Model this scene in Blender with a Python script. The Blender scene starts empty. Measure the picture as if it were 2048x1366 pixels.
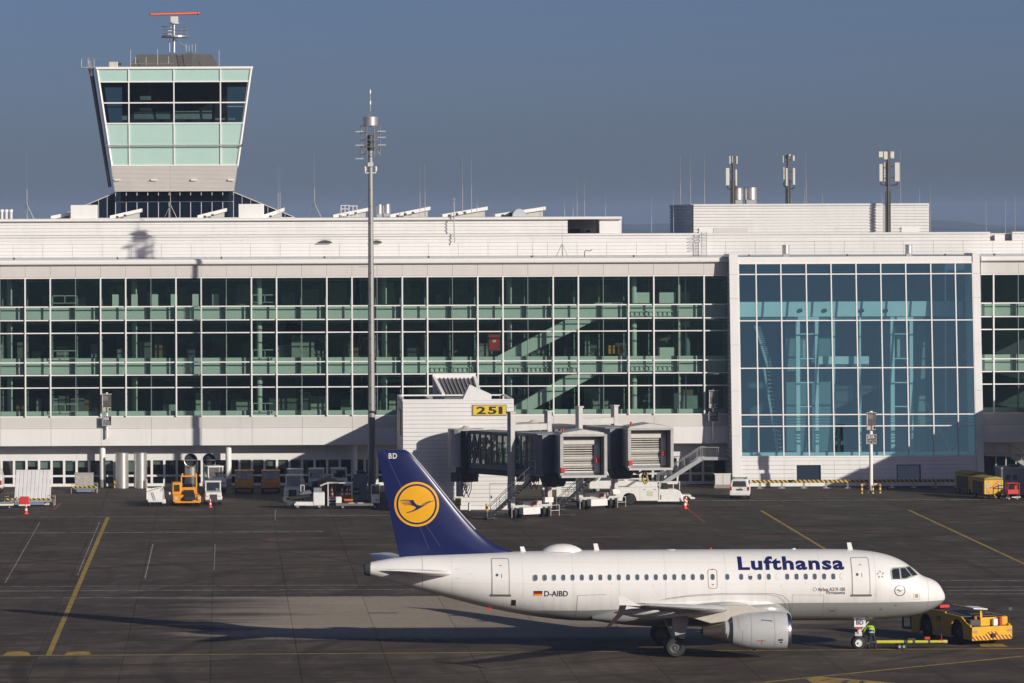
import bpy, bmesh, math, random
from mathutils import Vector, Matrix, Quaternion
random.seed(7)
R = math.radians
SC = bpy.context.scene
COL = SC.collection

# ------------------------------------------------------------------ camera, sky, sun, exposure
F, H, XV, YV, TH = 8500.0, 24.8, 445.0, 450.0, 0.0042      # focal length in photo pixels, eye height, principal point, roll
cam = bpy.data.cameras.new('camera')
cam.sensor_width = 36.0
cam.lens = 36.0 * F / 2048.0
cam.shift_x = (1024 - XV) / 2048.0
cam.shift_y = -(683 - YV) / 2048.0
cam.clip_start = 1.0
cam.clip_end = 60000.0
camo = bpy.data.objects.new('camera', cam)
COL.objects.link(camo)
camo.rotation_mode = 'QUATERNION'
camo.location = (0, 0, H)
camo.rotation_quaternion = (Matrix.Rotation(R(90), 3, 'X') @ Matrix.Rotation(-TH, 3, 'Z')).to_quaternion()
SC.camera = camo

SUN_DIR = Vector((-23.9, 27.6, -11.6)).normalized()          # direction the light travels
world = bpy.data.worlds.new('World')
SC.world = world
world.use_nodes = True
wn, wl = world.node_tree.nodes, world.node_tree.links
wn.clear()
sky = wn.new('ShaderNodeTexSky')
sky.sky_type = 'NISHITA'
sky.sun_disc = False
sky.sun_elevation = math.asin(-SUN_DIR.z)
sky.sun_rotation = math.atan2(-SUN_DIR.x, -SUN_DIR.y)
sky.altitude = 900
sky.air_density = 0.6
sky.dust_density = 2.3
sky.ozone_density = 6.3
tint = wn.new('ShaderNodeMix'); tint.data_type = 'RGBA'; tint.blend_type = 'MULTIPLY'
tint.inputs[0].default_value = 1.0
tint.inputs[7].default_value = (0.98, 0.705, 0.635, 1)
bg = wn.new('ShaderNodeBackground')
bg.inputs[1].default_value = 0.087
wo = wn.new('ShaderNodeOutputWorld')
wl.new(sky.outputs[0], tint.inputs[6]); wl.new(tint.outputs[2], bg.inputs[0]); wl.new(bg.outputs[0], wo.inputs[0])

sl = bpy.data.lights.new('sun', 'SUN')
sl.energy = 4.4
sl.angle = R(0.6)
sl.color = (1.0, 0.925, 0.815)
so = bpy.data.objects.new('sun', sl)
COL.objects.link(so)
so.location = (80, -60, 90)
so.rotation_mode = 'QUATERNION'
so.rotation_quaternion = SUN_DIR.to_track_quat('-Z', 'Y')
vs = SC.view_settings
vs.view_transform = 'Standard'; vs.look = 'None'; vs.exposure = 0.0; vs.gamma = 1.0; vs.use_curve_mapping = False
SC.render.engine = 'CYCLES'
SC.cycles.max_bounces = 7
SC.cycles.transparent_max_bounces = 10
SC.cycles.caustics_reflective = False
SC.cycles.caustics_refractive = False

# ------------------------------------------------------------------ photo measurements -> metres
def uv(x, y):
    return (x - XV) - TH * (y - YV), (y - YV) + TH * (x - XV)
def W(x, y, Y):                                              # the point at depth Y seen at photo position (x, y)
    u, v = uv(x, y)
    return Vector((u * Y / F, Y, H - v * Y / F))
def WX(x, y, Y): return W(x, y, Y).x
def WZ(x, y, Y): return W(x, y, Y).z
def G(x, y):                                                 # the ground point seen at photo position (x, y)
    u, v = uv(x, y)
    Y = F * H / v
    return Vector((u * Y / F, Y, 0.0))

# ------------------------------------------------------------------ mesh helpers
ORG = {}
class MB:
    def __init__(s): s.v = []; s.f = []
    def add(s, vs_, fs_):
        b = len(s.v); s.v += [tuple(p) for p in vs_]; s.f += [tuple(i + b for i in f) for f in fs_]; return s
    def box(s, x0, x1, y0, y1, z0, z1):
        if x0 > x1: x0, x1 = x1, x0
        if y0 > y1: y0, y1 = y1, y0
        if z0 > z1: z0, z1 = z1, z0
        return s.add([(x0,y0,z0),(x1,y0,z0),(x1,y1,z0),(x0,y1,z0),(x0,y0,z1),(x1,y0,z1),(x1,y1,z1),(x0,y1,z1)],
                     [(3,2,1,0),(4,5,6,7),(0,1,5,4),(1,2,6,5),(2,3,7,6),(3,0,4,7)])
    def poly(s, pts): return s.add(pts, [tuple(range(len(pts)))])
    def bar(s, a, b, w, h=None, up=(0,0,1)):                 # square bar from a to b
        a, b = Vector(a), Vector(b); h = h or w
        d = (b - a).normalized(); up = Vector(up)
        if abs(d.dot(up)) > .98: up = Vector((0,1,0))
        r = d.cross(up).normalized(); t = r.cross(d)
        ps = []
        for p in (a, b):
            for i, j in ((-1,-1),(1,-1),(1,1),(-1,1)): ps.append(p + r*(i*w/2) + t*(j*h/2))
        return s.add(ps, [(0,1,2,3),(7,6,5,4),(1,0,4,5),(2,1,5,6),(3,2,6,7),(0,3,7,4)])
    def cyl(s, a, b, r0, r1=None, n=12, caps=True):
        a, b = Vector(a), Vector(b); r1 = r0 if r1 is None else r1
        d = (b - a).normalized(); up = Vector((0,0,1)) if abs(d.z) < .95 else Vector((1,0,0))
        e1 = d.cross(up).normalized(); e2 = e1.cross(d)
        ps = []
        for p, r in ((a, r0), (b, r1)):
            for k in range(n):
                t = 2*math.pi*k/n; ps.append(p + e1*(r*math.cos(t)) + e2*(r*math.sin(t)))
        fs_ = [((k+1)%n, k, n+k, n+(k+1)%n) for k in range(n)]
        if caps: fs_ += [tuple(range(n)), tuple(reversed(range(n, 2*n)))]
        return s.add(ps, fs_)
    def tube(s, path, r, n=6):
        for a, b in zip(path[:-1], path[1:]): s.cyl(a, b, r, r, n)
        return s
    def loft(s, rings, caps=True):
        n = len(rings[0]); ps = [p for rg in rings for p in rg]; fs_ = []
        for i in range(len(rings)-1):
            for k in range(n):
                fs_.append((i*n+k, i*n+(k+1)%n, (i+1)*n+(k+1)%n, (i+1)*n+k))
        if caps: fs_ += [tuple(reversed(range(n))), tuple(range((len(rings)-1)*n, len(rings)*n))]
        return s.add(ps, fs_)
    def prism(s, pts, axis, a, b):                           # 2-D outline pushed from a to b along an axis
        n = len(pts)
        def P(p, t): return {'x': (t, p[0], p[1]), 'y': (p[0], t, p[1]), 'z': (p[0], p[1], t)}[axis]
        return s.add([P(p, a) for p in pts] + [P(p, b) for p in pts],
                     [tuple(reversed(range(n))), tuple(range(n, 2*n))] + [(i, (i+1)%n, n+(i+1)%n, n+i) for i in range(n)])
    def lathe(s, prof, o, axis=(0,0,1), n=20, caps=True):    # prof: (radius, distance along axis)
        o = Vector(o); d = Vector(axis).normalized(); up = Vector((0,0,1)) if abs(d.z) < .95 else Vector((1,0,0))
        e1 = d.cross(up).normalized(); e2 = e1.cross(d)
        rings = [[o + d*t + e1*(r*math.cos(2*math.pi*k/n)) + e2*(r*math.sin(2*math.pi*k/n)) for k in range(n)] for r, t in prof]
        return s.loft(rings, caps)
    def mesh(s, name, mat, off=(0,0,0), smooth=False):
        me = bpy.data.meshes.new(name)
        o = Vector(off)
        me.from_pydata([Vector(p) - o for p in s.v], [], s.f)
        bm = bmesh.new(); bm.from_mesh(me); bmesh.ops.recalc_face_normals(bm, faces=bm.faces); bm.to_mesh(me); bm.free()
        if mat: me.materials.append(mat)
        if smooth:
            me.polygons.foreach_set('use_smooth', [True]*len(me.polygons)); me.set_sharp_from_angle(angle=R(38))
        me.update(); return me
    def build(s, name, mat, parent=None, smooth=False, local=False, bevel=0):
        off = Vector((0,0,0)) if (local or parent is None) else ORG.get(parent.name, Vector((0,0,0)))
        o = bpy.data.objects.new(name, s.mesh(name, mat, off, smooth))
        COL.objects.link(o)
        if parent: o.parent = parent
        ORG[o.name] = off
        if bevel:
            m = o.modifiers.new('bevel', 'BEVEL'); m.width = bevel; m.segments = 2; m.limit_method = 'ANGLE'
        return o
def box_mesh(name, mat, sx, sy, sz): return MB().box(-sx/2, sx/2, -sy/2, sy/2, -sz/2, sz/2).mesh(name, mat)
def put(name, me, loc, parent=None, rot=None):               # another object on shared mesh data, at a world position
    o = bpy.data.objects.new(name, me); COL.objects.link(o)
    off = ORG.get(parent.name, Vector((0,0,0))) if parent else Vector((0,0,0))
    o.location = Vector(loc) - off
    if rot: o.rotation_euler = rot
    if parent: o.parent = parent
    ORG[o.name] = Vector(loc)
    return o
def tag(o, label, cat, group=None):
    o['label'] = label; o['category'] = cat
    if group: o['group'] = group
    return o
def thing(name, label, cat, loc=(0,0,0), rotz=0, group=None):
    o = bpy.data.objects.new(name, None); COL.objects.link(o)
    o.empty_display_size = .5
    o.location = loc; o.rotation_euler = (0,0,rotz); ORG[o.name] = Vector(loc)
    return tag(o, label, cat, group)
def setting(o, kind='structure'): o['kind'] = kind; return o
def copy_tree(o, parent=None):
    c = o.copy(); COL.objects.link(c)
    if parent: c.parent = parent
    for ch in o.children: copy_tree(ch, c)
    return c
def another(src, loc, rotz, label, group=None, scale=None):
    c = copy_tree(src); c.location = loc; c.rotation_euler = (0,0,rotz); c['label'] = label
    if group: c['group'] = group
    if scale: c.scale = scale
    return c
def text_mesh(txt, mat, height, width=None, bold=0.0, space=1.0):
    """flat text in the xz plane, lower left corner at the origin, caps 'height' high"""
    cu = bpy.data.curves.new('text', 'FONT'); cu.body = txt; cu.size = 1.0; cu.offset = bold; cu.space_character = space; cu.resolution_u = 3
    o = bpy.data.objects.new('text', cu); COL.objects.link(o)
    dg = bpy.context.evaluated_depsgraph_get(); dg.update()
    me = bpy.data.meshes.new_from_object(o.evaluated_get(dg))
    bpy.data.objects.remove(o)
    xs = [v.co.x for v in me.vertices]; ys = [v.co.y for v in me.vertices]
    x0, x1, y0, y1 = min(xs), max(xs), min(ys), max(ys)
    sy = height / (y1 - y0); sx = (width / (x1 - x0)) if width else sy
    for v in me.vertices: v.co = Vector(((v.co.x - x0)*sx, 0, (v.co.y - y0)*sy))
    me.materials.clear(); me.materials.append(mat); me.update()
    return me
def sign_text(name, txt, mat, height, loc, parent, width=None, bold=0.0):
    me = text_mesh(txt, mat, height, width, bold); me.name = name
    return put(name, me, loc, parent)

# ------------------------------------------------------------------ materials
MATS = {}
def nodes_of(name):
    m = bpy.data.materials.new(name); m.use_nodes = True
    return m, m.node_tree.nodes, m.node_tree.links
def mat(name, col, rough=.5, metal=0.0, var=.08, scale=2.0, bump=0.0, streak=0.0, spec=.5, coat=0.0):
    """plain surface: base colour with mottling, optional vertical weather streaks and fine relief"""
    if name in MATS: return MATS[name]
    m, n, l = nodes_of(name); p = n['Principled BSDF']
    p.inputs['Roughness'].default_value = rough; p.inputs['Metallic'].default_value = metal
    p.inputs['Specular IOR Level'].default_value = spec
    if coat: p.inputs['Coat Weight'].default_value = coat; p.inputs['Coat Roughness'].default_value = .08
    ge = n.new('ShaderNodeNewGeometry')
    no = n.new('ShaderNodeTexNoise'); no.inputs['Scale'].default_value = scale; no.inputs['Detail'].default_value = 5
    l.new(ge.outputs['Position'], no.inputs['Vector'])
    mr = n.new('ShaderNodeMapRange'); mr.inputs[1].default_value = .25; mr.inputs[2].default_value = .75
    mr.inputs[3].default_value = 1 - var; mr.inputs[4].default_value = 1 + var*.6
    l.new(no.outputs[0], mr.inputs[0])
    fac = mr.outputs[0]
    if streak:
        mp = n.new('ShaderNodeMapping'); mp.inputs['Scale'].default_value = (2.2, 2.2, .10)
        l.new(ge.outputs['Position'], mp.inputs[0])
        n2 = n.new('ShaderNodeTexNoise'); n2.inputs['Scale'].default_value = 1.0; n2.inputs['Detail'].default_value = 6
        l.new(mp.outputs[0], n2.inputs['Vector'])
        m2 = n.new('ShaderNodeMapRange'); m2.inputs[1].default_value = .5; m2.inputs[2].default_value = .8
        m2.inputs[3].default_value = 1; m2.inputs[4].default_value = 1 - streak
        l.new(n2.outputs[0], m2.inputs[0])
        mu = n.new('ShaderNodeMath'); mu.operation = 'MULTIPLY'; l.new(fac, mu.inputs[0]); l.new(m2.outputs[0], mu.inputs[1]); fac = mu.outputs[0]
    mx = n.new('ShaderNodeMix'); mx.data_type = 'RGBA'; mx.blend_type = 'MULTIPLY'; mx.inputs[0].default_value = 1
    mx.inputs[6].default_value = (*col, 1); l.new(fac, mx.inputs[7]); l.new(mx.outputs[2], p.inputs['Base Color'])
    if bump:
        bp = n.new('ShaderNodeBump'); bp.inputs['Strength'].default_value = bump; bp.inputs['Distance'].default_value = .02
        n3 = n.new('ShaderNodeTexNoise'); n3.inputs['Scale'].default_value = scale*6; l.new(ge.outputs['Position'], n3.inputs['Vector'])
        l.new(n3.outputs[0], bp.inputs['Height']); l.new(bp.outputs[0], p.inputs['Normal'])
    MATS[name] = m; return m
def glass(name, tintc, refl=.10, rough=0.0, wob=0.0, coat=(.93, .97, 1)):
    """a pane: tinted see-through layer under a mirror coat that grows towards grazing angles"""
    m, n, l = nodes_of(name); n.remove(n['Principled BSDF'])
    t = n.new('ShaderNodeBsdfTransparent'); t.inputs[0].default_value = (*tintc, 1)
    g = n.new('ShaderNodeBsdfGlossy'); g.inputs['Roughness'].default_value = rough; g.inputs[0].default_value = (*coat, 1)
    lw = n.new('ShaderNodeLayerWeight'); lw.inputs[0].default_value = .5
    pw_ = n.new('ShaderNodeMath'); pw_.operation = 'POWER'; pw_.inputs[1].default_value = 4.0; l.new(lw.outputs['Facing'], pw_.inputs[0])
    ad = n.new('ShaderNodeMath'); ad.operation = 'ADD'; ad.use_clamp = True; ad.inputs[1].default_value = refl
    l.new(pw_.outputs[0], ad.inputs[0])
    if wob:
        ge = n.new('ShaderNodeNewGeometry'); no = n.new('ShaderNodeTexNoise'); no.inputs['Scale'].default_value = .8
        l.new(ge.outputs['Position'], no.inputs['Vector'])
        bp = n.new('ShaderNodeBump'); bp.inputs['Strength'].default_value = wob; bp.inputs['Distance'].default_value = .05
        l.new(no.outputs[0], bp.inputs['Height']); l.new(bp.outputs[0], g.inputs['Normal'])
    mx = n.new('ShaderNodeMixShader'); l.new(ad.outputs[0], mx.inputs[0]); l.new(t.outputs[0], mx.inputs[1]); l.new(g.outputs[0], mx.inputs[2])
    l.new(mx.outputs[0], n['Material Output'].inputs[0]); MATS[name] = m; return m
def hazard(name, ca, cb, period=.5, axis=0, slant=1.0, rough=.5):
    """diagonal two-colour paint stripes"""
    m, n, l = nodes_of(name); p = n['Principled BSDF']; p.inputs['Roughness'].default_value = rough
    tc = n.new('ShaderNodeTexCoord'); sp = n.new('ShaderNodeSeparateXYZ'); l.new(tc.outputs['Object'], sp.inputs[0])
    ml = n.new('ShaderNodeMath'); ml.operation = 'MULTIPLY_ADD'; ml.inputs[1].default_value = slant
    l.new(sp.outputs[2], ml.inputs[0]); l.new(sp.outputs[axis], ml.inputs[2])
    md = n.new('ShaderNodeMath'); md.operation = 'PINGPONG'; md.inputs[1].default_value = period/2; l.new(ml.outputs[0], md.inputs[0])
    gt = n.new('ShaderNodeMath'); gt.operation = 'GREATER_THAN'; gt.inputs[1].default_value = period/4; l.new(md.outputs[0], gt.inputs[0])
    mx = n.new('ShaderNodeMix'); mx.data_type = 'RGBA'; mx.inputs[6].default_value = (*ca, 1); mx.inputs[7].default_value = (*cb, 1)
    l.new(gt.outputs[0], mx.inputs[0]); l.new(mx.outputs[2], p.inputs['Base Color']); MATS[name] = m; return m

WHITE = mat('white_cladding', (.745, .74, .725), .45, var=.05, scale=.35, streak=.07)
CREAM = mat('cream_fascia', (.61, .59, .56), .5, var=.05, scale=.3, streak=.05)
WTRIM = mat('white_metal_trim', (.80, .79, .77), .4, var=.03)
GREYP = mat('grey_metal_paint', (.36, .37, .38), .45, var=.08)
STEEL = mat('galvanised_steel', (.48, .47, .45), .38, metal=.7, var=.15, scale=3)
DUCT = mat('brushed_duct_metal', (.72, .70, .67), .32, metal=.75, var=.08, scale=2)
DARKM = mat('dark_metal', (.05, .052, .055), .5, var=.2)
BLACK = mat('black_rubber', (.018, .018, .019), .75, var=.2, scale=6)
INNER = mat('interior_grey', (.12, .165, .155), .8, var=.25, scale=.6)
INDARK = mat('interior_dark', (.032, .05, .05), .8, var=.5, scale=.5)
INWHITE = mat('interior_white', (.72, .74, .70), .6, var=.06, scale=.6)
GGLASS = glass('green_facade_glass', (.56, .69, .635), .085, wob=.08, coat=(.50, .98, .90))
BGLASS = glass('blue_hall_glass', (.56, .80, .84), .24, wob=.05, coat=(.58, 1, .92))
TGLASS = glass('tower_glass', (.40, .52, .55), .05, wob=.05)
WGLASS = glass('window_glass', (.45, .55, .52), .10)
VGLASS = glass('vehicle_glass', (.30, .36, .36), .10)
YELLOW = mat('yellow_paint', (.80, .47, .02), .42, var=.12, scale=3)
ORANGE = mat('orange_paint', (.72, .30, .015), .45, var=.15, scale=3)
RED = mat('red_paint', (.55, .03, .02), .45, var=.15, scale=3)
VWHITE = mat('vehicle_white', (.74, .735, .71), .38, var=.10, scale=3, coat=.2)
HAZ = hazard('hazard_stripes', (.62, .40, .03), (.03, .03, .03), .42)

# ------------------------------------------------------------------ ground: concrete apron in 5 m slabs, far plain, hills
def ground_material():
    m, n, l = nodes_of('apron_concrete'); p = n['Principled BSDF']
    ge = n.new('ShaderNodeNewGeometry'); oi = n.new('ShaderNodeObjectInfo')
    def noise(sc, scale, det=6, rough=.55):
        mp = n.new('ShaderNodeMapping'); mp.inputs['Scale'].default_value = sc; l.new(ge.outputs['Position'], mp.inputs[0])
        t = n.new('ShaderNodeTexNoise'); t.inputs['Scale'].default_value = scale; t.inputs['Detail'].default_value = det
        t.inputs['Roughness'].default_value = rough; l.new(mp.outputs[0], t.inputs['Vector']); return t.outputs[0]
    def rng(x, a, b, c, d):
        r = n.new('ShaderNodeMapRange'); r.inputs[1].default_value = a; r.inputs[2].default_value = b
        r.inputs[3].default_value = c; r.inputs[4].default_value = d; l.new(x, r.inputs[0]); return r.outputs[0]
    def mth(op, a, b):
        q = n.new('ShaderNodeMath'); q.operation = op
        for i, x in enumerate((a, b)):
            if isinstance(x, (int, float)): q.inputs[i].default_value = x
            else: l.new(x, q.inputs[i])
        return q.outputs[0]
    def mixc(f, a, b):
        x = n.new('ShaderNodeMix'); x.data_type = 'RGBA'; l.new(f, x.inputs[0])
        for i, c in ((6, a), (7, b)):
            if isinstance(c, tuple): x.inputs[i].default_value = (*c, 1)
            else: l.new(c, x.inputs[i])
        return x.outputs[2]
    big = noise((.05, .03, 1), 1.0, 4)
    streak = noise((.06, .32, 1), 1.0, 9, .62)
    blot = noise((.17, .13, 1), 1.0, 10, .68)
    blot2 = noise((.45, .38, 1), 1.0, 8, .7)
    tyre = noise((.5, .035, 1), 1.0, 5, .6)
    fine = noise((1, 1, 1), 2.2, 8, .65)
    c = mixc(rng(big, .35, .65, 0, 1), (0.104, 0.080, 0.061), (0.148, 0.118, 0.090))
    c = mixc(rng(blot, .51, .66, 0, .85), c, (0.217, 0.174, 0.132))
    c = mixc(rng(blot, .47, .33, 0, .85), c, (0.061, 0.049, 0.039))
    c = mixc(rng(blot2, .54, .68, 0, .62), c, (0.249, 0.206, 0.160))
    c = mixc(rng(blot2, .42, .30, 0, .5), c, (0.053, 0.043, 0.034))
    c = mixc(rng(streak, .55, .72, 0, .5), c, (0.239, 0.196, 0.151))
    c = mixc(rng(tyre, .56, .70, 0, .45), c, (0.055, 0.045, 0.036))
    # tyre arcs: thin dark bands of wide circles, broken up by noise
    for k, (px_, py_, sc_) in enumerate(((-30, 300, .42), (40, 240, .33), (10, 420, .37))):
        mp = n.new('ShaderNodeMapping'); mp.inputs['Location'].default_value = (-px_, -py_, 0); l.new(ge.outputs['Position'], mp.inputs[0])
        wv = n.new('ShaderNodeTexWave'); wv.wave_type = 'RINGS'; wv.rings_direction = 'Z'; wv.inputs['Scale'].default_value = sc_*.12; wv.inputs['Distortion'].default_value = 2.5
        wv.inputs['Detail'].default_value = 3; wv.inputs['Detail Scale'].default_value = .25; l.new(mp.outputs[0], wv.inputs['Vector'])
        f = mth('MULTIPLY', rng(wv.outputs['Fac'], .94, .99, 0, .55), rng(big if k else blot, .40, .58, 0, 1))
        c = mixc(f, c, (0.051, 0.041, 0.033))
    scuff = noise((.25, 1.6, 1), 1.0, 9, .7)
    c = mixc(rng(scuff, .60, .72, 0, .7), c, (0.318, 0.267, 0.211))
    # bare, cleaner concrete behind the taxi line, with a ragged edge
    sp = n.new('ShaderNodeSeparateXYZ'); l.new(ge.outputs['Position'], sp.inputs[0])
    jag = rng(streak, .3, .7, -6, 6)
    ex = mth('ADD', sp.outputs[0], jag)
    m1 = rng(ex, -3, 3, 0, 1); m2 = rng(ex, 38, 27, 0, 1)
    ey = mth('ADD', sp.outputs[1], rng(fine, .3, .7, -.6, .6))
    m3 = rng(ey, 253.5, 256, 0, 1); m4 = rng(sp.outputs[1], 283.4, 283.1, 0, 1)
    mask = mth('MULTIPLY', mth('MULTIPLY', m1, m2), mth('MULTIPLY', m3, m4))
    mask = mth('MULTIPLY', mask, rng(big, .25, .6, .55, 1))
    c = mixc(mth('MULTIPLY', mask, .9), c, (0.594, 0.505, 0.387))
    val = mth('MULTIPLY', rng(fine, .25, .75, .58, .84), rng(oi.outputs['Random'], 0, 1, .90, 1.10))
    x = n.new('ShaderNodeMix'); x.data_type = 'RGBA'; x.blend_type = 'MULTIPLY'; x.inputs[0].default_value = 1
    l.new(c, x.inputs[6]); l.new(val, x.inputs[7]); l.new(x.outputs[2], p.inputs['Base Color'])
    l.new(rng(big, .3, .7, .62, .9), p.inputs['Roughness'])
    p.inputs['Specular IOR Level'].default_value = .14
    bp = n.new('ShaderNodeBump'); bp.inputs['Strength'].default_value = .25; bp.inputs['Distance'].default_value = .02
    l.new(fine, bp.inputs['Height']); l.new(bp.outputs[0], p.inputs['Normal'])
    MATS['apron'] = m; return m
APRON = ground_material()
SEAL = mat('joint_sealant', (.035, .033, .032), .8, var=.3)
LAND = mat('far_land', (.06, .07, .045), .9, var=.4, scale=.002)
setting(MB().poly([(-30000,-3000,-.30),(30000,-3000,-.30),(30000,40000,-.30),(-30000,40000,-.30)]).build('ground', LAND))
setting(MB().poly([(-400,-200,-.12),(500,-200,-.12),(500,470,-.12),(-400,470,-.12)]).build('apron_base', SEAL))
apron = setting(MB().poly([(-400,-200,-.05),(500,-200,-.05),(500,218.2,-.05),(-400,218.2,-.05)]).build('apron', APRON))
X0, Y0 = -.78, 283.2
cells = []
for j in range(-13, 25):
    ya, yb = Y0 + 5*j, Y0 + 5*j + 5
    for i in range(-12, 20):
        xa, xb = X0 + 5*i, X0 + 5*i + 5
        ca, cb = -F*0 + (xa/ya)*F + XV, (xb/ya)*F + XV
        vis = cb > -40 and ca < 2090 and (F*H/yb + YV) < 1375
        cells.append((vis, ya, xa))
GAP = .013
slab_me = MB().box(-2.5+GAP, 2.5-GAP, -2.5+GAP, 2.5-GAP, -.1, 0).mesh('concrete_slab', APRON)
seen = sorted([c for c in cells if c[0]], key=lambda c: c[1])
rest = MB()
for k, (vis, ya, xa) in enumerate(seen):
    if k < 296: put('concrete_slab', slab_me, (xa+2.5, ya+2.5, 0), apron)
    else: rest.box(xa+GAP, xa+5-GAP, ya+GAP, ya+5-GAP, -.1, 0)
for vis, ya, xa in cells:
    if not vis: rest.box(xa+GAP, xa+5-GAP, ya+GAP, ya+5-GAP, -.1, 0)
setting(rest.build('concrete_slabs', APRON, apron), 'stuff')
sides = MB()
sides.poly([(-400,218.2,-.02),(-60.78,218.2,-.02),(-60.78,460,-.02),(-400,460,-.02)])
sides.poly([(99.22,218.2,-.02),(500,218.2,-.02),(500,460,-.02),(99.22,460,-.02)])
sides.build('apron_edge', APRON, apron)

def paint(name, colour, seed, wear=.5):
    """road paint worn through to the concrete in places"""
    m, n, l = nodes_of(name); p = n['Principled BSDF']; p.inputs['Roughness'].default_value = .7
    ge = n.new('ShaderNodeNewGeometry'); no = n.new('ShaderNodeTexNoise'); no.inputs['Scale'].default_value = 1.6; no.inputs['Detail'].default_value = 8
    no.noise_dimensions = '4D'; no.inputs['W'].default_value = seed
    l.new(ge.outputs['Position'], no.inputs['Vector'])
    mr = n.new('ShaderNodeMapRange'); mr.inputs[1].default_value = .45; mr.inputs[2].default_value = .62; mr.inputs[4].default_value = wear
    l.new(no.outputs[0], mr.inputs[0])
    mx = n.new('ShaderNodeMix'); mx.data_type = 'RGBA'; mx.inputs[6].default_value = (*colour, 1); mx.inputs[7].default_value = (.10, .09, .08, 1)
    l.new(mr.outputs[0], mx.inputs[0]); l.new(mx.outputs[2], p.inputs['Base Color']); MATS[name] = m; return m
YPAINT = paint('yellow_line_paint', (.46, .31, .035), 1, .55)
YTHIN = paint('yellow_thin_paint', (.40, .27, .05), 2, .45)
WPAINT = paint('white_line_paint', (.42, .40, .37), 3, .9)
RPAINT = paint('red_line_paint', (.26, .05, .04), 4, .8)
DPAINT = paint('dark_marking_paint', (.06, .055, .05), 5, .3)
def strip(name, m, a, b, w, z=.006):
    a, b = Vector(a), Vector(b); d = (b-a).normalized(); s = Vector((-d.y, d.x, 0))*(w/2)
    L = (b-a).length; k = max(1, int(L/6)); mb = MB()
    mb.add([a+s+(b-a)*(i/k)+Vector((0,0,z)) for i in range(k+1)] + [a-s+(b-a)*(i/k)+Vector((0,0,z)) for i in range(k+1)],
           [(i, i+1, k+2+i, k+1+i) for i in range(k)])
    return setting(mb.build(name, m))
strip('stand_line', YPAINT, (-10.15, 245.4, 0), (-9.85, 361, 0), .32)
strip('stand_line', YPAINT, (45.3, 300, 0), (46.3, 366, 0), .26)
strip('stand_line', YPAINT, (57.2, 262, 0), (59.0, 366, 0), .26)
strip('taxi_line', YTHIN, G(-60, 1312.4), G(2110, 1296.6), .36)
tl = [(1380,1379),(1560,1361.5),(1760,1341),(1940,1323),(2110,1306)]
for (a, b) in zip(tl[:-1], tl[1:]): strip('taxi_line', YPAINT, G(*a), G(*b), .28, .009)
def patch(name, m, pts, z=.006): return setting(MB().poly([(p.x, p.y, z) for p in (G(*q) for q in pts)]).build(name, m))
patch('yellow_marking', YPAINT, [(5,1311),(62,1311),(57,1304.5),(40,1302.5),(16,1303.5)])
patch('yellow_marking', YPAINT, [(128,1310.5),(182,1310.5),(180,1304),(160,1302.5),(134,1304)])
patch('yellow_marking', YPAINT, [(1962,1293.5),(2016,1293.5),(2004,1287.5),(1958,1287.8)])
patch('yellow_marking', YPAINT, [(1612,1358),(1640,1353),(1790,1366),(1760,1380),(1650,1380)])
for q in ([(1660,1358),(1668,1358.5),(1646,1362),(1638,1361)], [(1690,1360),(1700,1361),(1684,1372),(1672,1372)], [(1722,1361),(1730,1362),(1722,1372),(1712,1372)]):
    patch('dark_marking', DPAINT, q, .010)
for (a, b, w) in (((80,1044),(10,1166),.07), ((199,1044),(155,1151),.07), ((306,1088),(290,1157),.09), ((430,1088),(428,1140),.06), ((551,1020),(550,1041),.07)):
    strip('white_line', WPAINT, G(*a), G(*b), w)
for y in (283.2, 288.6): strip('white_line', WPAINT, (-30, y, 0), (70, y, 0), .28)
strip('white_line', WPAINT, (-32, 292.2, 0), (14, 292.2, 0), .2)
strip('white_line', WPAINT, G(1880, 1161), G(2100, 1161), .3); strip('white_line', WPAINT, G(1890, 1181), G(2100, 1181), .35)
strip('white_line', WPAINT, (-24, 343.2, 0), (8, 343.2, 0), .4); strip('white_line', WPAINT, (-24, 362, 0), (30, 362, 0), .3)
strip('white_line', WPAINT, (40, 379.5, 0), (70, 379.5, 0), .4)
strip('red_line', RPAINT, G(122, 1006), G(107, 1020), .25); strip('red_line', RPAINT, G(1372, 1015), G(1410, 1045), .22)
strip('red_line', RPAINT, G(20, 1035), G(55, 1030), .3)
for (a, b) in (((1185,1074),(1240,1074)), ((1505,1072),(1560,1072)), ((1730,1070),(1760,1070)), ((530,1080),(545,1080)), ((570,1080),(582,1080))):
    strip('red_line', RPAINT, G(*a), G(*b), .7)
strip('dark_marking', DPAINT, G(738, 1226), G(796, 1226), .45); strip('dark_marking', DPAINT, G(282, 1269.5), G(350, 1269.5), .5)

def hill(name, Y, pts, depth):
    mb = MB(); n = len(pts)
    top = [(WX(x, 450, Y), Y, WZ(x, y, Y)) for x, y in pts]
    bot = [(p[0], Y - depth, -.2) for p in top]; back = [(p[0], Y + depth, -.2) for p in top]
    mb.add(top + bot + back, [(n+i, n+i+1, i+1, i) for i in range(n-1)] + [(i, i+1, 2*n+i+1, 2*n+i) for i in range(n-1)])
    return setting(mb.build(name, mat('forest_hill', (.035, .05, .03), .95, var=.4, scale=.01)))
rr = random.Random(3)
prof = []
for x in range(-2600, 4600, 30):
    y = 452 - 7*math.sin(x*.004+1.2) - 5*math.sin(x*.011) - 2.2*math.sin(x*.037+.5) + rr.uniform(-1, 1)
    if 1840 < x < 1960: y = 441 + (x-1840)*.05 - 3*math.sin((x-1840)/120*3.14)
    prof.append((x, min(y, 461)))
hill('hills', 7200, prof, 700)
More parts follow.
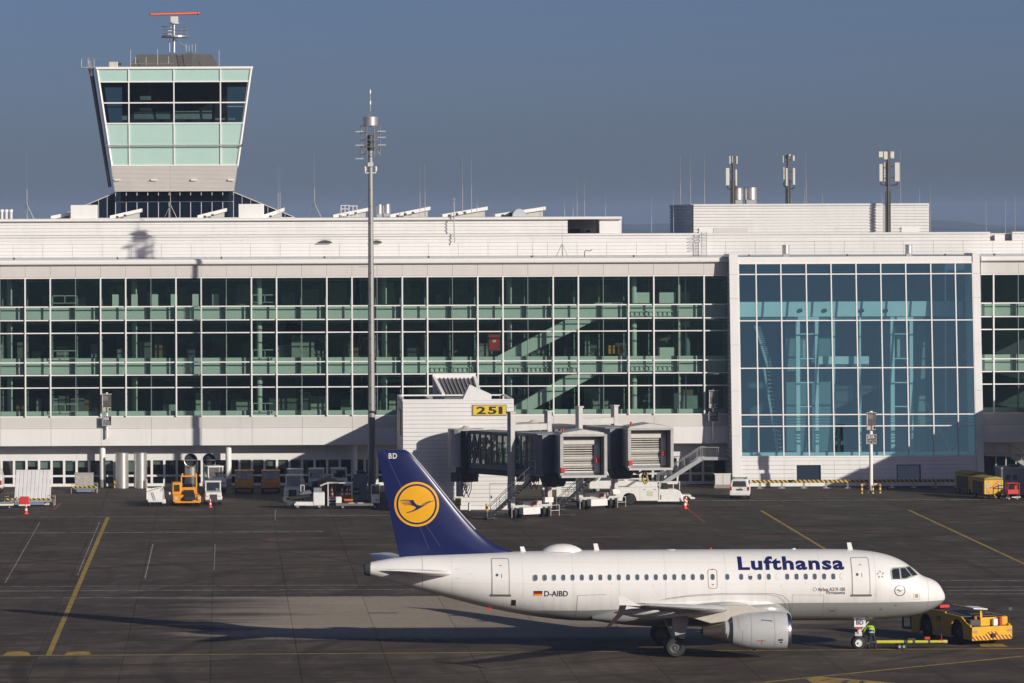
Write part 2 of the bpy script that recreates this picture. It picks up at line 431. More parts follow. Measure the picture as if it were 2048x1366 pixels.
hill('hills', 5600, [(x, 455 + 4*math.sin(x*.009+2) + 2*math.sin(x*.03)) for x in range(-2600, 4600, 30)], 500)

# ------------------------------------------------------------------ terminal building
FY = 402.0
BLD = thing('terminal_building', 'long white airport terminal with green glass front and blue glass stair hall', 'building', (20, 410, 0))
ZR = [19.84, 17.11, 15.83, 14.62, 11.84, 10.64, 9.45, 6.73]
PIT = 50.27
def mx_(k): return WX(50.9 + PIT*k, 690, FY)
XL, XR = mx_(-3), WX(1455, 690, FY)
def curtain(xs, majors, name_parent):
    """one stretch of glass front: xs = module lines"""
    fr = MB()
    fr.box(xs[0], xs[-1], FY-.02, FY+.5, ZR[-1]-.08, ZR[-1]+.05)
    cw = fr.build('curtain_wall', WTRIM, name_parent); MB().box(xs[0], xs[-1], FY-.02, FY+.5, ZR[0]-.06, ZR[0]+.05).build('head_rail', WTRIM, cw)
    for i in range(len(xs)-1):
        for r in range(7):
            w, h = xs[i+1]-xs[i], ZR[r]-ZR[r+1]
            put('glass_pane', pane_mesh(w-.05, h-.06), ((xs[i]+xs[i+1])/2, FY, (ZR[r]+ZR[r+1])/2), cw,
                (random.uniform(-1,1)*.0022, 0, random.uniform(-1,1)*.0022))
    for z in ZR[1:-1]:
        MB().box(xs[0], xs[-1], FY-.10, FY-.012, z-.052, z+.052).build('transom', WTRIM, cw)
    hh = ZR[0]-ZR[-1]
    mj = box_mesh('mullion', WTRIM, .13, .16, hh); mn = box_mesh('thin_mullion', GREYP, .04, .05, hh)
    for i, x in enumerate(xs):
        big = majors(i)
        put('mullion' if big else 'thin_mullion', mj if big else mn, (x, FY-(.16 if big else -.05), (ZR[0]+ZR[-1])/2), cw)
    return cw
PM = {}
def pane_mesh(w, h, m=None):
    k = (round(w, 3), round(h, 3), m.name if m else '')
    if k not in PM: PM[k] = MB().poly([(-w/2,0,-h/2),(w/2,0,-h/2),(w/2,0,h/2),(-w/2,0,h/2)]).mesh('glass_pane', m or GGLASS)
    return PM[k]
xsL = [mx_(k) for k in range(-3, 28)] + [XR]
curtain(xsL, lambda i: (i-3) % 3 != 2 and i < 31, BLD)
XR2 = WX(1962, 690, FY)
xsR = [XR2, WX(1987, 690, FY)] + [WX(1987+50.27*k, 690, FY) for k in range(1, 6)]
curtain(xsR, lambda i: i in (1, 3, 4), BLD)
XE = xsR[-1]

# the terminal goes on beyond the left edge of the view
XW = -175.0
MB().box(XW, XL-.02, FY-.1, FY+.3, 3.96, 6.70).build('wing_band', WHITE, BLD); MB().box(XW, XL-.02, FY-.1, FY+6, 19.9, 21.6).build('wing_cornice', CREAM, BLD)
MB().box(XW, XL-.02, 408, 425, 21.6, 25.4).build('wing_roof', WHITE, BLD); MB().box(XW, XL-.02, 404, 421, 0, 3.95).build('wing_ground_floor', CREAM, BLD)
MB().poly([(XW,FY,6.7),(XL-.02,FY,6.7),(XL-.02,FY,19.9),(XW,FY,19.9)]).build('wing_glass', GGLASS, BLD); MB().box(XW, XL-.02, FY+.8, 421, 10.7, 12.2).build('wing_floor', INWHITE, BLD); MB().box(XW, XL-.02, FY+.8, 421, 15.9, 17.1).build('wing_floor', INWHITE, BLD)
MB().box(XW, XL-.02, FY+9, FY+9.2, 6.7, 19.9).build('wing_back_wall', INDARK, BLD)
# fascia and friezes in panels, one per two modules
def panels(name, m, xs, y0, y1, z0, z1, gap=.02, bevel=0):
    for a, b in zip(xs[:-1], xs[1:]):
        MB().box(a+gap/2, b-gap/2, y0, y1, z0+gap/2, z1-gap/2).build(name, m, BLD)
two = xsL[::2] if len(xsL) % 2 else xsL[::2] + [xsL[-1]]
panels('fascia_panel', CREAM, xsL, FY-.05, FY+.3, 19.90, 21.05); panels('fascia_panel', CREAM, xsR[::2]+[XE], FY-.05, FY+.3, 19.90, 21.05)
panels('frieze_panel', CREAM, two, FY-.03, FY+.3, 5.60, 6.65); panels('frieze_panel', CREAM, [xsR[0], xsR[3], XE], FY-.03, FY+.3, 5.60, 6.65)
panels('band_panel', WHITE, two, FY-.12, FY+.3, 3.96, 5.60); panels('band_panel', WHITE, [xsR[0], xsR[3], XE], FY-.12, FY+.3, 3.96, 5.60)
def cornice(x0, x1):
    pts = [(FY-.35, 21.07), (FY-.48, 21.15), (FY-.50, 21.35), (FY-.40, 21.52), (FY-.15, 21.60), (FY+6, 21.62), (FY+6, 21.07)]
    MB().prism(pts, 'x', x0, x1).build('cornice', WTRIM, BLD)
cornice(XL, XR); cornice(XR2, XE)
MB().box(XL, XE, 407.95, 445, 21.62, 21.75).build('roof_deck', GREYP, BLD)
# set back wall of narrow tiles, louvred parapet above it
tw = MB()
for r in range(4):
    z0 = 21.64 + r*.335; x = XL; k = 0
    while x < XE:
        x1 = min(x + 2.85, XE); tw.box(x+.012, x1-.012, 408.0, 408.12, z0+.015, z0+.335-.004); x = x1
setting(tw.build('wall_tiles', WHITE, BLD), 'stuff')
MB().box(XL, XE, 408.06, 408.3, 21.62, 25.2 if False else 22.97).build('wall_core', GREYP, BLD)
def ribs(name, x0, x1, y, z0, z1, pitch=.30, cap=.18, parent=None, m=None):
    n = max(1, int(round((z1-cap-z0)/pitch))); p = (z1-cap-z0)/n; pts = [(y+.5, z0)]
    for i in range(n):
        z = z0 + i*p
        pts += [(y+.02, z), (y-.10, z+p*.12), (y-.10, z+p*.60), (y+.02, z+p*.78)]
    pts += [(y+.02, z1-cap), (y-.13, z1-cap), (y-.13, z1-.05), (y-.05, z1), (y+.5, z1)]
    return MB().prism(pts, 'x', x0, x1).build(name, m or WHITE, parent or BLD)
ribs('louvred_parapet', XL, WX(1980, 470, 408), 408, 22.97, 23.84); ribs('louvred_parapet', WX(2024, 470, 408), XE, 408, 22.97, 23.84)
MB().box(WX(1980,470,409), WX(2024,470,409), 408.9, 409.2, 22.97, 23.70).build('plant_recess', CREAM, BLD)
MB().box(WX(1988,470,408.8), WX(2008,470,408.8), 408.4, 408.8, 22.97, 23.55).build('plant_cabinet', WTRIM, BLD)
ribs('louvred_wall', XL, WX(1135, 440, 408.4), 408.4, 23.85, 25.18, cap=.0)
pts = [(408.0, 25.18), (407.85, 25.25), (407.85, 25.38), (408.0, 25.47), (426, 25.5), (426, 25.18)]
MB().prism(pts, 'x', XL, WX(1243, 440, 408.4)).build('roof_edge', WTRIM, BLD)
xa, xb = WX(1199, 440, 408.4), WX(1243, 440, 408.4)
MB().box(xa, xb, 408.4, 412, 23.85, 25.17).build('roof_pier', WHITE, BLD)
MB().box(XL, xb, 414, 414.3, 23.85, 25.17).build('plant_wall', CREAM, BLD)
MB().box(WX(1140,460,413.7), WX(1160,460,413.7), 413.6, 413.9, 23.85, 24.25).build('plant_window', mat('dark_green_shutter', (.03, .10, .06), .5), BLD)
MB().box(WX(1168,460,413.7), WX(1184,460,413.7), 413.2, 413.9, 23.85, 24.3).build('plant_cabinet', WTRIM, BLD)
MB().box(WX(1172,460,413.1), WX(1181,460,413.1), 413.1, 413.21, 23.95, 24.15).build('plant_window', DARKM, BLD)

# right hand penthouse
PY = 418.0
pxa, pxb = WX(1387, 430, PY), WX(1858, 430, PY)
MB().box(pxa+.05, pxb-.05, PY+.1, PY+20.8, 21.7, 26.55).build('penthouse_core', GREYP, BLD)
ribs('penthouse_louvres', pxa, WX(1765, 430, PY), PY, 23.0, 26.66); ribs('penthouse_louvres', WX(1774, 430, PY), pxb, PY, 23.0, 26.66)
sd = MB(); pts = [(pxa+.5, 23.0)]
for i in range(11):
    z = 23.0 + i*.316; pts += [(pxa-.02, z), (pxa-.14, z+.04), (pxa-.14, z+.19), (pxa-.02, z+.25)]
pts += [(pxa-.15, 26.48), (pxa-.15, 26.66), (pxa+.5, 26.66)]
sd.prism(pts, 'y', PY+.6, PY+21).build('penthouse_louvres', WHITE, BLD)
MB().box(WX(1427,460,PY-.2), WX(1497,460,PY-.2), PY-.16, PY+.05, 23.3, 24.32).build('penthouse_shutter', CREAM, BLD)
MB().box(WX(1398,460,PY-.2), WX(1426,460,PY-.2), PY-.18, PY+.05, 23.3, 24.30).build('penthouse_door', WTRIM, BLD)
MB().box(WX(1803,460,PY-.2), WX(1838,460,PY-.2), PY-.18, PY+.05, 23.3, 24.35).build('penthouse_door', WTRIM, BLD)

# inside: floors, ceilings, back wall, slab fronts, posts
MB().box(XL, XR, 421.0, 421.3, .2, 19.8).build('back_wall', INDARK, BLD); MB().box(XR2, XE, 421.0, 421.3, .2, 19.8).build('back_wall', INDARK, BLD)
for x0, x1, xs in ((XL, XR, xsL), (XR2, XE, xsR)):
    for zt, zb in ((17.08, 15.86), (11.81, 10.67), (6.72, 5.9)):
        MB().box(x0, x1, FY+1.0, 421, zb, zt).build('floor_slab', INNER, BLD)
    MB().box(x0, x1, FY+.2, 421, 19.85, 20.05).build('ceiling', INNER, BLD)
    for zt, zb in ((17.06, 15.88), (12.22, 10.69)):
        for a, b in zip(xs[:-1], xs[1:]):
            MB().box(a+.012, b-.012, FY+.78, FY+.98, zb, zt).build('slab_front_panel', INWHITE, BLD)
    MB().box(x0, x1, FY+.78, FY+.98, 6.72, 7.2).build('floor_kerb', INWHITE, BLD)
hh = 13.0
fin_me = box_mesh('glass_fin', mat('fin_metal', (.10, .13, .12), .5), .04, .52, hh)
post_me = box_mesh('inner_post', mat('post_green', (.30, .36, .33), .5), .09, .12, hh)
for i, x in enumerate(xsL[:-1]):
    if (i-3) % 3 != 1: put('glass_fin', fin_me, (x, FY+.40, 13.3), BLD)
    put('inner_post', post_me, (x, FY+4.8, 13.3), BLD)
for x in (xsR[2], xsR[3], xsR[4]): put('glass_fin', fin_me, (x, FY+.40, 13.3), BLD)
lit = mat('interior_column', (.62, .66, .60), .6, var=.05)
for k in range(-1, 28, 5):
    for z0, z1 in ((12.0, 15.8), (7.0, 10.6), (17.2, 19.8)):
        MB().cyl((mx_(k)+.75, FY+2.6, z0), (mx_(k)+.75, FY+2.6, z1), .27, n=14).build('inner_column', lit, BLD, smooth=True)
rr = random.Random(11)
grey_in = [mat('interior_item_%d' % i, c, .7, var=.2) for i, c in enumerate([(.30,.33,.30), (.12,.13,.13), (.42,.44,.40), (.20,.12,.06), (.07,.08,.10), (.24,.27,.26)])]
for k in range(-3, 27):
    for fl, top in ((17.1, 2.3), (11.85, 2.4), (6.8, 2.2)):
        for _ in range(3):
            x = mx_(k) + rr.uniform(0, 2); d = rr.uniform(6, 16); w = rr.uniform(.4, 2.2); h = rr.uniform(.7, top)
            MB().box(x, x+w, FY+d, FY+d+.5, fl, fl+h).build('interior_fitting', rr.choice(grey_in), BLD)
for z in (15.5, 10.3, 19.5):                                   # suspended ceiling strips seen through the upper panes
    for y in (405.5, 409, 413): MB().box(XL, XR, y, y+.5, z-.06, z+.02).build('ceiling_strip', mat('interior_ceiling_strip', (.45, .48, .45), .6), BLD)
for k in range(4, 10):                                         # white screens standing on the upper floor
    x = WX([231,269,310,348,391,431][k-4], 600, FY+1.6)
    MB().box(x-.3, x+.3, FY+1.5, FY+1.7, 17.1, 18.25).build('check_in_screen', INWHITE, BLD)
for (x0, x1, z0, z1) in ((105,155,17.45,18.2), (505,555,17.45,18.2), (105,155,12.25,13.0), (505,555,12.25,13.0), (105,155,7.2,7.95), (505,555,7.2,7.95)):
    a, b = WX(x0, 690, FY), WX(x1, 690, FY); m = MB()
    for q in ((a, b, z1-.07, z1), ((a+b)/2-.03, (a+b)/2+.03, z0, z1), (a, a+.06, z0, z1), (b-.06, b, z0, z1), (a, b, z0, z0+.05)): m.box(q[0], q[1], FY+.10, FY+.2, q[2], q[3])
    m.build('vent_window_frame', mat('vent_frame', (.55, .60, .56), .5), BLD)
# faint shop lettering and a red poster behind the glass
SHOP = mat('dim_lettering', (.22, .25, .24), .6)
sign_text('shop_lettering', 'MyDutyFree', SHOP, .32, (WX(256, 664, FY+5), FY+5, 14.75), BLD, 3.6, .01)
sign_text('shop_lettering', 'MyDutyFree', SHOP, .32, (WX(330, 770, FY+5), FY+5, 9.75), BLD, 3.3, .01)
pa = W(978, 670, FY+1.6); pb = W(999, 700, FY+1.6)
fr_ = MB().box(pa.x-.12, pb.x+.12, FY+1.62, FY+1.75, pb.z-.1, pa.z+.1).build('poster_frame', DARKM, BLD)
MB().box(pa.x, pb.x, FY+1.56, FY+1.6, pb.z, pa.z).build('poster', RED, fr_)
MB().box((pa.x+pb.x)/2-.16, (pa.x+pb.x)/2+.16, FY+1.53, FY+1.55, pb.z+.75, pb.z+.95).build('poster_print', INWHITE, fr_)

# escalators crossing the floors behind the glass
ESC = mat('escalator_panel', (.66, .69, .65), .5, var=.05)
def escalator(xa, ya, xb, yb, xe, Y):
    A, B, E = W(xa, ya, Y), W(xb, yb, Y), W(xe, yb, Y)
    h = 1.15
    o = MB().prism([(A.x, A.z-h), (B.x+.2, B.z-h), (E.x, E.z-h-.05), (E.x, E.z), (B.x-.6, B.z), (A.x-1.2, A.z-.55), (A.x-1.2, A.z-h)], 'y', Y, Y+.18).build('escalator', ESC, BLD)
    MB().prism([(A.x, A.z-h), (B.x+.2, B.z-h), (E.x, E.z-h), (E.x, E.z), (B.x-.6, B.z), (A.x-1.2, A.z-.55), (A.x-1.2, A.z-h)], 'y', Y+1.3, Y+1.48).build('balustrade', ESC, o)
    MB().bar((A.x-.6, Y+.02, A.z+.55), (B.x-.5, Y+.02, B.z+.95), .06).bar((B.x-.5, Y+.02, B.z+.95), (E.x, Y+.02, B.z+.95), .06).build('handrail', BLACK, o)
escalator(1010, 706, 1207, 606, 1246, FY+1.3)
escalator(1030, 814, 1207, 716, 1246, FY+1.3)
for (xa, xb, yy) in ((862, 955, 736), (1020, 1100, 736), (1110, 1155, 736), (1262, 1355, 624), (1262, 1355, 733)):   # service bridges with rung railings
    a, b = WX(xa, yy, FY+.9), WX(xb, yy, FY+.9); z = WZ(xa, yy, FY+.9)
    m = MB().box(a, b, FY+.6, FY+.7, z+.02, z+.09).box(a, b, FY+.6, FY+.7, z-.42, z-.36)
    n = int((b-a)/.42)
    for i in range(n+1): m.box(a+i*(b-a)/n-.03, a+i*(b-a)/n+.03, FY+.6, FY+.7, z-.40, z+.05)
    m.build('catwalk_railing', INWHITE, BLD)
for (x, y0, y1) in ((1265, 541+44, 606), (1318, 585, 606), (1316, 695, 716)):
    p = W(x, y0, FY+2.5); q = W(x+34, y1, FY+2.5); MB().box(p.x, q.x, FY+2.5, FY+2.9, q.z, p.z).build('service_counter', INWHITE, BLD)
for x in (1358, 1370):
    m = MB().box(WX(x,690,FY+2), WX(x,690,FY+2)+.14, FY+2, FY+2.14, 6.8, 19.8); m.build('lift_guide', lit, BLD)
MB().box(WX(1363,690,FY+4.5), WX(1380,690,FY+4.5), FY+4.5, FY+4.9, 14.9, 18.2).build('lift_car', INWHITE, BLD)
for x, c in ((1217, ORANGE), (1236, ORANGE)):
    p = W(x, 693, FY+6); MB().box(p.x, p.x+.6, FY+6, FY+6.4, p.z-.7, p.z+.1).build('orange_panel', c, BLD)

# ground floor: recessed wall, columns, windows
GY = 404.0
wall_segs = [(XL, WX(1455, 930, GY))]
zt, zm, zb = 2.46, 1.0, .27
MB().box(XL, wall_segs[0][1], GY, GY+.25, zt, 3.97).build('ground_floor_wall', WHITE, BLD)
MB().box(XL, wall_segs[0][1], GY, GY+.25, 0, zb).build('ground_floor_plinth', WTRIM, BLD)
MB().box(XL, wall_segs[0][1], FY+.2, GY+.2, 3.98, 4.4).build('soffit', GREYP, BLD)
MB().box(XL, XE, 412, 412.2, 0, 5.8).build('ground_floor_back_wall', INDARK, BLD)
pw = 25.05*GY/F; x = WX(3, 940, GY); k = 0
while x < wall_segs[0][1] - pw:
    door = k in (25, 26)
    wf = MB()
    wf.box(x-.11, x+.11, GY-.02, GY+.2, zb, zt)
    w = wf.build('window_post', WTRIM, BLD)
    a, b = x+.11, x+pw-.11
    MB().box(a, b, GY-.02, GY+.2, zm-.09, zm+.09).build('window_rail', WTRIM, BLD)
    put('glass_pane', pane_mesh(b-a, zt-zm-.09, WGLASS), ((a+b)/2, GY+.08, (zt+zm+.09)/2), BLD)
    put('glass_pane', pane_mesh(b-a, zm-.09-zb, WGLASS), ((a+b)/2, GY+.08, (zm-.09+zb)/2), BLD)
    if k % 7 in (1, 2, 5) or rr.random() < .25:
        MB().box(a, b, GY+.3, GY+.33, zt-rr.uniform(.4, 1.35), zt).build('window_blind', rr.choice([ESC, grey_in[2], grey_in[0]]), BLD)
    x += pw; k += 1
for q in range(-3, 30, 5):                                     # vertical joints of the wall above the windows
    MB().box(mx_(q)-.012, mx_(q)+.012, GY-.006, GY, zt, 3.96).build('wall_joint', GREYP, BLD)
for xp in (-47, 205, 457, 709, 1213):
    x = WX(xp, 930, FY+.7)
    c = MB().cyl((x, FY+.7, .75), (x, FY+.7, 4.0), .285, n=24).build('column', WTRIM, BLD, smooth=True)
    MB().cyl((x, FY+.7, 0), (x, FY+.7, .75), .295, n=24).build('column_base', mat('bare_concrete', (.27, .25, .22), .8, var=.15), c, smooth=True)
# far right ground floor, behind the stair
MB().box(XR2, XE, GY+2, GY+2.2, 2.6, 3.97).build('ground_floor_wall', CREAM, BLD)
MB().box(XR2, XE, FY+.2, GY+2.1, 3.98, 4.4).build('soffit', GREYP, BLD)
MB().box(WX(1992,930,GY+2), XE, GY+2, GY+2.1, 0, .4).build('ground_floor_plinth', CREAM, BLD)
for a, b in ((1992, 2012), (2012, 2032), (2032, 2052), (2052, 2072)):
    put('glass_pane', pane_mesh((b-a)*(GY+2)/F-.1, 2.15, WGLASS), (WX((a+b)/2, 930, GY+2), GY+2.05, 1.5), BLD)
    MB().box(WX(a,930,GY+2)-.06, WX(a,930,GY+2)+.06, GY+1.98, GY+2.1, .4, 2.6).build('window_post', GREYP, BLD)
for xs_ in ((1385, 1400), (1418, 1440)):
    pass

# stair hall: white portal frame leaning back, blue glass, base wall
def HY(z): return 398.5 + .095*z
def hp(x, z, dy=0.0):                                          # point on the hall's leaning front
    Y = HY(z) + dy; return Vector((x, Y, z))
HALL = MB()
def lean_box(mb, x0, x1, z0, z1, d0, d1):
    return mb.add([hp(x0,z0,d0),hp(x1,z0,d0),hp(x1,z0,d1),hp(x0,z0,d1),hp(x0,z1,d0),hp(x1,z1,d0),hp(x1,z1,d1),hp(x0,z1,d1)],
                  [(3,2,1,0),(4,5,6,7),(0,1,5,4),(1,2,6,5),(2,3,7,6),(3,0,4,7)])
hx = [WX(q, 913, 398.8) for q in (1482.8,1518,1567.9,1618.7,1668.7,1718.9,1768.5,1818.7,1869,1918.2,1952.7)]
def hz(y): 
    z = 10.
    for _ in range(8): z = WZ(1482, y, HY(z))
    return z
hzr = [hz(q) for q in (527.4, 549, 641.7, 736.7, 830, 853, 913)]
hxa, hxb = WX(1465.5, 960, 398.5), WX(1969, 960, 398.5)
ztop = hz(508)
for x0, x1 in ((hxa, hx[0]-.03), (hx[-1]+.03, hxb)):
    zz = [0.0] + [hz(q) for q in (872, 782, 690, 597, 549)] + [ztop]
    for z0, z1 in zip(zz[:-1], zz[1:]): lean_box(MB(), x0, x1, z0+.008, z1-.008, 0, 4.5).build('portal_panel', WHITE, BLD)
lean_box(MB(), hx[0]-.02, hx[-1]+.02, hzr[0]+.03, hz(514), .1, 4.5).build('portal_lintel', WHITE, BLD)
sidew = MB()
for i in range(52):
    z = i*.41; sidew.add([hp(hxa-.03,z+.03,.3),hp(hxa-.03,z+.03,6),hp(hxa-.03,z+.36,6),hp(hxa-.03,z+.36,.3),hp(hxa+.05,z+.03,.3),hp(hxa+.05,z+.03,6),hp(hxa+.05,z+.36,6),hp(hxa+.05,z+.36,.3)],
        [(0,1,2,3),(7,6,5,4),(0,4,5,1),(1,5,6,2),(2,6,7,3),(3,7,4,0)])
setting(sidew.build('hall_side_slats', GREYP, BLD), 'stuff')
hw = lean_box(MB(), hx[0], hx[-1], hzr[-1]-.12, hzr[-1]+.03, .02, .5).build('hall_curtain_wall', WTRIM, BLD)
for i in range(10):
    for r in range(6):
        a, b, z0, z1 = hx[i]+.03, hx[i+1]-.03, hzr[r+1]+.02, hzr[r]-.02
        t = random.uniform(-.012, .012); s = random.uniform(-.012, .012)
        MB().poly([hp(a,z0,.2+t),hp(b,z0,.2),hp(b,z1,.2+s),hp(a,z1,.2+s+t)]).build('glass_pane', BGLASS, hw)
for i, x in enumerate(hx): lean_box(MB(), x-.055, x+.055, hzr[-1], hzr[0]+.02, .02, .17).build('mullion', WTRIM, hw)
for z in hzr[:-1]: lean_box(MB(), hx[0], hx[-1], z-.05, z+.05, .05, .185).build('transom', WTRIM, hw)
sr = MB()
for z0, z1 in ((hzr[1], hzr[0]), (hzr[5], hzr[4])):
    for k in (1, 2, 3): lean_box(sr, hx[0], hx[-1], z0+(z1-z0)*k/4-.03, z0+(z1-z0)*k/4+.03, .35, .45)
sr.build('sun_screen_rails', DARKM, BLD)
# base wall with two dark openings
bz = hzr[-1]-.14
op = [(WX(1594,945,398.6), WX(1642,945,398.6)), (WX(1794,945,398.6), WX(1842,945,398.6))]
z0o, z1o = WZ(1600, 962, 398.6), WZ(1600, 930, 398.6)
rows = 6; edges = [0.05 + i*(bz-.3-.05)/rows for i in range(rows+1)]
bxs = [hx[0]-.02] + [hx[i] for i in range(1, 10)] + [hx[-1]+.02]
for a, b in zip(bxs[:-1], bxs[1:]):
    for z0, z1 in zip(edges[:-1], edges[1:]):
        pieces = [(a, b)]
        if z1 > z0o+.05 and z0 < z1o-.05:
            for o0, o1 in op:
                nx = []
                for p0, p1 in pieces:
                    if o1 <= p0 or o0 >= p1: nx.append((p0, p1)); continue
                    if p0 < o0-.02: nx.append((p0, o0))
                    if p1 > o1+.02: nx.append((o1, p1))
                pieces = nx
        for p0, p1 in pieces: lean_box(MB(), p0+.008, p1-.008, z0+.012, z1-.012, .1, .3).build('base_wall_panel', WHITE, BLD)
lean_box(MB(), hx[0]-.02, hx[-1]+.02, edges[-1]+.01, bz, .06, .4).build('base_coping', WHITE, BLD)
lean_box(MB(), hx[0]-.02, hx[-1]+.02, 0, bz, .45, .55).build('base_core', GREYP, BLD)
for o0, o1 in op:
    b = lean_box(MB(), o0, o1, z0o, z1o, .40, .44).build('service_opening', INDARK, BLD)
    lean_box(MB(), o0+.1, o1-.1, z0o, z1o-.1, .28, .29).build('opening_glass', WGLASS, b)
# inside the hall
MB().box(hxa, hxb, 420, 420.3, 0, 20.9).build('hall_back_wall', mat('hall_inner_wall', (.10, .115, .12), .8, var=.3, scale=.4), BLD)
MB().box(hxa, hxb, 401.5, 420, 20.9, 21.1).build('hall_ceiling', INNER, BLD); MB().box(hxa, hxb, 399.5, 420, 2.6, 2.8).build('hall_floor', INNER, BLD)
MB().box(hx[0], hx[-1], 399.6, 399.8, 2.85, 3.2).build('hall_kerb', INWHITE, BLD)
def inbox(x0, y0, x1, y1, Y, d, m, name):
    a, b = W(x0, y0, Y), W(x1, y1, Y); return MB().box(a.x, b.x, Y, Y+d, b.z, a.z).build(name, m, BLD)
inbox(1478, 604, 1925, 632, 404.5, .5, INWHITE, 'gallery_front'); inbox(1478, 632, 1925, 640, 404.7, 8, INNER, 'gallery_floor')
inbox(1636, 713, 1738, 728, 405, .4, INWHITE, 'bridge_front'); inbox(1636, 728, 1738, 733, 405.2, 8, INNER, 'bridge_floor')
for xa in (1592, 1781):
    for dx, w in ((0, 9), (38, 8)):
        inbox(xa+dx, 634, xa+dx+w, 912, 403.6, .45, INWHITE, 'lift_post')
    inbox(xa, 634, xa+46, 641, 403.5, .5, INWHITE, 'lift_head')
    for yy in (667, 716, 764, 812): inbox(xa+9, yy, xa+38, yy+2, 403.7, .2, INWHITE, 'lift_rail')
    inbox(xa-22, 650, xa+70, 912, 409, 1, mat('lift_glass_back', (.20, .26, .27), .4), 'lift_shaft')
    inbox(xa+13, 672, xa+33, 715, 404.5, .5, grey_in[2], 'lift_car')
for xa in (1666, 1718): inbox(xa, 634, xa+5, 912, 404, .4, INWHITE, 'hall_post')
for xa, ya in ((1601, 621), (1650, 621), (1724, 621), (1772, 621)):
    p = W(xa, ya, 404.3); MB().cyl((p.x, 404.3, p.z), (p.x, 404.5, p.z), .2, n=12).build('speaker_opening', DARKM, BLD)
def stair_in(xa, ya, xb, yb, Y):
    a, b = W(xa, ya, Y), W(xb, yb, Y); m = MB(); n = 22
    for i in range(n):
        t = i/n; m.box(a.x+(b.x-a.x)*t, a.x+(b.x-a.x)*t+.5, Y, Y+1.6, a.z+(b.z-a.z)*t-.06, a.z+(b.z-a.z)*t)
    m.bar((a.x, Y, a.z), (b.x, Y, b.z), .2); m.build('hall_stair', grey_in[2], BLD)
stair_in(1556, 910, 1528, 735, 406); stair_in(1536, 735, 1510, 650, 406); stair_in(1905, 910, 1850, 800, 406)
inbox(1672, 878, 1690, 911, 403, 1.0, INDARK, 'dark_booth')
# open stair foot: hazard barrier in front of the base wall
BAR = thing('crash_barrier', 'long black and yellow striped barrier along the foot of the glass stair hall', 'barrier', (60, 396.6, 0))
xa, xb = WX(1503, 966, 396.6), WX(1927, 966, 396.6)
MB().box(xa, xb, 396.5, 396.6, .52, .80).build('striped_rail', HAZ, BAR, bevel=.02)
x = xa + .8
while x < xb:
    MB().box(x-.09, x+.09, 396.6, 396.75, 0, .75).build('barrier_post', STEEL, BAR); MB().box(x-.28, x+.28, 396.45, 396.95, 0, .06).build('barrier_foot', STEEL, BAR); x += 2.05

# ------------------------------------------------------------------ the airliner
AY, NOSE = 247.0, 41.9                                       # fuselage axis depth, nose position along x
AC = thing('airliner', 'white twin engine passenger jet with blue tail and yellow crane emblem', 'airplane', (25.8, AY, 0))
TOP = [(0,3.0),(.03,3.16),(.12,3.37),(.43,3.84),(.81,4.07),(1.3,4.25),(1.59,4.46),(1.88,4.71),(2.23,4.96),(2.59,5.18),(3.31,5.47),(4.03,5.64),(5.12,5.77),(6.56,5.82),(12,5.83),(20.04,5.82),(25.72,5.73),(30.14,5.57),(31.62,5.47),(32.95,5.26),(33.4,5.17)]
BOT = [(0,2.98),(.03,2.86),(.23,2.64),(.8,2.29),(1.89,1.94),(3.33,1.77),(5.13,1.69),(8.43,1.69),(15,1.69),(21.31,1.73),(23.51,1.94),(25.0,2.18),(26.48,2.48),(28.68,3.04),(30.45,3.52),(32.73,4.19),(33.4,4.40)]
HWD = [(0,.012),(.03,.15),(.12,.34),(.43,.70),(.81,.98),(1.3,1.24),(1.88,1.48),(2.6,1.69),(3.3,1.82),(4.0,1.90),(5.1,1.955),(6.5,1.975),(12,1.975),(21.3,1.975),(23.5,1.93),(25,1.83),(26.5,1.68),(28.7,1.36),(30.45,1.05),(32.7,.60),(33.4,.46)]
def interp(T, s):
    if s <= T[0][0]: return T[0][1]
    if s >= T[-1][0]: return T[-1][1]
    for i in range(len(T)-1):
        if T[i][0] <= s <= T[i+1][0]: break
    x0, y0 = T[i]; x1, y1 = T[i+1]; h = x1-x0; d = (y1-y0)/h
    def slope(k):
        if k == 0 or k == len(T)-1:
            return d
        da = (T[k][1]-T[k-1][1])/(T[k][0]-T[k-1][0]); db = (T[k+1][1]-T[k][1])/(T[k+1][0]-T[k][0])
        return 0 if da*db <= 0 else 2*da*db/(da+db)
    m0, m1 = slope(i), slope(i+1); t = (s-x0)/h
    return (2*t**3-3*t*t+1)*y0 + (t**3-2*t*t+t)*h*m0 + (-2*t**3+3*t*t)*y1 + (t**3-t*t)*h*m1
def fus(s):
    t, b = interp(TOP, s), interp(BOT, s); return (t+b)/2, (t-b)/2, interp(HWD, s)
def skin_y(X, Z, off=.008, side=-1):                          # y of the fuselage skin at a side position
    zc, hh_, hw_ = fus(NOSE - X); t = max(-1, min(1, (Z-zc)/hh_))
    return AY + side*(hw_*math.sqrt(max(0, 1-t*t)) + off)
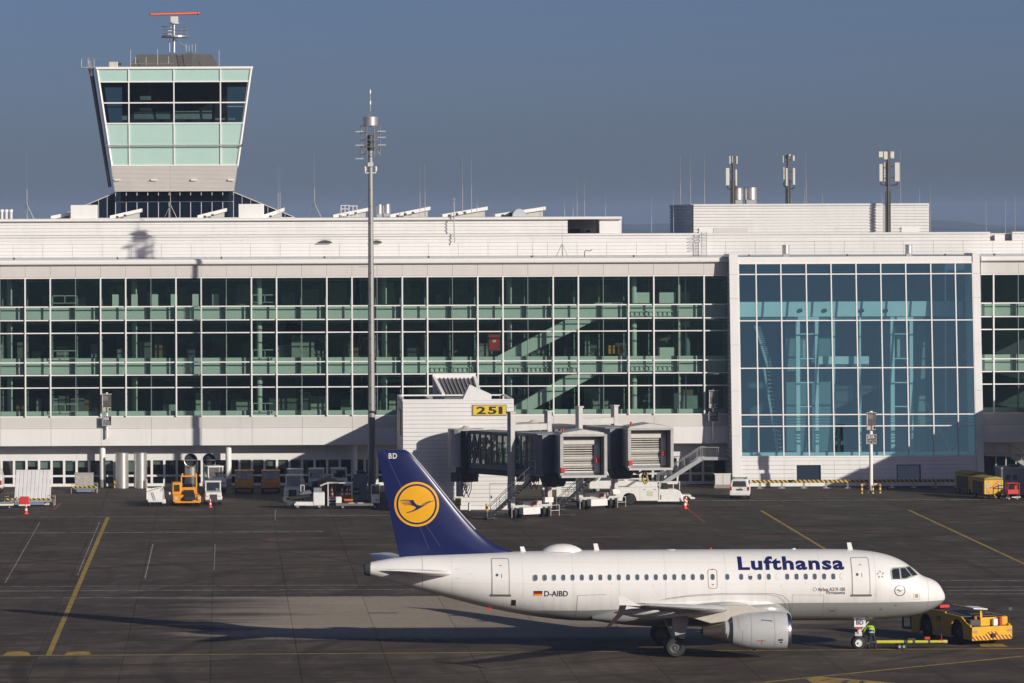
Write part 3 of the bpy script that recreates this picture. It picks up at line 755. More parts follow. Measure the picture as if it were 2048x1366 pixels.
def livery():
    m, n, l = nodes_of('fuselage_paint'); p = n['Principled BSDF']
    p.inputs['Roughness'].default_value = .30; p.inputs['Coat Weight'].default_value = .35; p.inputs['Coat Roughness'].default_value = .12
    tc = n.new('ShaderNodeTexCoord'); sp = n.new('ShaderNodeSeparateXYZ'); l.new(tc.outputs['Object'], sp.inputs[0])
    mr = n.new('ShaderNodeMapRange'); mr.inputs[1].default_value = -4.9; mr.inputs[2].default_value = 7.1; mr.inputs[3].default_value = 2.44; mr.inputs[4].default_value = 2.86
    l.new(sp.outputs[0], mr.inputs[0])
    su = n.new('ShaderNodeMath'); su.operation = 'SUBTRACT'; l.new(sp.outputs[2], su.inputs[0]); l.new(mr.outputs[0], su.inputs[1])
    st = n.new('ShaderNodeMapRange'); st.inputs[1].default_value = -.012; st.inputs[2].default_value = .012; l.new(su.outputs[0], st.inputs[0])
    rearm = n.new('ShaderNodeMapRange'); rearm.inputs[1].default_value = -9.2; rearm.inputs[2].default_value = -7.2; l.new(sp.outputs[0], rearm.inputs[0])
    inv = n.new('ShaderNodeMath'); inv.operation = 'SUBTRACT'; inv.inputs[0].default_value = 1; l.new(st.outputs[0], inv.inputs[1])
    gm = n.new('ShaderNodeMath'); gm.operation = 'MULTIPLY'; l.new(inv.outputs[0], gm.inputs[0]); l.new(rearm.outputs[0], gm.inputs[1])
    mx = n.new('ShaderNodeMix'); mx.data_type = 'RGBA'; mx.inputs[6].default_value = (.80, .79, .77, 1); mx.inputs[7].default_value = (.30, .305, .30, 1)
    l.new(gm.outputs[0], mx.inputs[0])
    mp = n.new('ShaderNodeMapping'); mp.inputs['Scale'].default_value = (1.6, .5, .25); l.new(tc.outputs['Object'], mp.inputs[0])
    no = n.new('ShaderNodeTexNoise'); no.inputs['Scale'].default_value = 1.3; no.inputs['Detail'].default_value = 7; l.new(mp.outputs[0], no.inputs['Vector'])
    # grime builds up low on the hull
    lo = n.new('ShaderNodeMapRange'); lo.inputs[1].default_value = 1.5; lo.inputs[2].default_value = 4.2; lo.inputs[3].default_value = .42; lo.inputs[4].default_value = .05; l.new(sp.outputs[2], lo.inputs[0])
    nr = n.new('ShaderNodeMapRange'); nr.inputs[1].default_value = .45; nr.inputs[2].default_value = .75; l.new(no.outputs[0], nr.inputs[0])
    fm = n.new('ShaderNodeMath'); fm.operation = 'MULTIPLY'; l.new(nr.outputs[0], fm.inputs[0]); l.new(lo.outputs[0], fm.inputs[1])
    m2 = n.new('ShaderNodeMix'); m2.data_type = 'RGBA'; m2.inputs[7].default_value = (.30, .26, .20, 1); l.new(fm.outputs[0], m2.inputs[0]); l.new(mx.outputs[2], m2.inputs[6])
    l.new(m2.outputs[2], p.inputs['Base Color']); MATS['livery'] = m; return m
LIV = livery()
ACW = mat('aircraft_white', (.79, .78, .76), .3, var=.05, coat=.3)
ACG = mat('aircraft_grey', (.42, .43, .43), .35, var=.08, scale=1.5, coat=.15)
WINGG = mat('wing_grey', (.40, .415, .43), .42, var=.10, scale=1.2)
NAC = mat('nacelle_grey', (.47, .48, .485), .3, var=.06, scale=1.2, coat=.3)
TAILB = mat('tail_blue', (.010, .016, .085), .22, var=.08, scale=1, coat=.4)
LBLUE = mat('lettering_blue', (.012, .018, .10), .3, var=.02)
LYEL = mat('emblem_yellow', (.80, .40, .012), .35, var=.05, scale=2)
LINE = mat('panel_line', (.30, .28, .25), .6, var=.1)
LINED = mat('panel_line_dark', (.10, .095, .09), .6, var=.1)
CHROME = mat('polished_metal', (.82, .81, .79), .14, metal=1.0, var=.04)
HOTM = mat('exhaust_metal', (.30, .26, .21), .34, metal=.9, var=.2, scale=4)
PANE = mat('cabin_pane', (.085, .125, .17), .15, var=.2, scale=8)  # base colour lightened and blued to stand in for reflected sky
CPANE = mat('cockpit_pane', (.02, .028, .035), .06, var=.2, scale=4)

N = 56
ss = [0, .012, .03, .06, .12, .2, .3, .43, .6, .81, 1.05, 1.3, 1.45, 1.59, 1.73, 1.88, 2.05, 2.23, 2.41, 2.6, 2.95, 3.31, 3.7, 4.03, 4.6, 5.12, 5.8, 6.56] + [7.5+i*.95 for i in range(27)] + [32.95, 33.4]
ss = sorted(set(round(q, 3) for q in ss if q <= 33.4))
rings = []
for s in ss:
    zc, h_, w_ = fus(s)
    rings.append([(NOSE-s, AY + w_*math.sin(2*math.pi*k/N), zc + h_*math.cos(2*math.pi*k/N)) for k in range(N)])
FUS = MB().loft(rings).build('fuselage', LIV, AC, smooth=True)
zc, h_, w_ = fus(33.4)
MB().lathe([(.44,0),(.42,.18),(.36,.34),(.30,.36),(.27,.1)], (NOSE-33.39, AY, zc), (-1,0,.06), 24).build('exhaust_cone', DARKM, AC, smooth=True)

def conform(me_or_mb, fy, zstep=.11, xstep=None):
    """cut a flat xz mesh into thin bands and lay it on a curved side"""
    bm = bmesh.new()
    if isinstance(me_or_mb, MB):
        me = bpy.data.meshes.new('t'); me.from_pydata(me_or_mb.v, [], me_or_mb.f); bm.from_mesh(me)
    else: bm.from_mesh(me_or_mb)
    bm.normal_update(); bmesh.ops.triangulate(bm, faces=bm.faces)
    zs = [v.co.z for v in bm.verts]; z = min(zs) + zstep
    while z < max(zs):
        bmesh.ops.bisect_plane(bm, geom=bm.verts[:]+bm.edges[:]+bm.faces[:], plane_co=(0,0,z), plane_no=(0,0,1)); z += zstep
    if xstep:
        xs_ = [v.co.x for v in bm.verts]; x = min(xs_) + xstep
        while x < max(xs_):
            bmesh.ops.bisect_plane(bm, geom=bm.verts[:]+bm.edges[:]+bm.faces[:], plane_co=(x,0,0), plane_no=(1,0,0)); x += xstep
    for v in bm.verts: v.co.y = fy(v.co.x, v.co.z)
    return bm
def decal(name, src, m, fy, parent, zstep=.11, xstep=None):
    bm = conform(src, fy, zstep, xstep); me = bpy.data.meshes.new(name); bm.to_mesh(me); bm.free()
    off = ORG.get(parent.name, Vector((0,0,0)))
    for v in me.vertices: v.co -= off
    me.materials.clear(); me.materials.append(m)
    o = bpy.data.objects.new(name, me); COL.objects.link(o); o.parent = parent; ORG[o.name] = off; return o
def aw(x, y): p = W(x, y, AY-1.95); return p.x, p.z          # photo position on the near hull side -> (x, z)
def text_decal(name, txt, m, x0, z0, height, width, bold, parent, fy, off=.012):
    me = text_mesh(txt, m, height, width, bold, 1.12 if txt == 'Lufthansa' else 1.0)
    for v in me.vertices: v.co.x += x0; v.co.z += z0
    return decal(name, me, m, fy, parent)
def ribbon(pts, w, closed=True):
    """flat ribbon along an xz outline"""
    mb = MB(); n = len(pts); L = []; 
    for i in range(n):
        a, b = pts[(i-1) % n] if closed or i else pts[0], pts[(i+1) % n] if closed or i < n-1 else pts[-1]
        d = Vector((b[0]-a[0], b[1]-a[1])); d.normalize(); nn = Vector((-d.y, d.x))*(w/2)
        L.append(((pts[i][0]+nn.x, 0, pts[i][1]+nn.y), (pts[i][0]-nn.x, 0, pts[i][1]-nn.y)))
    for i in range(n if closed else n-1):
        j = (i+1) % n; mb.poly([L[i][0], L[j][0], L[j][1], L[i][1]])
    return mb
def rrect(x0, x1, z0, z1, r, k=5):
    out = []
    for cx, cz, a0 in ((x1-r, z1-r, 0), (x0+r, z1-r, 90), (x0+r, z0+r, 180), (x1-r, z0+r, 270)):
        for i in range(k+1):
            t = R(a0 + 90*i/k); out.append((cx + r*math.cos(t), cz + r*math.sin(t)))
    return out
side = lambda off: (lambda X, Z: skin_y(X, Z, off))

# cabin windows (near side, and the same again on the far side)
def window_meshes(Z, sgn):
    ou = rrect(-.135, .135, -.185, .185, .125); inn = rrect(-.115, .115, -.165, .165, .106)
    X = 22.0
    def y(z, off): return skin_y(X, Z+z, off, sgn) - AY
    fr = MB(); n = len(ou)
    fr.add([(p[0], y(p[1], .004), p[1]) for p in ou] + [(p[0], y(p[1], .012), p[1]) for p in inn], [(i, (i+1) % n, n+(i+1) % n, n+i) for i in range(n)])
    pn = MB().poly([(p[0], y(p[1], .011), p[1]) for p in inn])
    sh = MB().poly([(p[0], y(p[1], .013), p[1]) for p in inn if p[1] > .01] + [])
    return fr.mesh('window_frame', mat('window_surround', (.62, .61, .59), .4)), pn.mesh('pane', PANE), pn.mesh('closed_shade', ACW), sh.mesh('half_shade', ACW)
wx = [1071.5+18.5*k for k in range(19)] + [1455, 1482.8, 1501, 1519.4, 1538, 1556.5, 1574.9, 1593.5, 1612, 1630, 1648.7, 1667, 1685]
wz = aw(1300, 1154.6)[1]
for sgn in (-1, 1):
    wf, wp, wc, wh = window_meshes(wz, sgn)
    for q in wx:
        X = aw(q, 1154)[0]
        o = put('cabin_window', wf, (X, AY, wz), AC)
        shut = q in (1556.5, 1685) and sgn < 0
        put('closed_shade' if shut else 'pane', wc if shut else wp, (X, AY, wz), o)
        if q == 1501: put('half_shade', wh, (X, AY, wz), o)
# doors
def door(x0, y0, x1, y1, win=True):
    (a, zt_), (b, zb_) = aw(x0, y0), aw(x1, y1)
    nx, nz = 4, 14; g = MB()
    ps = [(a+(b-a)*i/nx, skin_y(a+(b-a)*i/nx, zb_+(zt_-zb_)*j/nz, .014), zb_+(zt_-zb_)*j/nz) for j in range(nz+1) for i in range(nx+1)]
    g.add(ps, [(j*(nx+1)+i, j*(nx+1)+i+1, (j+1)*(nx+1)+i+1, (j+1)*(nx+1)+i) for j in range(nz) for i in range(nx)])
    d = g.build('cabin_door', ACW, AC, smooth=True)
    decal('door_outline', ribbon(rrect(a-.02, b+.02, zb_-.02, zt_+.02, .09), .05), mat('door_seal', (.36, .345, .32), .5), side(.02), d)
    decal('door_sill', ribbon([(a-.12, zb_-.05), (b+.12, zb_-.05)], .12, False), mat('door_sill_grey', (.16, .145, .125), .5), side(.03), d)
    xm = a + (b-a)*.28; zm_ = zb_ + (zt_-zb_)*.56
    decal('door_window', MB().poly([(xm+.085*math.cos(t*.524), 0, zm_+.085*math.sin(t*.524)) for t in range(12)]), PANE, side(.022), d)
    decal('door_handle', ribbon([(a+(b-a)*.55, zm_-.16), (a+(b-a)*.55, zm_+.08)], .035, False), LINED, side(.022), d)
    decal('door_mark', ribbon([(a+(b-a)*.42, zb_+(zt_-zb_)*.82), (a+(b-a)*.58, zb_+(zt_-zb_)*.82)], .05, False), LINE, side(.022), d)
door(1705.5, 1118, 1739.5, 1189); door(985.5, 1120, 1018.5, 1190)
(a, zt_), (b, zb_) = aw(1416.5, 1139.5), aw(1434.5, 1176.5)
ex = decal('emergency_exit', ribbon(rrect(a, b, zb_, zt_, .12), .035), LINE, side(.012), AC)
put('exit_window', wf, ((a+b)/2, AY, wz), ex) if False else None
wf, wp, wc, wh = window_meshes(wz, -1)
o = put('cabin_window', wf, (aw(1425.7, 1154)[0], AY, wz), AC); put('pane', wp, (aw(1425.7, 1154)[0], AY, wz), o)
for dz in (.42, -.43): decal('exit_mark', ribbon([((a+b)/2-.05, wz+dz), ((a+b)/2+.05, wz+dz)], .06, False), RED, side(.013), AC)
# panel lines
def lines(name, pts, w=.022, m=LINE, closed=False, off=.010): return decal(name, ribbon([aw(*p) for p in pts], w, closed), m, side(off), AC)
lines('cargo_door_outline', [(1585,1190),(1648,1190),(1649,1236),(1585,1236)], closed=True)
lines('cargo_door_outline', [(1155,1191),(1212,1189)]); lines('cargo_door_outline', [(1155,1191),(1154,1236)])
lines('panel_seam', [(846,1113),(847,1178)], .02); lines('panel_seam', [(1862,1151+10),(1861,1215)], .014)
lines('service_hatch', [(1657,1217),(1676,1217),(1676,1230),(1657,1230)], .03, mat('hatch_red', (.36, .22, .19), .5), True)
lines('service_hatch', [(1830,1187),(1842,1187),(1842,1200),(1830,1200)], .03, mat('hatch_pale', (.50, .44, .40), .5), True)
lines('hatch_plate', [(1833,1193),(1839,1193)], .22, LINE); lines('hatch_plate', [(1661,1223.5),(1672,1223.5)], .14, mat('hatch_brown', (.22, .17, .14), .5))
lines('static_port', [(1792,1211.5),(1795,1211.5)], .07, LINED); lines('static_port', [(1762,1220),(1767,1220)], .05, LINED)
lines('outflow_opening', [(1028.5,1201),(1028.5,1213)], .26, BLACK, off=.014); lines('outflow_flap', [(1034.5,1201),(1034.5,1214)], .09, WTRIM, off=.016)
SEAMF = mat('skin_seam', (.60, .585, .56), .5, var=.05)
for xs_ in (905, 1046, 1146, 1238, 1331, 1452, 1531, 1640, 1752): lines('skin_seam', [(xs_, 1106), (xs_+.6, 1196)], .014, SEAMF, off=.006)
for y_ in (1126, 1168): lines('skin_seam', [(900+40*k, y_-.00*k) for k in range(21)], .010, SEAMF, off=.006)
for x_, y_ in ((912,1140),(918,1140),(912,1158),(918,1158),(940,1149),(1222,1168),(1305,1172),(1560,1172),(1610,1165),(1750,1190),(1830,1176)): lines('stencil_mark', [(x_, y_), (x_+3.2, y_)], .03, mat('stencil_grey', (.50, .42, .40), .5), off=.009)
# titles and emblems
x0, zz = aw(1477.5, 1141.0); x1, z1 = aw(1690, 1114)
text_decal('airline_title', 'Lufthansa', LBLUE, x0, zz, z1-zz, x1-x0, .036, AC, side(.013))
x0, zz = aw(1089, 1193); x1, z1 = aw(1136, 1181.5)
text_decal('registration', 'D-AIBD', mat('lettering_dark', (.02, .025, .045), .4), x0, zz, z1-zz, x1-x0, .018, AC, side(.013))
for i, c in enumerate(((.02,.02,.02), (.55,.02,.015), (.80,.42,.01))):
    p, q = aw(1067.5, 1182+i*3.4), aw(1085, 1185.4+i*3.4)
    decal('flag_band', MB().poly([(p[0],0,q[1]),(q[0],0,q[1]),(q[0],0,p[1]),(p[0],0,p[1])]), mat('flag_%d' % i, c, .4, var=.02), side(.013), AC)
TXT = mat('small_lettering', (.06, .055, .055), .5, var=.05)
x0, zz = aw(1635.5, 1182.5); x1, z1 = aw(1690, 1174.5); text_decal('type_title', 'Airbus A319-100', TXT, x0, zz, z1-zz, x1-x0, .006, AC, side(.013))
x0, zz = aw(1653, 1188.5); x1, z1 = aw(1690, 1181.5); text_decal('name_title', 'Pirmasens', TXT, x0, zz, z1-zz, x1-x0, .006, AC, side(.013))
p = aw(1629.5, 1178.5); decal('small_roundel', ribbon([(p[0]+.10*math.cos(t*.35), p[1]+.10*math.sin(t*.35)) for t in range(18)], .018), TXT, side(.013), AC)
CR = [[(575,548),(590,592),(625,642),(680,682),(740,697),(800,697),(860,675),(940,625),(1050,580),(1120,558),(1126,574),(1060,594),(950,648),(850,714),(760,768),(680,812),(560,862),(440,897),(385,897),(372,880),(430,872),(520,846),(600,802),(645,752),(600,722),(540,692),(512,640),(490,598),(462,548)],
      [(190,566),(200,578),(320,566),(475,568),(500,547),(400,541),(300,546)], [(232,602),(240,614),(380,606),(505,612),(490,586),(360,592)],
      [(268,640),(278,655),(400,645),(530,652),(508,622),(380,630)], [(312,674),(314,692),(420,684),(520,694),(610,726),(545,664),(420,668)],
      [(792,668),(900,616),(1020,568),(1044,576),(920,628),(808,684)]]
def crane(name, cx, cz, r, m, fy, parent):
    mb = MB()
    from mathutils.geometry import tessellate_polygon
    for pl in CR:
        pts = [Vector((cx+(q[0]-661)/610*r, cz-(q[1]-664)/610*r, 0)) for q in pl]
        mb.add([(q.x, 0, q.y) for q in pts], [tuple(t) for t in tessellate_polygon([pts])])
    return decal(name, mb, m, fy, parent, .12, .14)
def disc(name, cx, cz, r0, r1, m, fy, parent):
    n = 64; mb = MB()
    pts = [[(cx+r*math.cos(2*math.pi*i/n), 0, cz+r*math.sin(2*math.pi*i/n)) for i in range(n)] for r in (r0, r1)]
    if r0 == 0: mb.poly(pts[1])
    else: mb.add(pts[0]+pts[1], [(i, (i+1) % n, n+(i+1) % n, n+i) for i in range(n)])
    return decal(name, mb, m, fy, parent, .1, .14)
p = aw(1801, 1181.5)
disc('nose_emblem_ring', p[0], p[1], .285, .325, TXT, side(.012), AC); crane('nose_emblem_bird', p[0], p[1], .31, TXT, side(.014), AC)
p = aw(1762, 1149.5)                                          # five small wedges in a ring
st = MB()
for k in range(5):
    t = R(90+72*k); c, s_ = math.cos(t), math.sin(t)
    for (r0, da, db) in ((.13, -20, 18),):
        st.poly([(p[0]+.24*math.cos(t+R(14)), 0, p[1]+.24*math.sin(t+R(14))), (p[0]+.15*math.cos(t-R(30)), 0, p[1]+.15*math.sin(t-R(30))), (p[0]+.13*math.cos(t+R(12)), 0, p[1]+.13*math.sin(t+R(12)))])
decal('star_emblem', st, TXT, side(.013), AC)

# cockpit windows
for sgn in (-1, 1):
    fy = lambda X, Z, s_=sgn: skin_y(X, Z, .016, s_)
    fo = lambda X, Z, s_=sgn: skin_y(X, Z, .010, s_)
    cps = [[(1786.5,1158.5),(1786,1143),(1790,1139),(1801.5,1138.5),(1802,1159)], [(1805,1158),(1805,1138.5),(1815.5,1138.5),(1826.5,1153),(1815,1157.5)], [(1817.5,1137.5),(1827,1137.3),(1841,1152.5),(1829,1153.5)]]
    rim = [(1783,1160.5),(1783,1141.5),(1788,1136.8),(1828,1135.8),(1844,1153),(1829,1156),(1814,1160)]
    sur = decal('windscreen_surround', MB().poly([(aw(*q)[0], 0, aw(*q)[1]) for q in rim]), mat('windscreen_frame', (.33, .325, .31), .4), fo, AC, .05, .06)
    for i, c in enumerate(cps): decal('cockpit_window', MB().poly([(aw(*q)[0], 0, aw(*q)[1]) for q in c]), CPANE, fy, sur, .05, .06)

# fin with emblem
FIN = [(33.02,11.72),(31.34,11.70),(31.14,11.58),(30.98,11.42),(27.28,7.05),(26.46,6.34),(25.76,5.98),(25.0,5.70),(25.0,5.3),(31.65,5.2)]
def fin_le(z):
    L = [(5.2,24.9),(5.70,25.0),(5.98,25.76),(6.34,26.46),(7.05,27.28),(11.42,30.98),(11.58,31.14),(11.70,31.34)]
    return interp(L, z)
def fin_te(z): return 31.65 + (z-5.2)*(33.02-31.65)/(11.72-5.2)
def fin_half(s, z):
    a, b = fin_le(z), fin_te(z); c = b-a; t = max(0.0, min(1.0, (s-a)/c)); cc = min(c, 5.2)
    return cc*.052*(2.9*math.sqrt(t)*(1-t)*.9 + .25*(t*(1-t))) + .012*(1-t)
zs = [5.25,5.5,5.7,5.85,5.98,6.15,6.34,6.7,7.05,7.6,8.2,8.8,9.4,10,10.6,11.1,11.42,11.58,11.70]
ts = [0,.006,.02,.05,.1,.18,.28,.4,.55,.7,.85,1.0]
rings = []
for z in zs:
    a, b = fin_le(z), fin_te(z); up = [(a+(b-a)*t) for t in ts]; sc_ = 1.0 if z < 11.5 else (.6 if z < 11.65 else .15)
    rings.append([(NOSE-s, AY-fin_half(s, z)*sc_, z) for s in up] + [(NOSE-s, AY+fin_half(s, z)*sc_, z) for s in reversed(up[1:-1])])
FINO = MB().loft(rings).build('tail_fin', TAILB, AC, smooth=True)
le = MB()
for z0, z1 in zip(zs[8:-3], zs[9:-2]): le.bar((NOSE-fin_le(z0)+.008, AY, z0), (NOSE-fin_le(z1)+.008, AY, z1), .075, .07)
le.build('fin_leading_edge', mat('bare_edge_metal', (.78, .77, .75), .3, metal=.3), FINO)
fside = lambda off: (lambda X, Z: AY - fin_half(NOSE-X, Z) - off)
def fw(x, y): p = W(x, y, AY-.2); return p.x, p.z
c = fw(833.4, 1008.5); rr_ = 44.7*AY/F
disc('emblem_disc', c[0], c[1], 0, rr_, LYEL, fside(.012), FINO); disc('emblem_ring', c[0], c[1], rr_*.825, rr_*.905, LBLUE, fside(.017), FINO)
crane('emblem_bird', c[0], c[1], rr_, LBLUE, fside(.017), FINO)
p, q = fw(777.5, 917.5), fw(794, 906.5)
me = text_mesh('BD', WTRIM, q[1]-p[1], q[0]-p[0], .012, 1.15)
for v in me.vertices: v.co.x += p[0]; v.co.z += p[1]
decal('fin_letters', me, WTRIM, fside(.013), FINO)
for pts in ([(769,903),(796,960),(808,985)], [(838,1050),(858,1098)], [(852,1050),(880,1092)]):
    decal('rudder_seam', ribbon([fw(*q) for q in pts], .018, False), mat('seam_blue', (.10, .12, .22), .5), fside(.010), FINO, .11, .05)

# lifting surfaces
def airfoil(c, tk, n=11):
    xs_ = [0.5*(1-math.cos(math.pi*i/n)) for i in range(n+1)]
    th = lambda x: 5*tk*(.2969*math.sqrt(x)-.126*x-.3516*x*x+.2843*x**3-.1030*x**4)
    cb = lambda x: .02*4*x*(1-x)
    return [(x*c, (cb(x)+th(x))*c) for x in xs_] + [(x*c, (cb(x)-th(x))*c) for x in reversed(xs_[1:-1])]
def surface(name, m, secs, sgn, parent):
    rings = []
    for (y, le_, te_, z, tk, tw_) in secs:
        rg = []
        for (cx, cz) in airfoil(te_-le_, tk):
            cz2 = cz - (cx-(te_-le_)*.25)*math.tan(R(tw_)); rg.append((NOSE-le_-cx, AY+sgn*y, z+cz2))
        rings.append(rg)
    return MB().loft(rings).build(name, m, parent, smooth=True)
WS = [(1.4,10.95,17.6,2.35,.15,3.5), (4.0,12.34,17.55,2.62,.135,2.5), (6.4,13.58,17.5,2.90,.12,1.5), (11.5,16.21,18.9,3.50,.11,.5), (16.6,18.82,20.32,4.10,.11,-.5), (17.0,19.15,20.42,4.14,.08,-.5)]
def wing_at(y):
    for a, b in zip(WS[:-1], WS[1:]):
        if a[0] <= y <= b[0]:
            t = (y-a[0])/(b[0]-a[0]); return tuple(a[i]+(b[i]-a[i])*t for i in range(6))
for sgn in (-1, 1):
    w = surface('wing', WINGG, WS, sgn, AC)
    sl_ = MB()                                                # bare metal slats along the leading edge
    for ya, yb in ((2.4,5.2), (6.3,9.0), (9.05,11.7), (11.75,14.4), (14.45,16.4)):
        rings = []
        for y in (ya, yb):
            _, l0, t0, z0, tk, tw_ = wing_at(y); af = airfoil(t0-l0, tk)
            pts = [(cx, cz) for cx, cz in af[:4]][::-1] + [(cx, cz) for cx, cz in af[-2:]][::-1]
            rings.append([(NOSE-l0-cx+.025, AY+sgn*y, z0+cz*1.03-(cx-(t0-l0)*.25)*math.tan(R(tw_))) for cx, cz in pts])
        MB().loft(rings).build('slat', mat('slat_metal', (.62, .625, .63), .35, metal=.2), w, smooth=True)
    for yk, L in ((3.2, 3.0), (7.6, 3.6), (11.0, 3.0), (14.0, 2.5)):
        _, l0, t0, z0, tk, tw_ = wing_at(yk); xs0 = NOSE-t0+L*.62; zz0 = z0-.26
        prof = [(.03,0),(.12,.15*L),(.20,.35*L),(.19,.6*L),(.11,.85*L),(.02,L)]
        MB().lathe(prof, (xs0, AY+sgn*yk, zz0), (-1,0,-.03), 12).build('flap_track_fairing', ACG, w, smooth=True)
    # wing tip fence
    y = 17.05; fz = 4.14
    up = [(19.35,fz-.05),(20.30,fz+.48),(20.60,fz+.50),(20.50,fz)]; dn = [(20.12,fz),(20.50,fz),(20.62,fz-.45),(21.25,fz-1.18),(21.0,fz-1.15),(20.3,fz-.5)]
    MB().prism([(NOSE-a, b) for a, b in up], 'y', AY+sgn*y, AY+sgn*(y+.05)).build('wing_fence', ACW, w)
    MB().prism([(NOSE-a, b) for a, b in dn], 'y', AY+sgn*(y-.002), AY+sgn*(y+.052)).build('wing_fence', mat('fence_lower', (.022, .010, .009), .4), w)
    MB().lathe([(.02,0),(.09,.12),(.10,.35),(.04,.55)], (NOSE-19.0, AY+sgn*16.75, 4.12), (-1,0,0), 10).build('navigation_light', CPANE, w, smooth=True)
    surface('tailplane', ACW, [(.5,28.2,32.3,4.48,.10,0), (6.2,31.72,33.2,5.16,.09,0), (6.3,31.95,33.2,5.17,.03,0)], sgn, AC)
    # engine
    ez, ey, es = 1.66, AY+sgn*5.75, 9.80
    prof = [(.90,.10),(.965,.02),(1.01,.05),(1.055,.25),(1.085,.6),(1.10,1.1),(1.09,1.7),(1.04,2.4),(.95,2.9),(.83,3.30),(.80,3.30),(.80,2.5)]
    e = MB().lathe(prof, (NOSE-es, ey, ez), (-1,0,0), 48, caps=False).build('engine_cowl', NAC, AC, smooth=True)
    MB().lathe([(.86,.30),(.90,.10),(.935,.02),(.97,-.012),(1.005,.02),(1.035,.12),(1.048,.21)], (NOSE-es, ey, ez), (-1,0,0), 48, caps=False).build('inlet_lip', CHROME, e, smooth=True)
    MB().lathe([(.90,.12),(.86,.4),(.86,1.0)], (NOSE-es, ey, ez), (-1,0,0), 40, caps=False).build('inlet_duct', GREYP, e, smooth=True)
    fan = MB().lathe([(.86,.95),(.02,.96)], (NOSE-es, ey, ez), (-1,0,0), 40)
    fan.build('fan_disc', DARKM, e)
    MB().lathe([(.02,.55),(.12,.62),(.26,.95)], (NOSE-es, ey, ez), (-1,0,0), 24).build('spinner', DARKM, e, smooth=True)
    MB().lathe([(.80,2.6),(.66,3.25),(.60,3.45),(.58,3.70)], (NOSE-es, ey, ez), (-1,0,0), 40).build('inner_cowl', ACG, e, smooth=True)
    MB().lathe([(.585,3.62),(.56,3.75),(.50,3.95),(.36,4.6),(.285,4.95),(.27,4.95),(.25,4.5)], (NOSE-es, ey, ez), (-1,0,-.01), 40).build('exhaust_nozzle', HOTM, e, smooth=True)
    MB().lathe([(.17,4.6),(.12,5.05),(.03,5.28)], (NOSE-es, ey, ez), (-1,0,-.01), 20).build('exhaust_plug', DARKM, e, smooth=True)
    pyl = [(NOSE-10.9,ez+1.06),(NOSE-12.2,ez+1.42),(NOSE-13.4,ez+1.45),(NOSE-16.6,ez+1.15),(NOSE-15.6,ez+.80),(NOSE-14.3,ez+.42),(NOSE-13.2,ez+.55),(NOSE-12.2,ez+.9)]
    MB().prism(pyl, 'y', ey-.17, ey+.17).build('pylon', mat('pylon_grey', (.50, .47, .41), .45, var=.15, scale=2), AC, bevel=.05)
    def ncw(x, y, sg=sgn): p = W(x, y, AY-6.8); return p.x, p.z
    if sgn < 0:
        fe = lambda X, Z: ey - math.sqrt(max(0, 1.10**2 - (Z-ez)**2)) - .012
        fe2 = lambda X, Z: ey - math.sqrt(max(0, (interp([(0,1.0),(.25,1.055),(.6,1.085),(1.1,1.10),(1.7,1.09),(2.4,1.04),(2.9,.95),(3.3,.83)], NOSE-es-X))**2 - (Z-ez)**2)) - .010
        for pts in ([(1478,1234),(1479,1262),(1486,1262),(1486,1290)], [(1503,1224),(1504,1297)], [(1549,1224),(1551,1297)], [(1486,1261),(1548,1257)]):
            decal('cowl_seam', ribbon([ncw(*q) for q in pts], .012, False), LINE, fe2, e)
        decal('cowl_strake', ribbon([ncw(1523,1240.5), ncw(1546,1242.5)], .05, False), LINED, fe2, e)
        decal('cowl_warning', ribbon([ncw(1515,1282), ncw(1531,1282)], .05, False), mat('warning_red', (.45, .09, .06), .5), fe2, e)
        decal('cowl_warning', ribbon([ncw(1524.5,1279), ncw(1524.5,1290)], .025, False), MATS['warning_red'], fe2, e)
        decal('cowl_vent', ribbon([ncw(1557,1280.5), ncw(1566,1280)], .13, False), LINED, fe2, e); decal('cowl_vent', ribbon([ncw(1560.5,1285.5), ncw(1565,1285.3)], .07, False), BLACK, fe2, e)
        MB().box(NOSE-11.9, NOSE-11.75, ey-.1, ey+.1, ez-1.2, ez-1.06).build('drain_mast', DARKM, e)
# belly fairing
rings = []
for s, w_, zt_, zb_ in ((9.0,.9,2.5,1.75),(9.3,1.45,2.85,1.66),(9.8,1.85,3.1,1.58),(10.6,2.08,3.25,1.5),(12,2.16,3.3,1.42),(15.5,2.16,3.2,1.40),(17.2,2.13,3.05,1.42),(18.6,2.0,2.8,1.52),(19.8,1.7,2.5,1.66),(20.6,1.2,2.2,1.78)):
    zc = (zt_+zb_)/2; rings.append([(NOSE-s, AY+w_*math.copysign(abs(math.sin(2*math.pi*k/40))**.7, math.sin(2*math.pi*k/40)), zc+(zt_-zb_)/2*math.copysign(abs(math.cos(2*math.pi*k/40))**.8, math.cos(2*math.pi*k/40))) for k in range(40)])
MB().loft(rings).build('belly_fairing', LIV, AC, smooth=True)
lines('fairing_seam', [(1330,1197),(1380,1190),(1440,1186.5),(1500,1186),(1545,1186.5),(1565,1191),(1577,1202),(1581,1218),(1580,1232)], .025, LINED, off=.20)
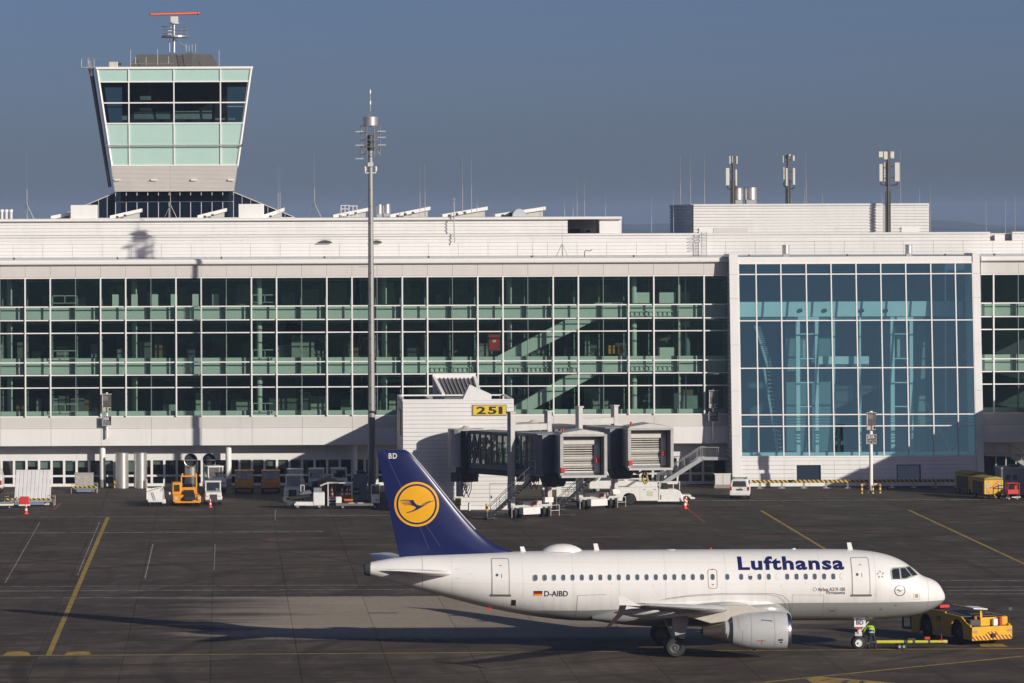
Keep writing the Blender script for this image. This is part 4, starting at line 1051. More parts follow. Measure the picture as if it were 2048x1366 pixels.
# crown: satcom dome, blades, beacon
def blade(x, y0, y1, w=.30, rake=.25):
    a = W(x, y1, AY); h = WZ(x, y0, AY)-a.z
    return MB().prism([(a.x-w/2, a.z-.15), (a.x+w/2, a.z-.15), (a.x+w/2-rake*.6, a.z+h), (a.x-w/2-rake*.35, a.z+h)], 'y', AY-.02, AY+.02).build('blade_antenna', ACW, AC)
for x, y0, y1 in ((1048,1093,1102), (1195,1087,1101), (1702,1085,1100)): blade(x, y0, y1)
a, b = W(1082, 1101, AY), W(1166, 1101, AY); cx = (a.x+b.x)/2; L = (b.x-a.x)/2
rings = []
for t in (-1,-.94,-.8,-.55,-.25,.1,.4,.65,.85,.95,1):
    r = max(.02, (1-abs(t)**2.2)); rings.append([(cx+L*t, AY+.62*r**.6*math.cos(2*math.pi*k/24), 5.74+.46*r**.75*max(0, math.sin(2*math.pi*k/24))) for k in range(24)])
MB().loft(rings).build('satcom_dome', ACW, AC, smooth=True)
MB().lathe([(.09,0),(.09,.06),(.04,.12)], (WX(1421,1100,AY), AY, 5.83), (0,0,1), 10).build('beacon', RED, AC)
MB().lathe([(.28,0),(.26,.03),(.02,.05)], (WX(1342,1100,AY), AY, 5.81), (0,0,1), 12).build('crown_antenna', ACW, AC); MB().lathe([(.14,0),(.12,.06),(.02,.08)], (WX(1587,1099,AY), AY, 5.81), (0,0,1), 12).build('crown_antenna', ACW, AC)
p = W(978, 1215, AY-.6); MB().prism([(p.x-.12,p.z-.16),(p.x+.05,p.z-.16),(p.x+.25,p.z+.1),(p.x+.05,p.z+.1)], 'y', AY-.62, AY-.58).build('drain_pipe', RED, AC)
# undercarriage
def wheel(c, r, w, parent, rim):
    prof = [(r*.55,-w/2),(r*.86,-w/2),(r*.97,-w*.36),(r,-w*.15),(r,w*.15),(r*.97,w*.36),(r*.86,w/2),(r*.55,w/2)]
    t = MB().lathe(prof, c, (0,1,0), 32, caps=False).build('wheel', BLACK, parent, smooth=True)
    MB().lathe([(.02,-w*.30),(r*.16,-w*.42),(r*.18,-w*.28),(r*.40,-w*.26),(r*.50,-w*.44),(r*.56,-w*.46),(r*.56,w*.46),(r*.50,w*.44),(.02,w*.3)], c, (0,1,0), 28).build('rim', rim, t, smooth=True)
DRIM = mat('dark_wheel_rim', (.10, .10, .10), .45, metal=.4); WRIM = mat('white_wheel_rim', (.70, .69, .66), .35)
GEAR = mat('gear_steel', (.45, .44, .42), .4, metal=.3, var=.2)
for sgn in (-1, 1):
    gy = AY+sgn*3.795; gx = NOSE-16.14
    g = MB().cyl((gx, gy, .58), (gx, gy, 1.5), .10, n=14).cyl((gx, gy, 1.2), (gx+.1, gy-sgn*.25, 2.7), .16, n=14).cyl((gx, gy, .9), (gx-.5, gy-sgn*1.4, 2.2), .05, n=8).cyl((gx, gy-.55, .58), (gx, gy+.55, .58), .08, n=12).build('main_gear_leg', GEAR, AC, smooth=True)
    for d in (-.46, .46): wheel((gx, gy+d, .584), .584, .42, g, DRIM)
    MB().prism([(gx+.05, 1.05),(gx+.55, 1.05),(gx+.85, 2.5),(gx-.2, 2.5)], 'y', gy+sgn*.30, gy+sgn*.33).build('gear_door', ACG, AC)
gx = NOSE-5.06
g = MB().cyl((gx, AY, .40), (gx+.12, AY, 1.9), .085, n=14).cyl((gx-.1, AY, .75), (gx+.8, AY, 1.85), .045, n=8).cyl((gx, AY-.42, .385), (gx, AY+.42, .385), .06, n=12).cyl((gx, AY-.15, .95), (gx, AY-.25, 1.3), .11, n=10).box(gx-.2, gx+.2, AY-.2, AY+.2, .78, 1.0).build('nose_gear_leg', mat('gear_white', (.66, .65, .62), .4, var=.25, scale=6), AC, smooth=True)
for d in (-.25, .25): wheel((gx, AY+d, .385), .385, .22, g, WRIM)
for sgn in (-1, 1):
    dr = MB().prism([(gx-.28,1.32),(gx+.38,1.32),(gx+.38,1.78),(gx-.28,1.78)], 'y', AY+sgn*.34, AY+sgn*.37).build('nose_gear_door', ACW, AC)
    if sgn < 0:
        me = text_mesh('BD', LBLUE, .24, .42, .03); put('door_letters', me, (gx-.16, AY-.376, 1.45), dr)
        MB().box(gx-.22, gx+.08, AY-.40, AY-.36, 1.20, 1.30).build('red_tag', RED, dr)

# ------------------------------------------------------------------ gate building in front of the terminal
GBY = 369.0
ga, gb = WX(806, 900, GBY), WX(1026, 900, GBY); gtop = WZ(900, 799, GBY)
GATE = thing('gate_building', 'white boarded gate house with yellow number 251 sign beside the jet bridges', 'gate house', ((ga+gb)/2, GBY, 0))
MB().box(ga+.06, gb-.06, GBY+.08, GBY+10.3, 0, gtop-.5).build('gate_core', GREYP, GATE)
nb = 26; bh = (gtop-.35)/nb
bd = MB().box(-(gb-ga)/2, (gb-ga)/2, -.05, .08, -bh/2+.012, bh/2-.012).mesh('cladding_board', WHITE)
bs = MB().box(-.08, .05, -5.15, 5.15, -bh/2+.012, bh/2-.012).mesh('cladding_board', WHITE)
for i in range(nb):
    z = .35 + bh*(i+.5)
    put('cladding_board', bd, ((ga+gb)/2, GBY, z), GATE)
    put('cladding_board', bs, (ga, GBY+5.25, z), GATE, (0, 0, 0)); put('cladding_board', bs, (gb, GBY+5.25, z), GATE, (0, 0, math.pi))
MB().box(ga-.02, gb+.02, GBY-.06, GBY+10.3, 0, .34).build('plinth', WTRIM, GATE)
for x0, x1, y0, y1 in ((ga-.06, gb+.06, GBY-.1, GBY+.14), (ga-.06, gb+.06, GBY+10.2, GBY+10.4), (ga-.06, ga+.2, GBY+.141, GBY+10.199), (gb-.2, gb+.06, GBY+.141, GBY+10.199)):
    MB().box(x0, x1, y0, y1, gtop-.1, gtop+.02).build('parapet_cap', WTRIM, GATE)
def fpanel(x0, y0, x1, y1, dy, m, name, th=.05, parent=None):
    a, b = W(x0, y0, GBY-dy), W(x1, y1, GBY-dy); return MB().box(a.x, b.x, GBY-dy, GBY-dy+th, b.z, a.z).build(name, m, parent or GATE)
fpanel(979.5, 968, 980.5, 1017, .07, GREYP, 'door_edge', .02); fpanel(1015, 968, 1016, 1017, .07, GREYP, 'door_edge', .02); fpanel(979.5, 966.5, 1016, 968, .07, GREYP, 'door_edge', .02)
fpanel(982, 991, 984, 997, .1, DARKM, 'door_handle')
sg = fpanel(944.5, 809.5, 1013.5, 831.5, .12, mat('sign_frame', (.22, .21, .20), .5), 'number_sign', .06)
fpanel(946.5, 811.3, 1011.8, 829.7, .135, mat('sign_yellow', (.72, .50, .02), .45, var=.05), 'sign_face', .014, sg)
p, q = W(953, 828.3, GBY-.15), W(1005, 813, GBY-.15)
SBLK = mat('sign_black', (.02, .02, .018), .5)
for ch, c0, c1 in (('2', 0, .36), ('5', .44, .78), ('1', .85, 1.0)): sign_text('sign_number', ch, SBLK, q.z-p.z, (p.x+(q.x-p.x)*c0, GBY-.145, p.z), sg, (q.x-p.x)*(c1-c0), .03)
a = W(801, 818, GBY+3); b = W(801, 870, GBY+3)
s2 = MB().box(ga-.14, ga-.07, GBY+1.5, GBY+5.0, b.z, a.z).build('number_sign', MATS['sign_frame'], GATE); MB().box(ga-.17, ga-.142, GBY+1.65, GBY+4.85, b.z+.1, a.z-.1).build('sign_face', MATS['sign_yellow'], s2)
# roof light and sloping passage roof up to the terminal
pts = [W(925,800,GBY+2), W(939.6,769.5,GBY+2), W(983,789,GBY+2), W(983,800,GBY+2)]
MB().prism([(v.x, v.z) for v in pts], 'y', GBY+2, GBY+4.2).build('roof_light', WHITE, GATE)
TL, TRr, BL, BRr = W(872,757,GBY+13.5), W(945,757,GBY+13.5), W(889,793,GBY+10.4), W(958,793,GBY+10.4)
lou = mat('dark_louvre', (.11, .11, .115), .5, var=.2)
MB().add([TL, TRr, BRr, BL, TL-Vector((0,0,.3)), TRr-Vector((0,0,.3)), BRr-Vector((0,0,.3)), BL-Vector((0,0,.3))], [(0,1,2,3),(7,6,5,4),(0,4,5,1),(1,5,6,2),(2,6,7,3),(3,7,4,0)]).build('passage_roof', lou, GATE)
for i in range(1, 9):
    t = i/9; MB().bar(TL.lerp(TRr, t)+Vector((0,0,.06)), BL.lerp(BRr, t)+Vector((0,0,.06)), .06, .1).build('roof_rib', mat('rib_grey', (.30, .29, .28), .5), GATE)
MB().bar(TL+Vector((-.2,0,.1)), BL+Vector((-.1,0,.1)), .28, .3).build('passage_edge', WTRIM, GATE); MB().bar(TRr+Vector((.2,0,.1)), BRr+Vector((.1,0,.1)), .28, .3).build('passage_edge', WTRIM, GATE)
MB().box(TL.x-.3, TRr.x+.3, GBY+13.5, GBY+13.9, 8.5, WZ(905, 748, GBY+13.5)).build('passage_head', WTRIM, GATE)
MB().box(TL.x-.1, TRr.x+.1, GBY+10.4, FY-.3, 4.4, 8.6).build('passage', WHITE, GATE)

# the next gate house of the row is unseen past the right edge, cut shallow to shade the hall, not the carts
g2 = thing('gate_building', 'next white gate house along, just beyond the right picture edge', 'gate house', (80, 377, 0))
MB().box(76.5, 85.5, 375.5, 379.4, 0, 9.7).build('house_wall', WHITE, g2); MB().box(76.6, 79.4, 379.41, FY-.1, 4.4, 9.7).build('passage', WHITE, g2)
MB().box(76.4, 85.6, 375.4, 379.5, 9.70, 9.82).build('parapet_cap', WTRIM, g2); MB().box(76.4, 85.6, 375.4, 375.49, 0, .4).build('plinth', WTRIM, g2)
# ------------------------------------------------------------------ jet bridges
JB = mat('bridge_blue_grey', (.20, .215, .24), .5, var=.1); JBD = mat('bridge_dark', (.045, .048, .055), .6, var=.2); JBL = mat('bridge_light_grey', (.52, .51, .49), .45, var=.1)
JGL = glass('bridge_glass', (.42, .60, .54), .30, wob=.25); CURT = mat('bridge_curtain', (.50, .49, .44), .8, var=.25, scale=1.2)
BELL = mat('bellows_black', (.028, .028, .03), .85, var=.3)
def jet_bridge(label, loc, rotz):
    t = thing('jet_bridge', label, 'jet bridge', loc, rotz, 'passenger boarding bridges at the gate')
    def B(name, mb, m, parent=None, bevel=.02, smooth=False): return mb.build(name, m, parent or t, smooth, True, bevel)
    ca_, sa_ = math.cos(R(-27)), math.sin(R(-27))
    def C(name, mb, m, parent=None, bevel=.02, smooth=False):    # cab pieces: swung to face the stand
        mb.v = [(14.5+(x-13.9)*ca_-y*sa_, .85+(x-13.9)*sa_+y*ca_, z) for x, y, z in mb.v]
        return mb.build(name, m, parent or t, smooth, True, bevel)
    z0, z1 = 4.25, 6.95
    B('rotunda', MB().cyl((0,0,3.9), (0,0,7.15), 1.55, n=24).cyl((0,0,7.15), (0,0,7.4), .5, .15, n=12), JBL, smooth=True, bevel=0)
    B('rotunda_drive', MB().cyl((.2,0,3.0), (.2,0,3.9), 1.0, n=18).box(-.6, 1.0, -1.2, .6, 2.6, 3.4), JBD)
    hs = MB()
    for k in range(6):
        a0 = -1.3+.18*k; dz = 1.2+.28*(k % 3)
        hs.tube([(a0*.3+.9, -1.25+.12*k, 3.1), (a0*.3+1.1, -1.3+.12*k, 3.1-dz*.7), (a0*.3+1.35, -1.25+.12*k, 3.1-dz), (a0*.3+1.7, -1.2+.12*k, 3.1-dz*.6), (a0*.3+1.8, -1.2+.12*k, 3.3)], .035, 5)
    B('hanging_hoses', hs, BLACK, bevel=0)
    B('junction_box', MB().box(.6, 1.1, -1.5, -1.1, 1.4, 2.7), GREYP)
    fb = MB()
    for k in range(4): fb.box(1.35+.22*k, 1.5+.22*k, -1.55, 1.55, 3.95, 7.05)
    B('folding_bellows', fb, BELL)
    def tunnel(x0, x1, w, za, zb, nm, n):
        f = B(nm, MB().box(x0, x1, -w, w, za-.45, za), JB)
        B('tunnel_roof', MB().box(x0, x1, -w, w, zb, zb+.28), JB, f)
        for s in (-1, 1):
            for i in range(n+1):
                x = x0+(x1-x0)*i/n; B('tunnel_post', MB().box(x-.05, x+.05, s*w-.06, s*w+.06, za, zb), JB, f, 0)
                if i < n: B('tunnel_pane', MB().poly([(x+.05, s*w*.985, za+.02), (x+(x1-x0)/n-.05, s*w*.985, za+.02), (x+(x1-x0)/n-.05, s*w*.985, zb-.02), (x+.05, s*w*.985, zb-.02)]), JGL, f, 0)
            B('tunnel_rail', MB().box(x0, x1, s*w-.03, s*w+.03, za+1.05, za+1.13), JB, f, 0)
        B('tunnel_lining', MB().box(x0, x1, -.12, .12, zb-.75, zb), CURT, f, 0)
        B('carpet', MB().box(x0+.05, x1-.05, -w+.1, w-.1, za, za+.04), mat('bridge_green_floor', (.06, .16, .11), .8), f, 0)
        return f
    ta = tunnel(2.2, 8.6, 1.30, 4.35, 6.85, 'inner_tunnel', 8)
    xb = MB()
    for i in (0, 1):
        x = 2.2+.8*i
        for s in (-1, 1): xb.bar((x, s*1.34, 4.4), (x+.8, s*1.34, 6.8), .07).bar((x+.8, s*1.34, 4.4), (x, s*1.34, 6.8), .07)
    B('cross_brace', xb, JB, ta, 0)
    B('cable_tray', MB().box(2.0, 9.5, -1.25, -.7, 3.45, 3.85).box(2.0, 11.5, .5, 1.2, 3.4, 3.9), JBD)
    tb = tunnel(8.4, 12.2, 1.55, 4.15, 6.95, 'outer_tunnel', 5)
    B('tunnel_end_panel', MB().box(11.6, 13.0, -1.62, 1.62, 3.85, 7.15), JB)
    # lifting portal and bogie
    for s in (-1, 1):
        c = B('lift_column', MB().box(8.85, 9.35, s*1.95-.22, s*1.95+.22, .9, 8.85), JBL)
        B('column_cap', MB().box(8.78, 9.42, s*1.95-.3, s*1.95+.3, 8.85, 8.98), JBL, c)
    B('portal_beam', MB().box(8.9, 9.3, -1.72, 1.72, 7.35, 7.9), JBL)
    B('bogie_beam', MB().box(8.75, 9.45, -2.1, 2.1, .75, 1.1).box(8.7, 9.5, -1.0, 1.0, 1.1, 1.4), JBL)
    B('bogie_cabinet', MB().box(9.7, 10.3, -1.6, .2, .35, .95).box(9.6, 9.9, 1.0, 1.9, 1.25, 1.7), VWHITE)
    B('bogie_guard', MB().tube([(9.9,1.6,.1),(9.9,1.6,1.0),(9.9,2.5,1.0),(9.9,2.5,.1)], .03).tube([(9.9,1.6,.55),(9.9,2.5,.55)], .03), JBL, bevel=0)
    B('bogie_guard', MB().tube([(9.9,-2.5,.1),(9.9,-2.5,1.0),(9.9,-1.7,1.0)], .03), JBL, bevel=0)
    B('hydraulic_pump', MB().cyl((9.75,-.1,1.2), (9.75,.15,1.2), .15, n=12), RED, bevel=0)
    for y in (-1.5, 1.5):
        for d in (-.28, .28):
            B('bogie_wheel', MB().lathe([(.25,-.16),(.46,-.16),(.52,-.08),(.52,.08),(.46,.16),(.25,.16)], (9.1, y+d, .52), (0,1,0), 20), BLACK, bevel=0, smooth=True)
    # cab
    C('cab_drum', MB().cyl((13.9,0,3.9), (13.9,0,7.1), 1.75, n=28), BELL, smooth=True, bevel=0)
    C('cab_side', MB().box(12.9, 13.25, -1.72, -1.5, 3.9, 7.15).box(12.9, 13.25, 1.5, 1.72, 3.9, 7.15), JBL)
    C('cab_body', MB().box(14.0, 15.9, -1.85, -1.68, 3.95, 7.2).box(14.0, 15.9, 1.68, 1.85, 3.95, 7.2).box(14.0, 15.9, -1.67, 1.67, 3.8, 4.1).box(14.0, 15.9, -1.67, 1.67, 6.9, 7.2), JB)
    C('cab_roof', MB().prism([(-1.95,7.2),(1.95,7.2),(1.75,7.45),(0,7.72),(-1.75,7.45)], 'x', 13.6, 16.6), JBL)
    fr = MB()
    for s in (-1, 1): fr.box(15.9, 16.9, s*1.85-.13, s*1.85+.13, 3.95, 7.15)
    fr.box(15.9, 16.9, -1.98, 1.98, 7.16, 7.34)
    C('canopy_frame', fr, mat('canopy_grey', (.42, .415, .40), .6, var=.15))
    for s in (-1, 1): C('canopy_lining', MB().box(15.91, 16.5, s*1.66-.04, s*1.66+.04, 4.1, 7.1), JB)
    sh = C('shutter_frame', MB().box(15.7, 15.95, 1.1, 1.55, 4.1, 6.9).box(15.7, 15.95, -1.55, 1.55, 6.45, 6.9).box(15.7, 15.85, -1.55, 1.1, 4.1, 4.25), mat('shutter_frame_grey', (.56, .55, .52), .45))
    SHUT = mat('shutter_beige', (.52, .50, .45), .5, var=.12, scale=3)
    for k in range(11):
        z = 4.38+.195*k; hh_ = .10 if k in (2, 5) else .042
        C('shutter_slat', MB().box(15.67, 15.75, -1.52, 1.08, z-hh_, z+hh_), SHUT, sh, 0)
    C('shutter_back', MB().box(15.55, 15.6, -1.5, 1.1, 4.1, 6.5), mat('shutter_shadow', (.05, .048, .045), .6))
    C('red_box', MB().box(15.96, 16.2, 1.15, 1.4, 4.9, 5.35), RED); C('red_box', MB().box(16.91, 17.05, -1.95, -1.6, 4.2, 4.6), RED)
    C('cab_bumper', MB().box(15.92, 17.0, -1.9, 1.9, 3.75, 3.94), JBL)
    C('warning_light', MB().cyl((16.2,-1.6,7.45), (16.2,-1.6,7.85), .06, n=8).cyl((13.2,-.9,7.2), (13.2,-.9,7.7), .03, n=6), RED, bevel=0)
    B('landing_rail', MB().tube([(11.2,-1.75,4.0),(11.2,-1.75,5.0),(12.9,-2.3,5.0),(12.9,-2.3,4.0)], .03).tube([(11.2,-1.75,4.5),(12.9,-2.3,4.5)], .025), JBL, bevel=0)
    B('landing', MB().box(11.2, 13.2, -2.4, -1.6, 3.75, 3.86), GREYP)
    B('under_platform', MB().cyl((12.4,0,2.8), (12.4,0,3.8), .9, 1.3, n=18), JBD, smooth=True, bevel=0)
    # service stair
    a, b = Vector((12.7,-2.2,3.8)), Vector((9.5,-4.6,.12)); d2 = (b-a); sd_ = Vector((-d2.y, d2.x, 0)).normalized()*.45
    st = B('service_stair', MB().bar(a+sd_, b+sd_, .06, .24).bar(a-sd_, b-sd_, .06, .24), JBD, bevel=0)
    n = 15; trd = d2.xy.normalized()
    for i in range(n):
        c = a.lerp(b, (i+.6)/n); e = Vector((trd.x, trd.y, 0))*.12
        B('tread', MB().add([c+sd_-e, c+sd_+e, c-sd_+e, c-sd_-e, c+sd_-e-Vector((0,0,.04)), c+sd_+e-Vector((0,0,.04)), c-sd_+e-Vector((0,0,.04)), c-sd_-e-Vector((0,0,.04))], [(0,1,2,3),(7,6,5,4),(0,4,5,1),(1,5,6,2),(2,6,7,3),(3,7,4,0)]), STEEL, st, 0)
    for s in (-1, 1):
        rl = MB(); u = Vector((0,0,1.0))
        rl.tube([a+sd_*s+u, b+sd_*s+u, b+sd_*s], .028).tube([a+sd_*s+u*.5, b+sd_*s+u*.5], .02)
        for i in range(0, 6): c = a.lerp(b, i/5)+sd_*s; rl.tube([c, c+u], .02, 5)
        B('stair_rail', rl, JB, st, 0)
    B('stair_foot', MB().box(9.2, 9.9, -5.1, -4.1, .12, .22), JBD, st)
    for q in (-4.9, -4.3): B('stair_wheel', MB().cyl((9.5,q-.04,.13), (9.5,q+.04,.13), .13, n=12), BLACK, st, 0)
    return t
jb = jet_bridge('nearer of the two jet bridges, glass tunnel in front of the gate house wall', (20.9, 366.5, 0), R(-57))
another(jb, (27.5, 376.9, 0), R(-57), 'farther jet bridge reaching right, its shutter beside the grey steel stair')

# ------------------------------------------------------------------ apron control tower
TY = 429.0
TW = thing('control_tower', 'apron control tower with dark glass cab flaring above the terminal roof', 'control tower', (WX(348, 300, 437), 437, 21.7))
tcx, tcy = WX(348, 260, 429), 437.0
def tz(y): return WZ(348, y, TY)
def thw(y): return (154.5 + (118.5-154.5)*(y-135)/(383-135))*TY/F
def corner(y, sx, sy): w = thw(y); return Vector((tcx+sx*w, tcy+sy*w, tz(y)))
MINT = mat('mint_panel', (.42, .60, .54), .35, var=.04, scale=.6)
ys = [138, 163, 205, 246, 290, 330]
cols = [-1, -.60, 0, .62, 1]
for (ax, sg) in (('y',-1), ('x',1), ('x',-1), ('y',1)):
    def P(y, t):
        w = thw(y); t = t*thw(163)/w if abs(t) < .99 else t
        return Vector((tcx+t*w, tcy+sg*w, tz(y))) if ax == 'y' else Vector((tcx+sg*w, tcy+t*w, tz(y)))
    for r in range(5):
        for c in range(4):
            gl = r in (1, 2)
            MB().poly([P(ys[r+1], cols[c]), P(ys[r+1], cols[c+1]), P(ys[r], cols[c+1]), P(ys[r], cols[c])]).build('cab_pane' if gl else 'mint_panel', TGLASS if gl else MINT, TW)
    nrm = Vector((0,sg,0)) if ax == 'y' else Vector((sg,0,0))
    for c in range(1, 4): MB().bar(P(ys[0], cols[c])+nrm*.05, P(ys[-1], cols[c])+nrm*.05, .12, .14, up=nrm).build('mullion', WTRIM, TW)
    for y in ys[1:]: MB().bar(P(y, -1)+nrm*.04, P(y, 1)+nrm*.04, .14, .12).build('transom', WTRIM, TW)
    MB().bar(P(135.5, -1.01)+nrm*.05, P(135.5, 1.01)+nrm*.05, .3, .22).build('cab_edge', WTRIM, TW)
    if ax == 'y' and sg < 0:
        MB().tube([P(290, -1.06)+nrm*.5, P(290, 1.06)+nrm*.5], .06).build('cleaning_rail', GREYP, TW)
        for t in (-1.04, 1.04): MB().bar(P(290, t), P(290, t)+nrm*.6, .15).build('rail_bracket', DARKM, TW)
for sx in (-1, 1):
    for sy in (-1, 1): MB().bar(corner(135, sx, sy), corner(331, sx, sy), .22).build('corner_post', WTRIM, TW)
rings = []; nr = 20
for i in range(nr):
    for f, o in ((0, 0), (.12, .07), (.68, .07), (.80, 0)):
        y = 331 + (383-331)*(i+f)/nr; w = thw(y)+o; rings.append([(tcx-w,tcy-w,tz(y)),(tcx+w,tcy-w,tz(y)),(tcx+w,tcy+w,tz(y)),(tcx-w,tcy+w,tz(y))])
MB().loft(rings).build('ribbed_base', mat('tower_cladding', (.62, .59, .555), .5, var=.06, scale=.6), TW)
for x in (235, 308, 388, 462): p = W(x, 360, tcy-thw(360)-.1); MB().box(p.x-.3, p.x+.3, p.y-.2, p.y+.1, p.z-.06, p.z+.06).build('wall_lamp', WTRIM, TW)
w = thw(246)-.1; MB().box(tcx-w, tcx+w, tcy-w, tcy+w, tz(252), tz(247)).build('cab_floor', INDARK, TW)
w = thw(163)-.1; MB().box(tcx-w, tcx+w, tcy-w, tcy+w, tz(163), tz(158)).build('cab_ceiling', INDARK, TW)
MB().box(tcx-5.4, tcx+5.4, tcy-.5, tcy+2.5, tz(247), tz(163)).build('cab_core', INDARK, TW)
for (x0, x1, y0, y1, m) in ((268,340,224,238,grey_in[0]), (350,424,222,238,grey_in[2]), (430,470,236,240,grey_in[2]), (244,254,232,240,grey_in[2]), (280,302,192,200,grey_in[5]), (280,304,216,221,grey_in[4])):
    a, b = W(x0, y0, tcy-5.0), W(x1, y1, tcy-5.0); MB().box(a.x, b.x, a.y, a.y+.6, b.z, a.z).build('console', m, TW)
# glass skirt below the cab
kz0, kz1 = tz(384), 25.55; kw0, kw1 = thw(383)*1.0, 10.6
SK = glass('skirt_glass', (.10, .14, .15), .10)
SKD = mat('skirt_dark_glass', (.010, .018, .035), .2, var=.2, spec=.15)
sk0 = tcy-kw0-.05
MB().box(tcx-kw0+.5, tcx+kw0-.5, tcy-kw0+1.5, tcy+kw0-.6, 21.75, kz0).build('tower_shaft', INDARK, TW)
for i in range(11):
    xa_, xb_ = tcx-kw0+2*kw0*i/11, tcx-kw0+2*kw0*(i+1)/11
    for z0_, z1_ in ((kz1, kz0-.95), (kz0-.95, kz0)): MB().poly([(xa_, sk0, z0_), (xb_, sk0, z0_), (xb_, sk0+.4*(z1_-kz1)/2.6, z1_), (xa_, sk0+.4*(z1_-kz1)/2.6, z1_)]).build('skirt_pane', SK, TW)
for i in range(12): x_ = tcx-kw0+2*kw0*i/11; MB().bar((x_, sk0-.05, kz1), (x_, sk0+.35, kz0), .07).build('skirt_mullion', JBL, TW)
MB().bar((tcx-kw0, sk0+.2, kz0-.95), (tcx+kw0, sk0+.2, kz0-.95), .08).build('skirt_transom', WTRIM, TW)
for sx in (-1, 1):
    e0, e1 = tcx+sx*kw0, tcx+sx*12.1; zl = 25.6
    WG = MB().add([(e0, sk0+1, kz0), (e0, tcy+kw0, kz0), (e1, tcy+kw0, zl), (e1, sk0+1, zl)], [(0,1,2,3)]).build('skirt_slope', SKD, TW)
    for k in range(7):
        t0_, t1_ = k/7, (k+1)/7; xa_, xb_ = e0+(e1-e0)*t0_, e0+(e1-e0)*t1_; za_, zb_ = kz0+(zl-kz0)*t0_, kz0+(zl-kz0)*t1_
        MB().poly([(xa_, sk0+1, zl), (xb_, sk0+1, zl), (xb_, sk0+1, zb_), (xa_, sk0+1, za_)]).build('skirt_pane', SKD, TW)
        MB().bar((xb_, sk0+.95, zl), (xb_, sk0+.95, zb_), .05).build('skirt_mullion', JBL, TW)
    MB().bar((e0, sk0+.9, kz0), (e1, sk0+.9, zl), .09).build('skirt_edge', JBL, TW)
    MB().box(min(e0, e1), max(e0, e1), sk0+2.5, sk0+2.7, 21.75, 25.5).build('skirt_back', INDARK, TW)
MB().box(tcx-12.2, tcx+12.2, sk0-.3, tcy+kw0, 25.3, 25.56).build('skirt_kerb', WTRIM, TW)
# roof house, radar, railings
rings = []
za, zb = tz(136), tz(105); n = 12
for i in range(n):
    for f, o in ((0, .06), (.6, .06), (.7, 0), (.98, 0)):
        t = (i+f)/n; w = 4.55 + (3.75-4.55)*t + o; rings.append([(tcx-w,tcy-4.5+t*.8,za+(zb-za)*t),(tcx+w,tcy-4.5+t*.8,za+(zb-za)*t),(tcx+w,tcy+4.5-t*.8,za+(zb-za)*t),(tcx-w,tcy+4.5-t*.8,za+(zb-za)*t)])
MB().loft(rings).build('roof_house', mat('tower_roof_grey', (.11, .105, .10), .55, var=.1), TW)
w = thw(136)-.15; MB().box(tcx-w, tcx+w, tcy-w, tcy+w, tz(139), tz(136.2)).build('cab_roof', GREYP, TW)
def TP(x, y, Y=433.0): return W(x, y, Y)
MB().tube([TP(348,105), TP(348,44)], .15, 10).build('radar_mast', STEEL, TW)
a = TP(350, 75); MB().cyl(a, a+Vector((0,0,.18)), 1.38, n=24).build('radar_platform', STEEL, TW)
rl = MB()
for k in range(12):
    t = 2*math.pi*k/12; q = a+Vector((1.36*math.cos(t), 1.36*math.sin(t), 0)); rl.tube([q, q+Vector((0,0,1.1))], .02, 5)
for hgt in (.4, .75, 1.1): rl.tube([a+Vector((1.36*math.cos(2*math.pi*k/24), 1.36*math.sin(2*math.pi*k/24), hgt)) for k in range(25)], .022, 5)
rl.build('platform_rail', STEEL, TW)
p = TP(348.5, 40); MB().box(p.x-.4, p.x+.4, p.y-.4, p.y+.4, p.z-.25, p.z+.35).cyl((p.x, p.y, p.z-.4), (p.x, p.y, p.z-.25), .5, n=14).build('radar_turntable', mat('radar_white', (.62, .62, .60), .5), TW, bevel=.05)
RADO = mat('radar_orange', (.50, .085, .02), .45, var=.1)
a, b = TP(298, 28.8, 432), TP(399, 26.2, 434); d = (b-a)
rd = MB().cyl(a+d*.02, b-d*.05, .13, .15, n=14).build('radar_bar', RADO, TW, smooth=True); MB().lathe([(.10,0),(.19,.06),(.20,.2),(.14,.28)], b-d*.055, tuple(d), 14).build('bar_end_cap', RADO, rd, smooth=True)
MB().tube([TP(391,88), TP(391,104)], .03).tube([TP(384,88), TP(384,104)], .03).tube([TP(372,88), TP(372,106)], .04).tube([TP(378,90), TP(378,104)], .03).tube([TP(339,80), TP(339,104)], .06).tube([TP(352,80), TP(376,96)], .03).build('roof_aerials', STEEL, TW)
ld = MB(); la, lb = TP(377, 104, 432.2), TP(377, 134, 432.0)
for dx in (-.3, .3): ld.tube([la+Vector((dx,0,.3)), lb+Vector((dx,-.3,0))], .03)
for k in range(9): c = la.lerp(lb+Vector((0,-.3,0)), k/9); ld.tube([c+Vector((-.3,0,0)), c+Vector((.3,0,0))], .02, 5)
ld.build('roof_ladder', DARKM, TW)
MB().tube([TP(262,127,430.5), TP(349,127,430.5)], .04).tube([TP(271,114,430.5), TP(271,128,430.5)], .04).tube([TP(292,114,430.5), TP(292,130,430.5)], .03).tube([TP(315,98,430.5), TP(315,130,430.5)], .03).tube([TP(337,113,430.5), TP(337,128,430.5)], .03).tube([TP(261,100,430.5), TP(261,135,430.5)], .03).tube([TP(438,100,430.5), TP(438,135,430.5)], .03).build('roof_rail', STEEL, TW)
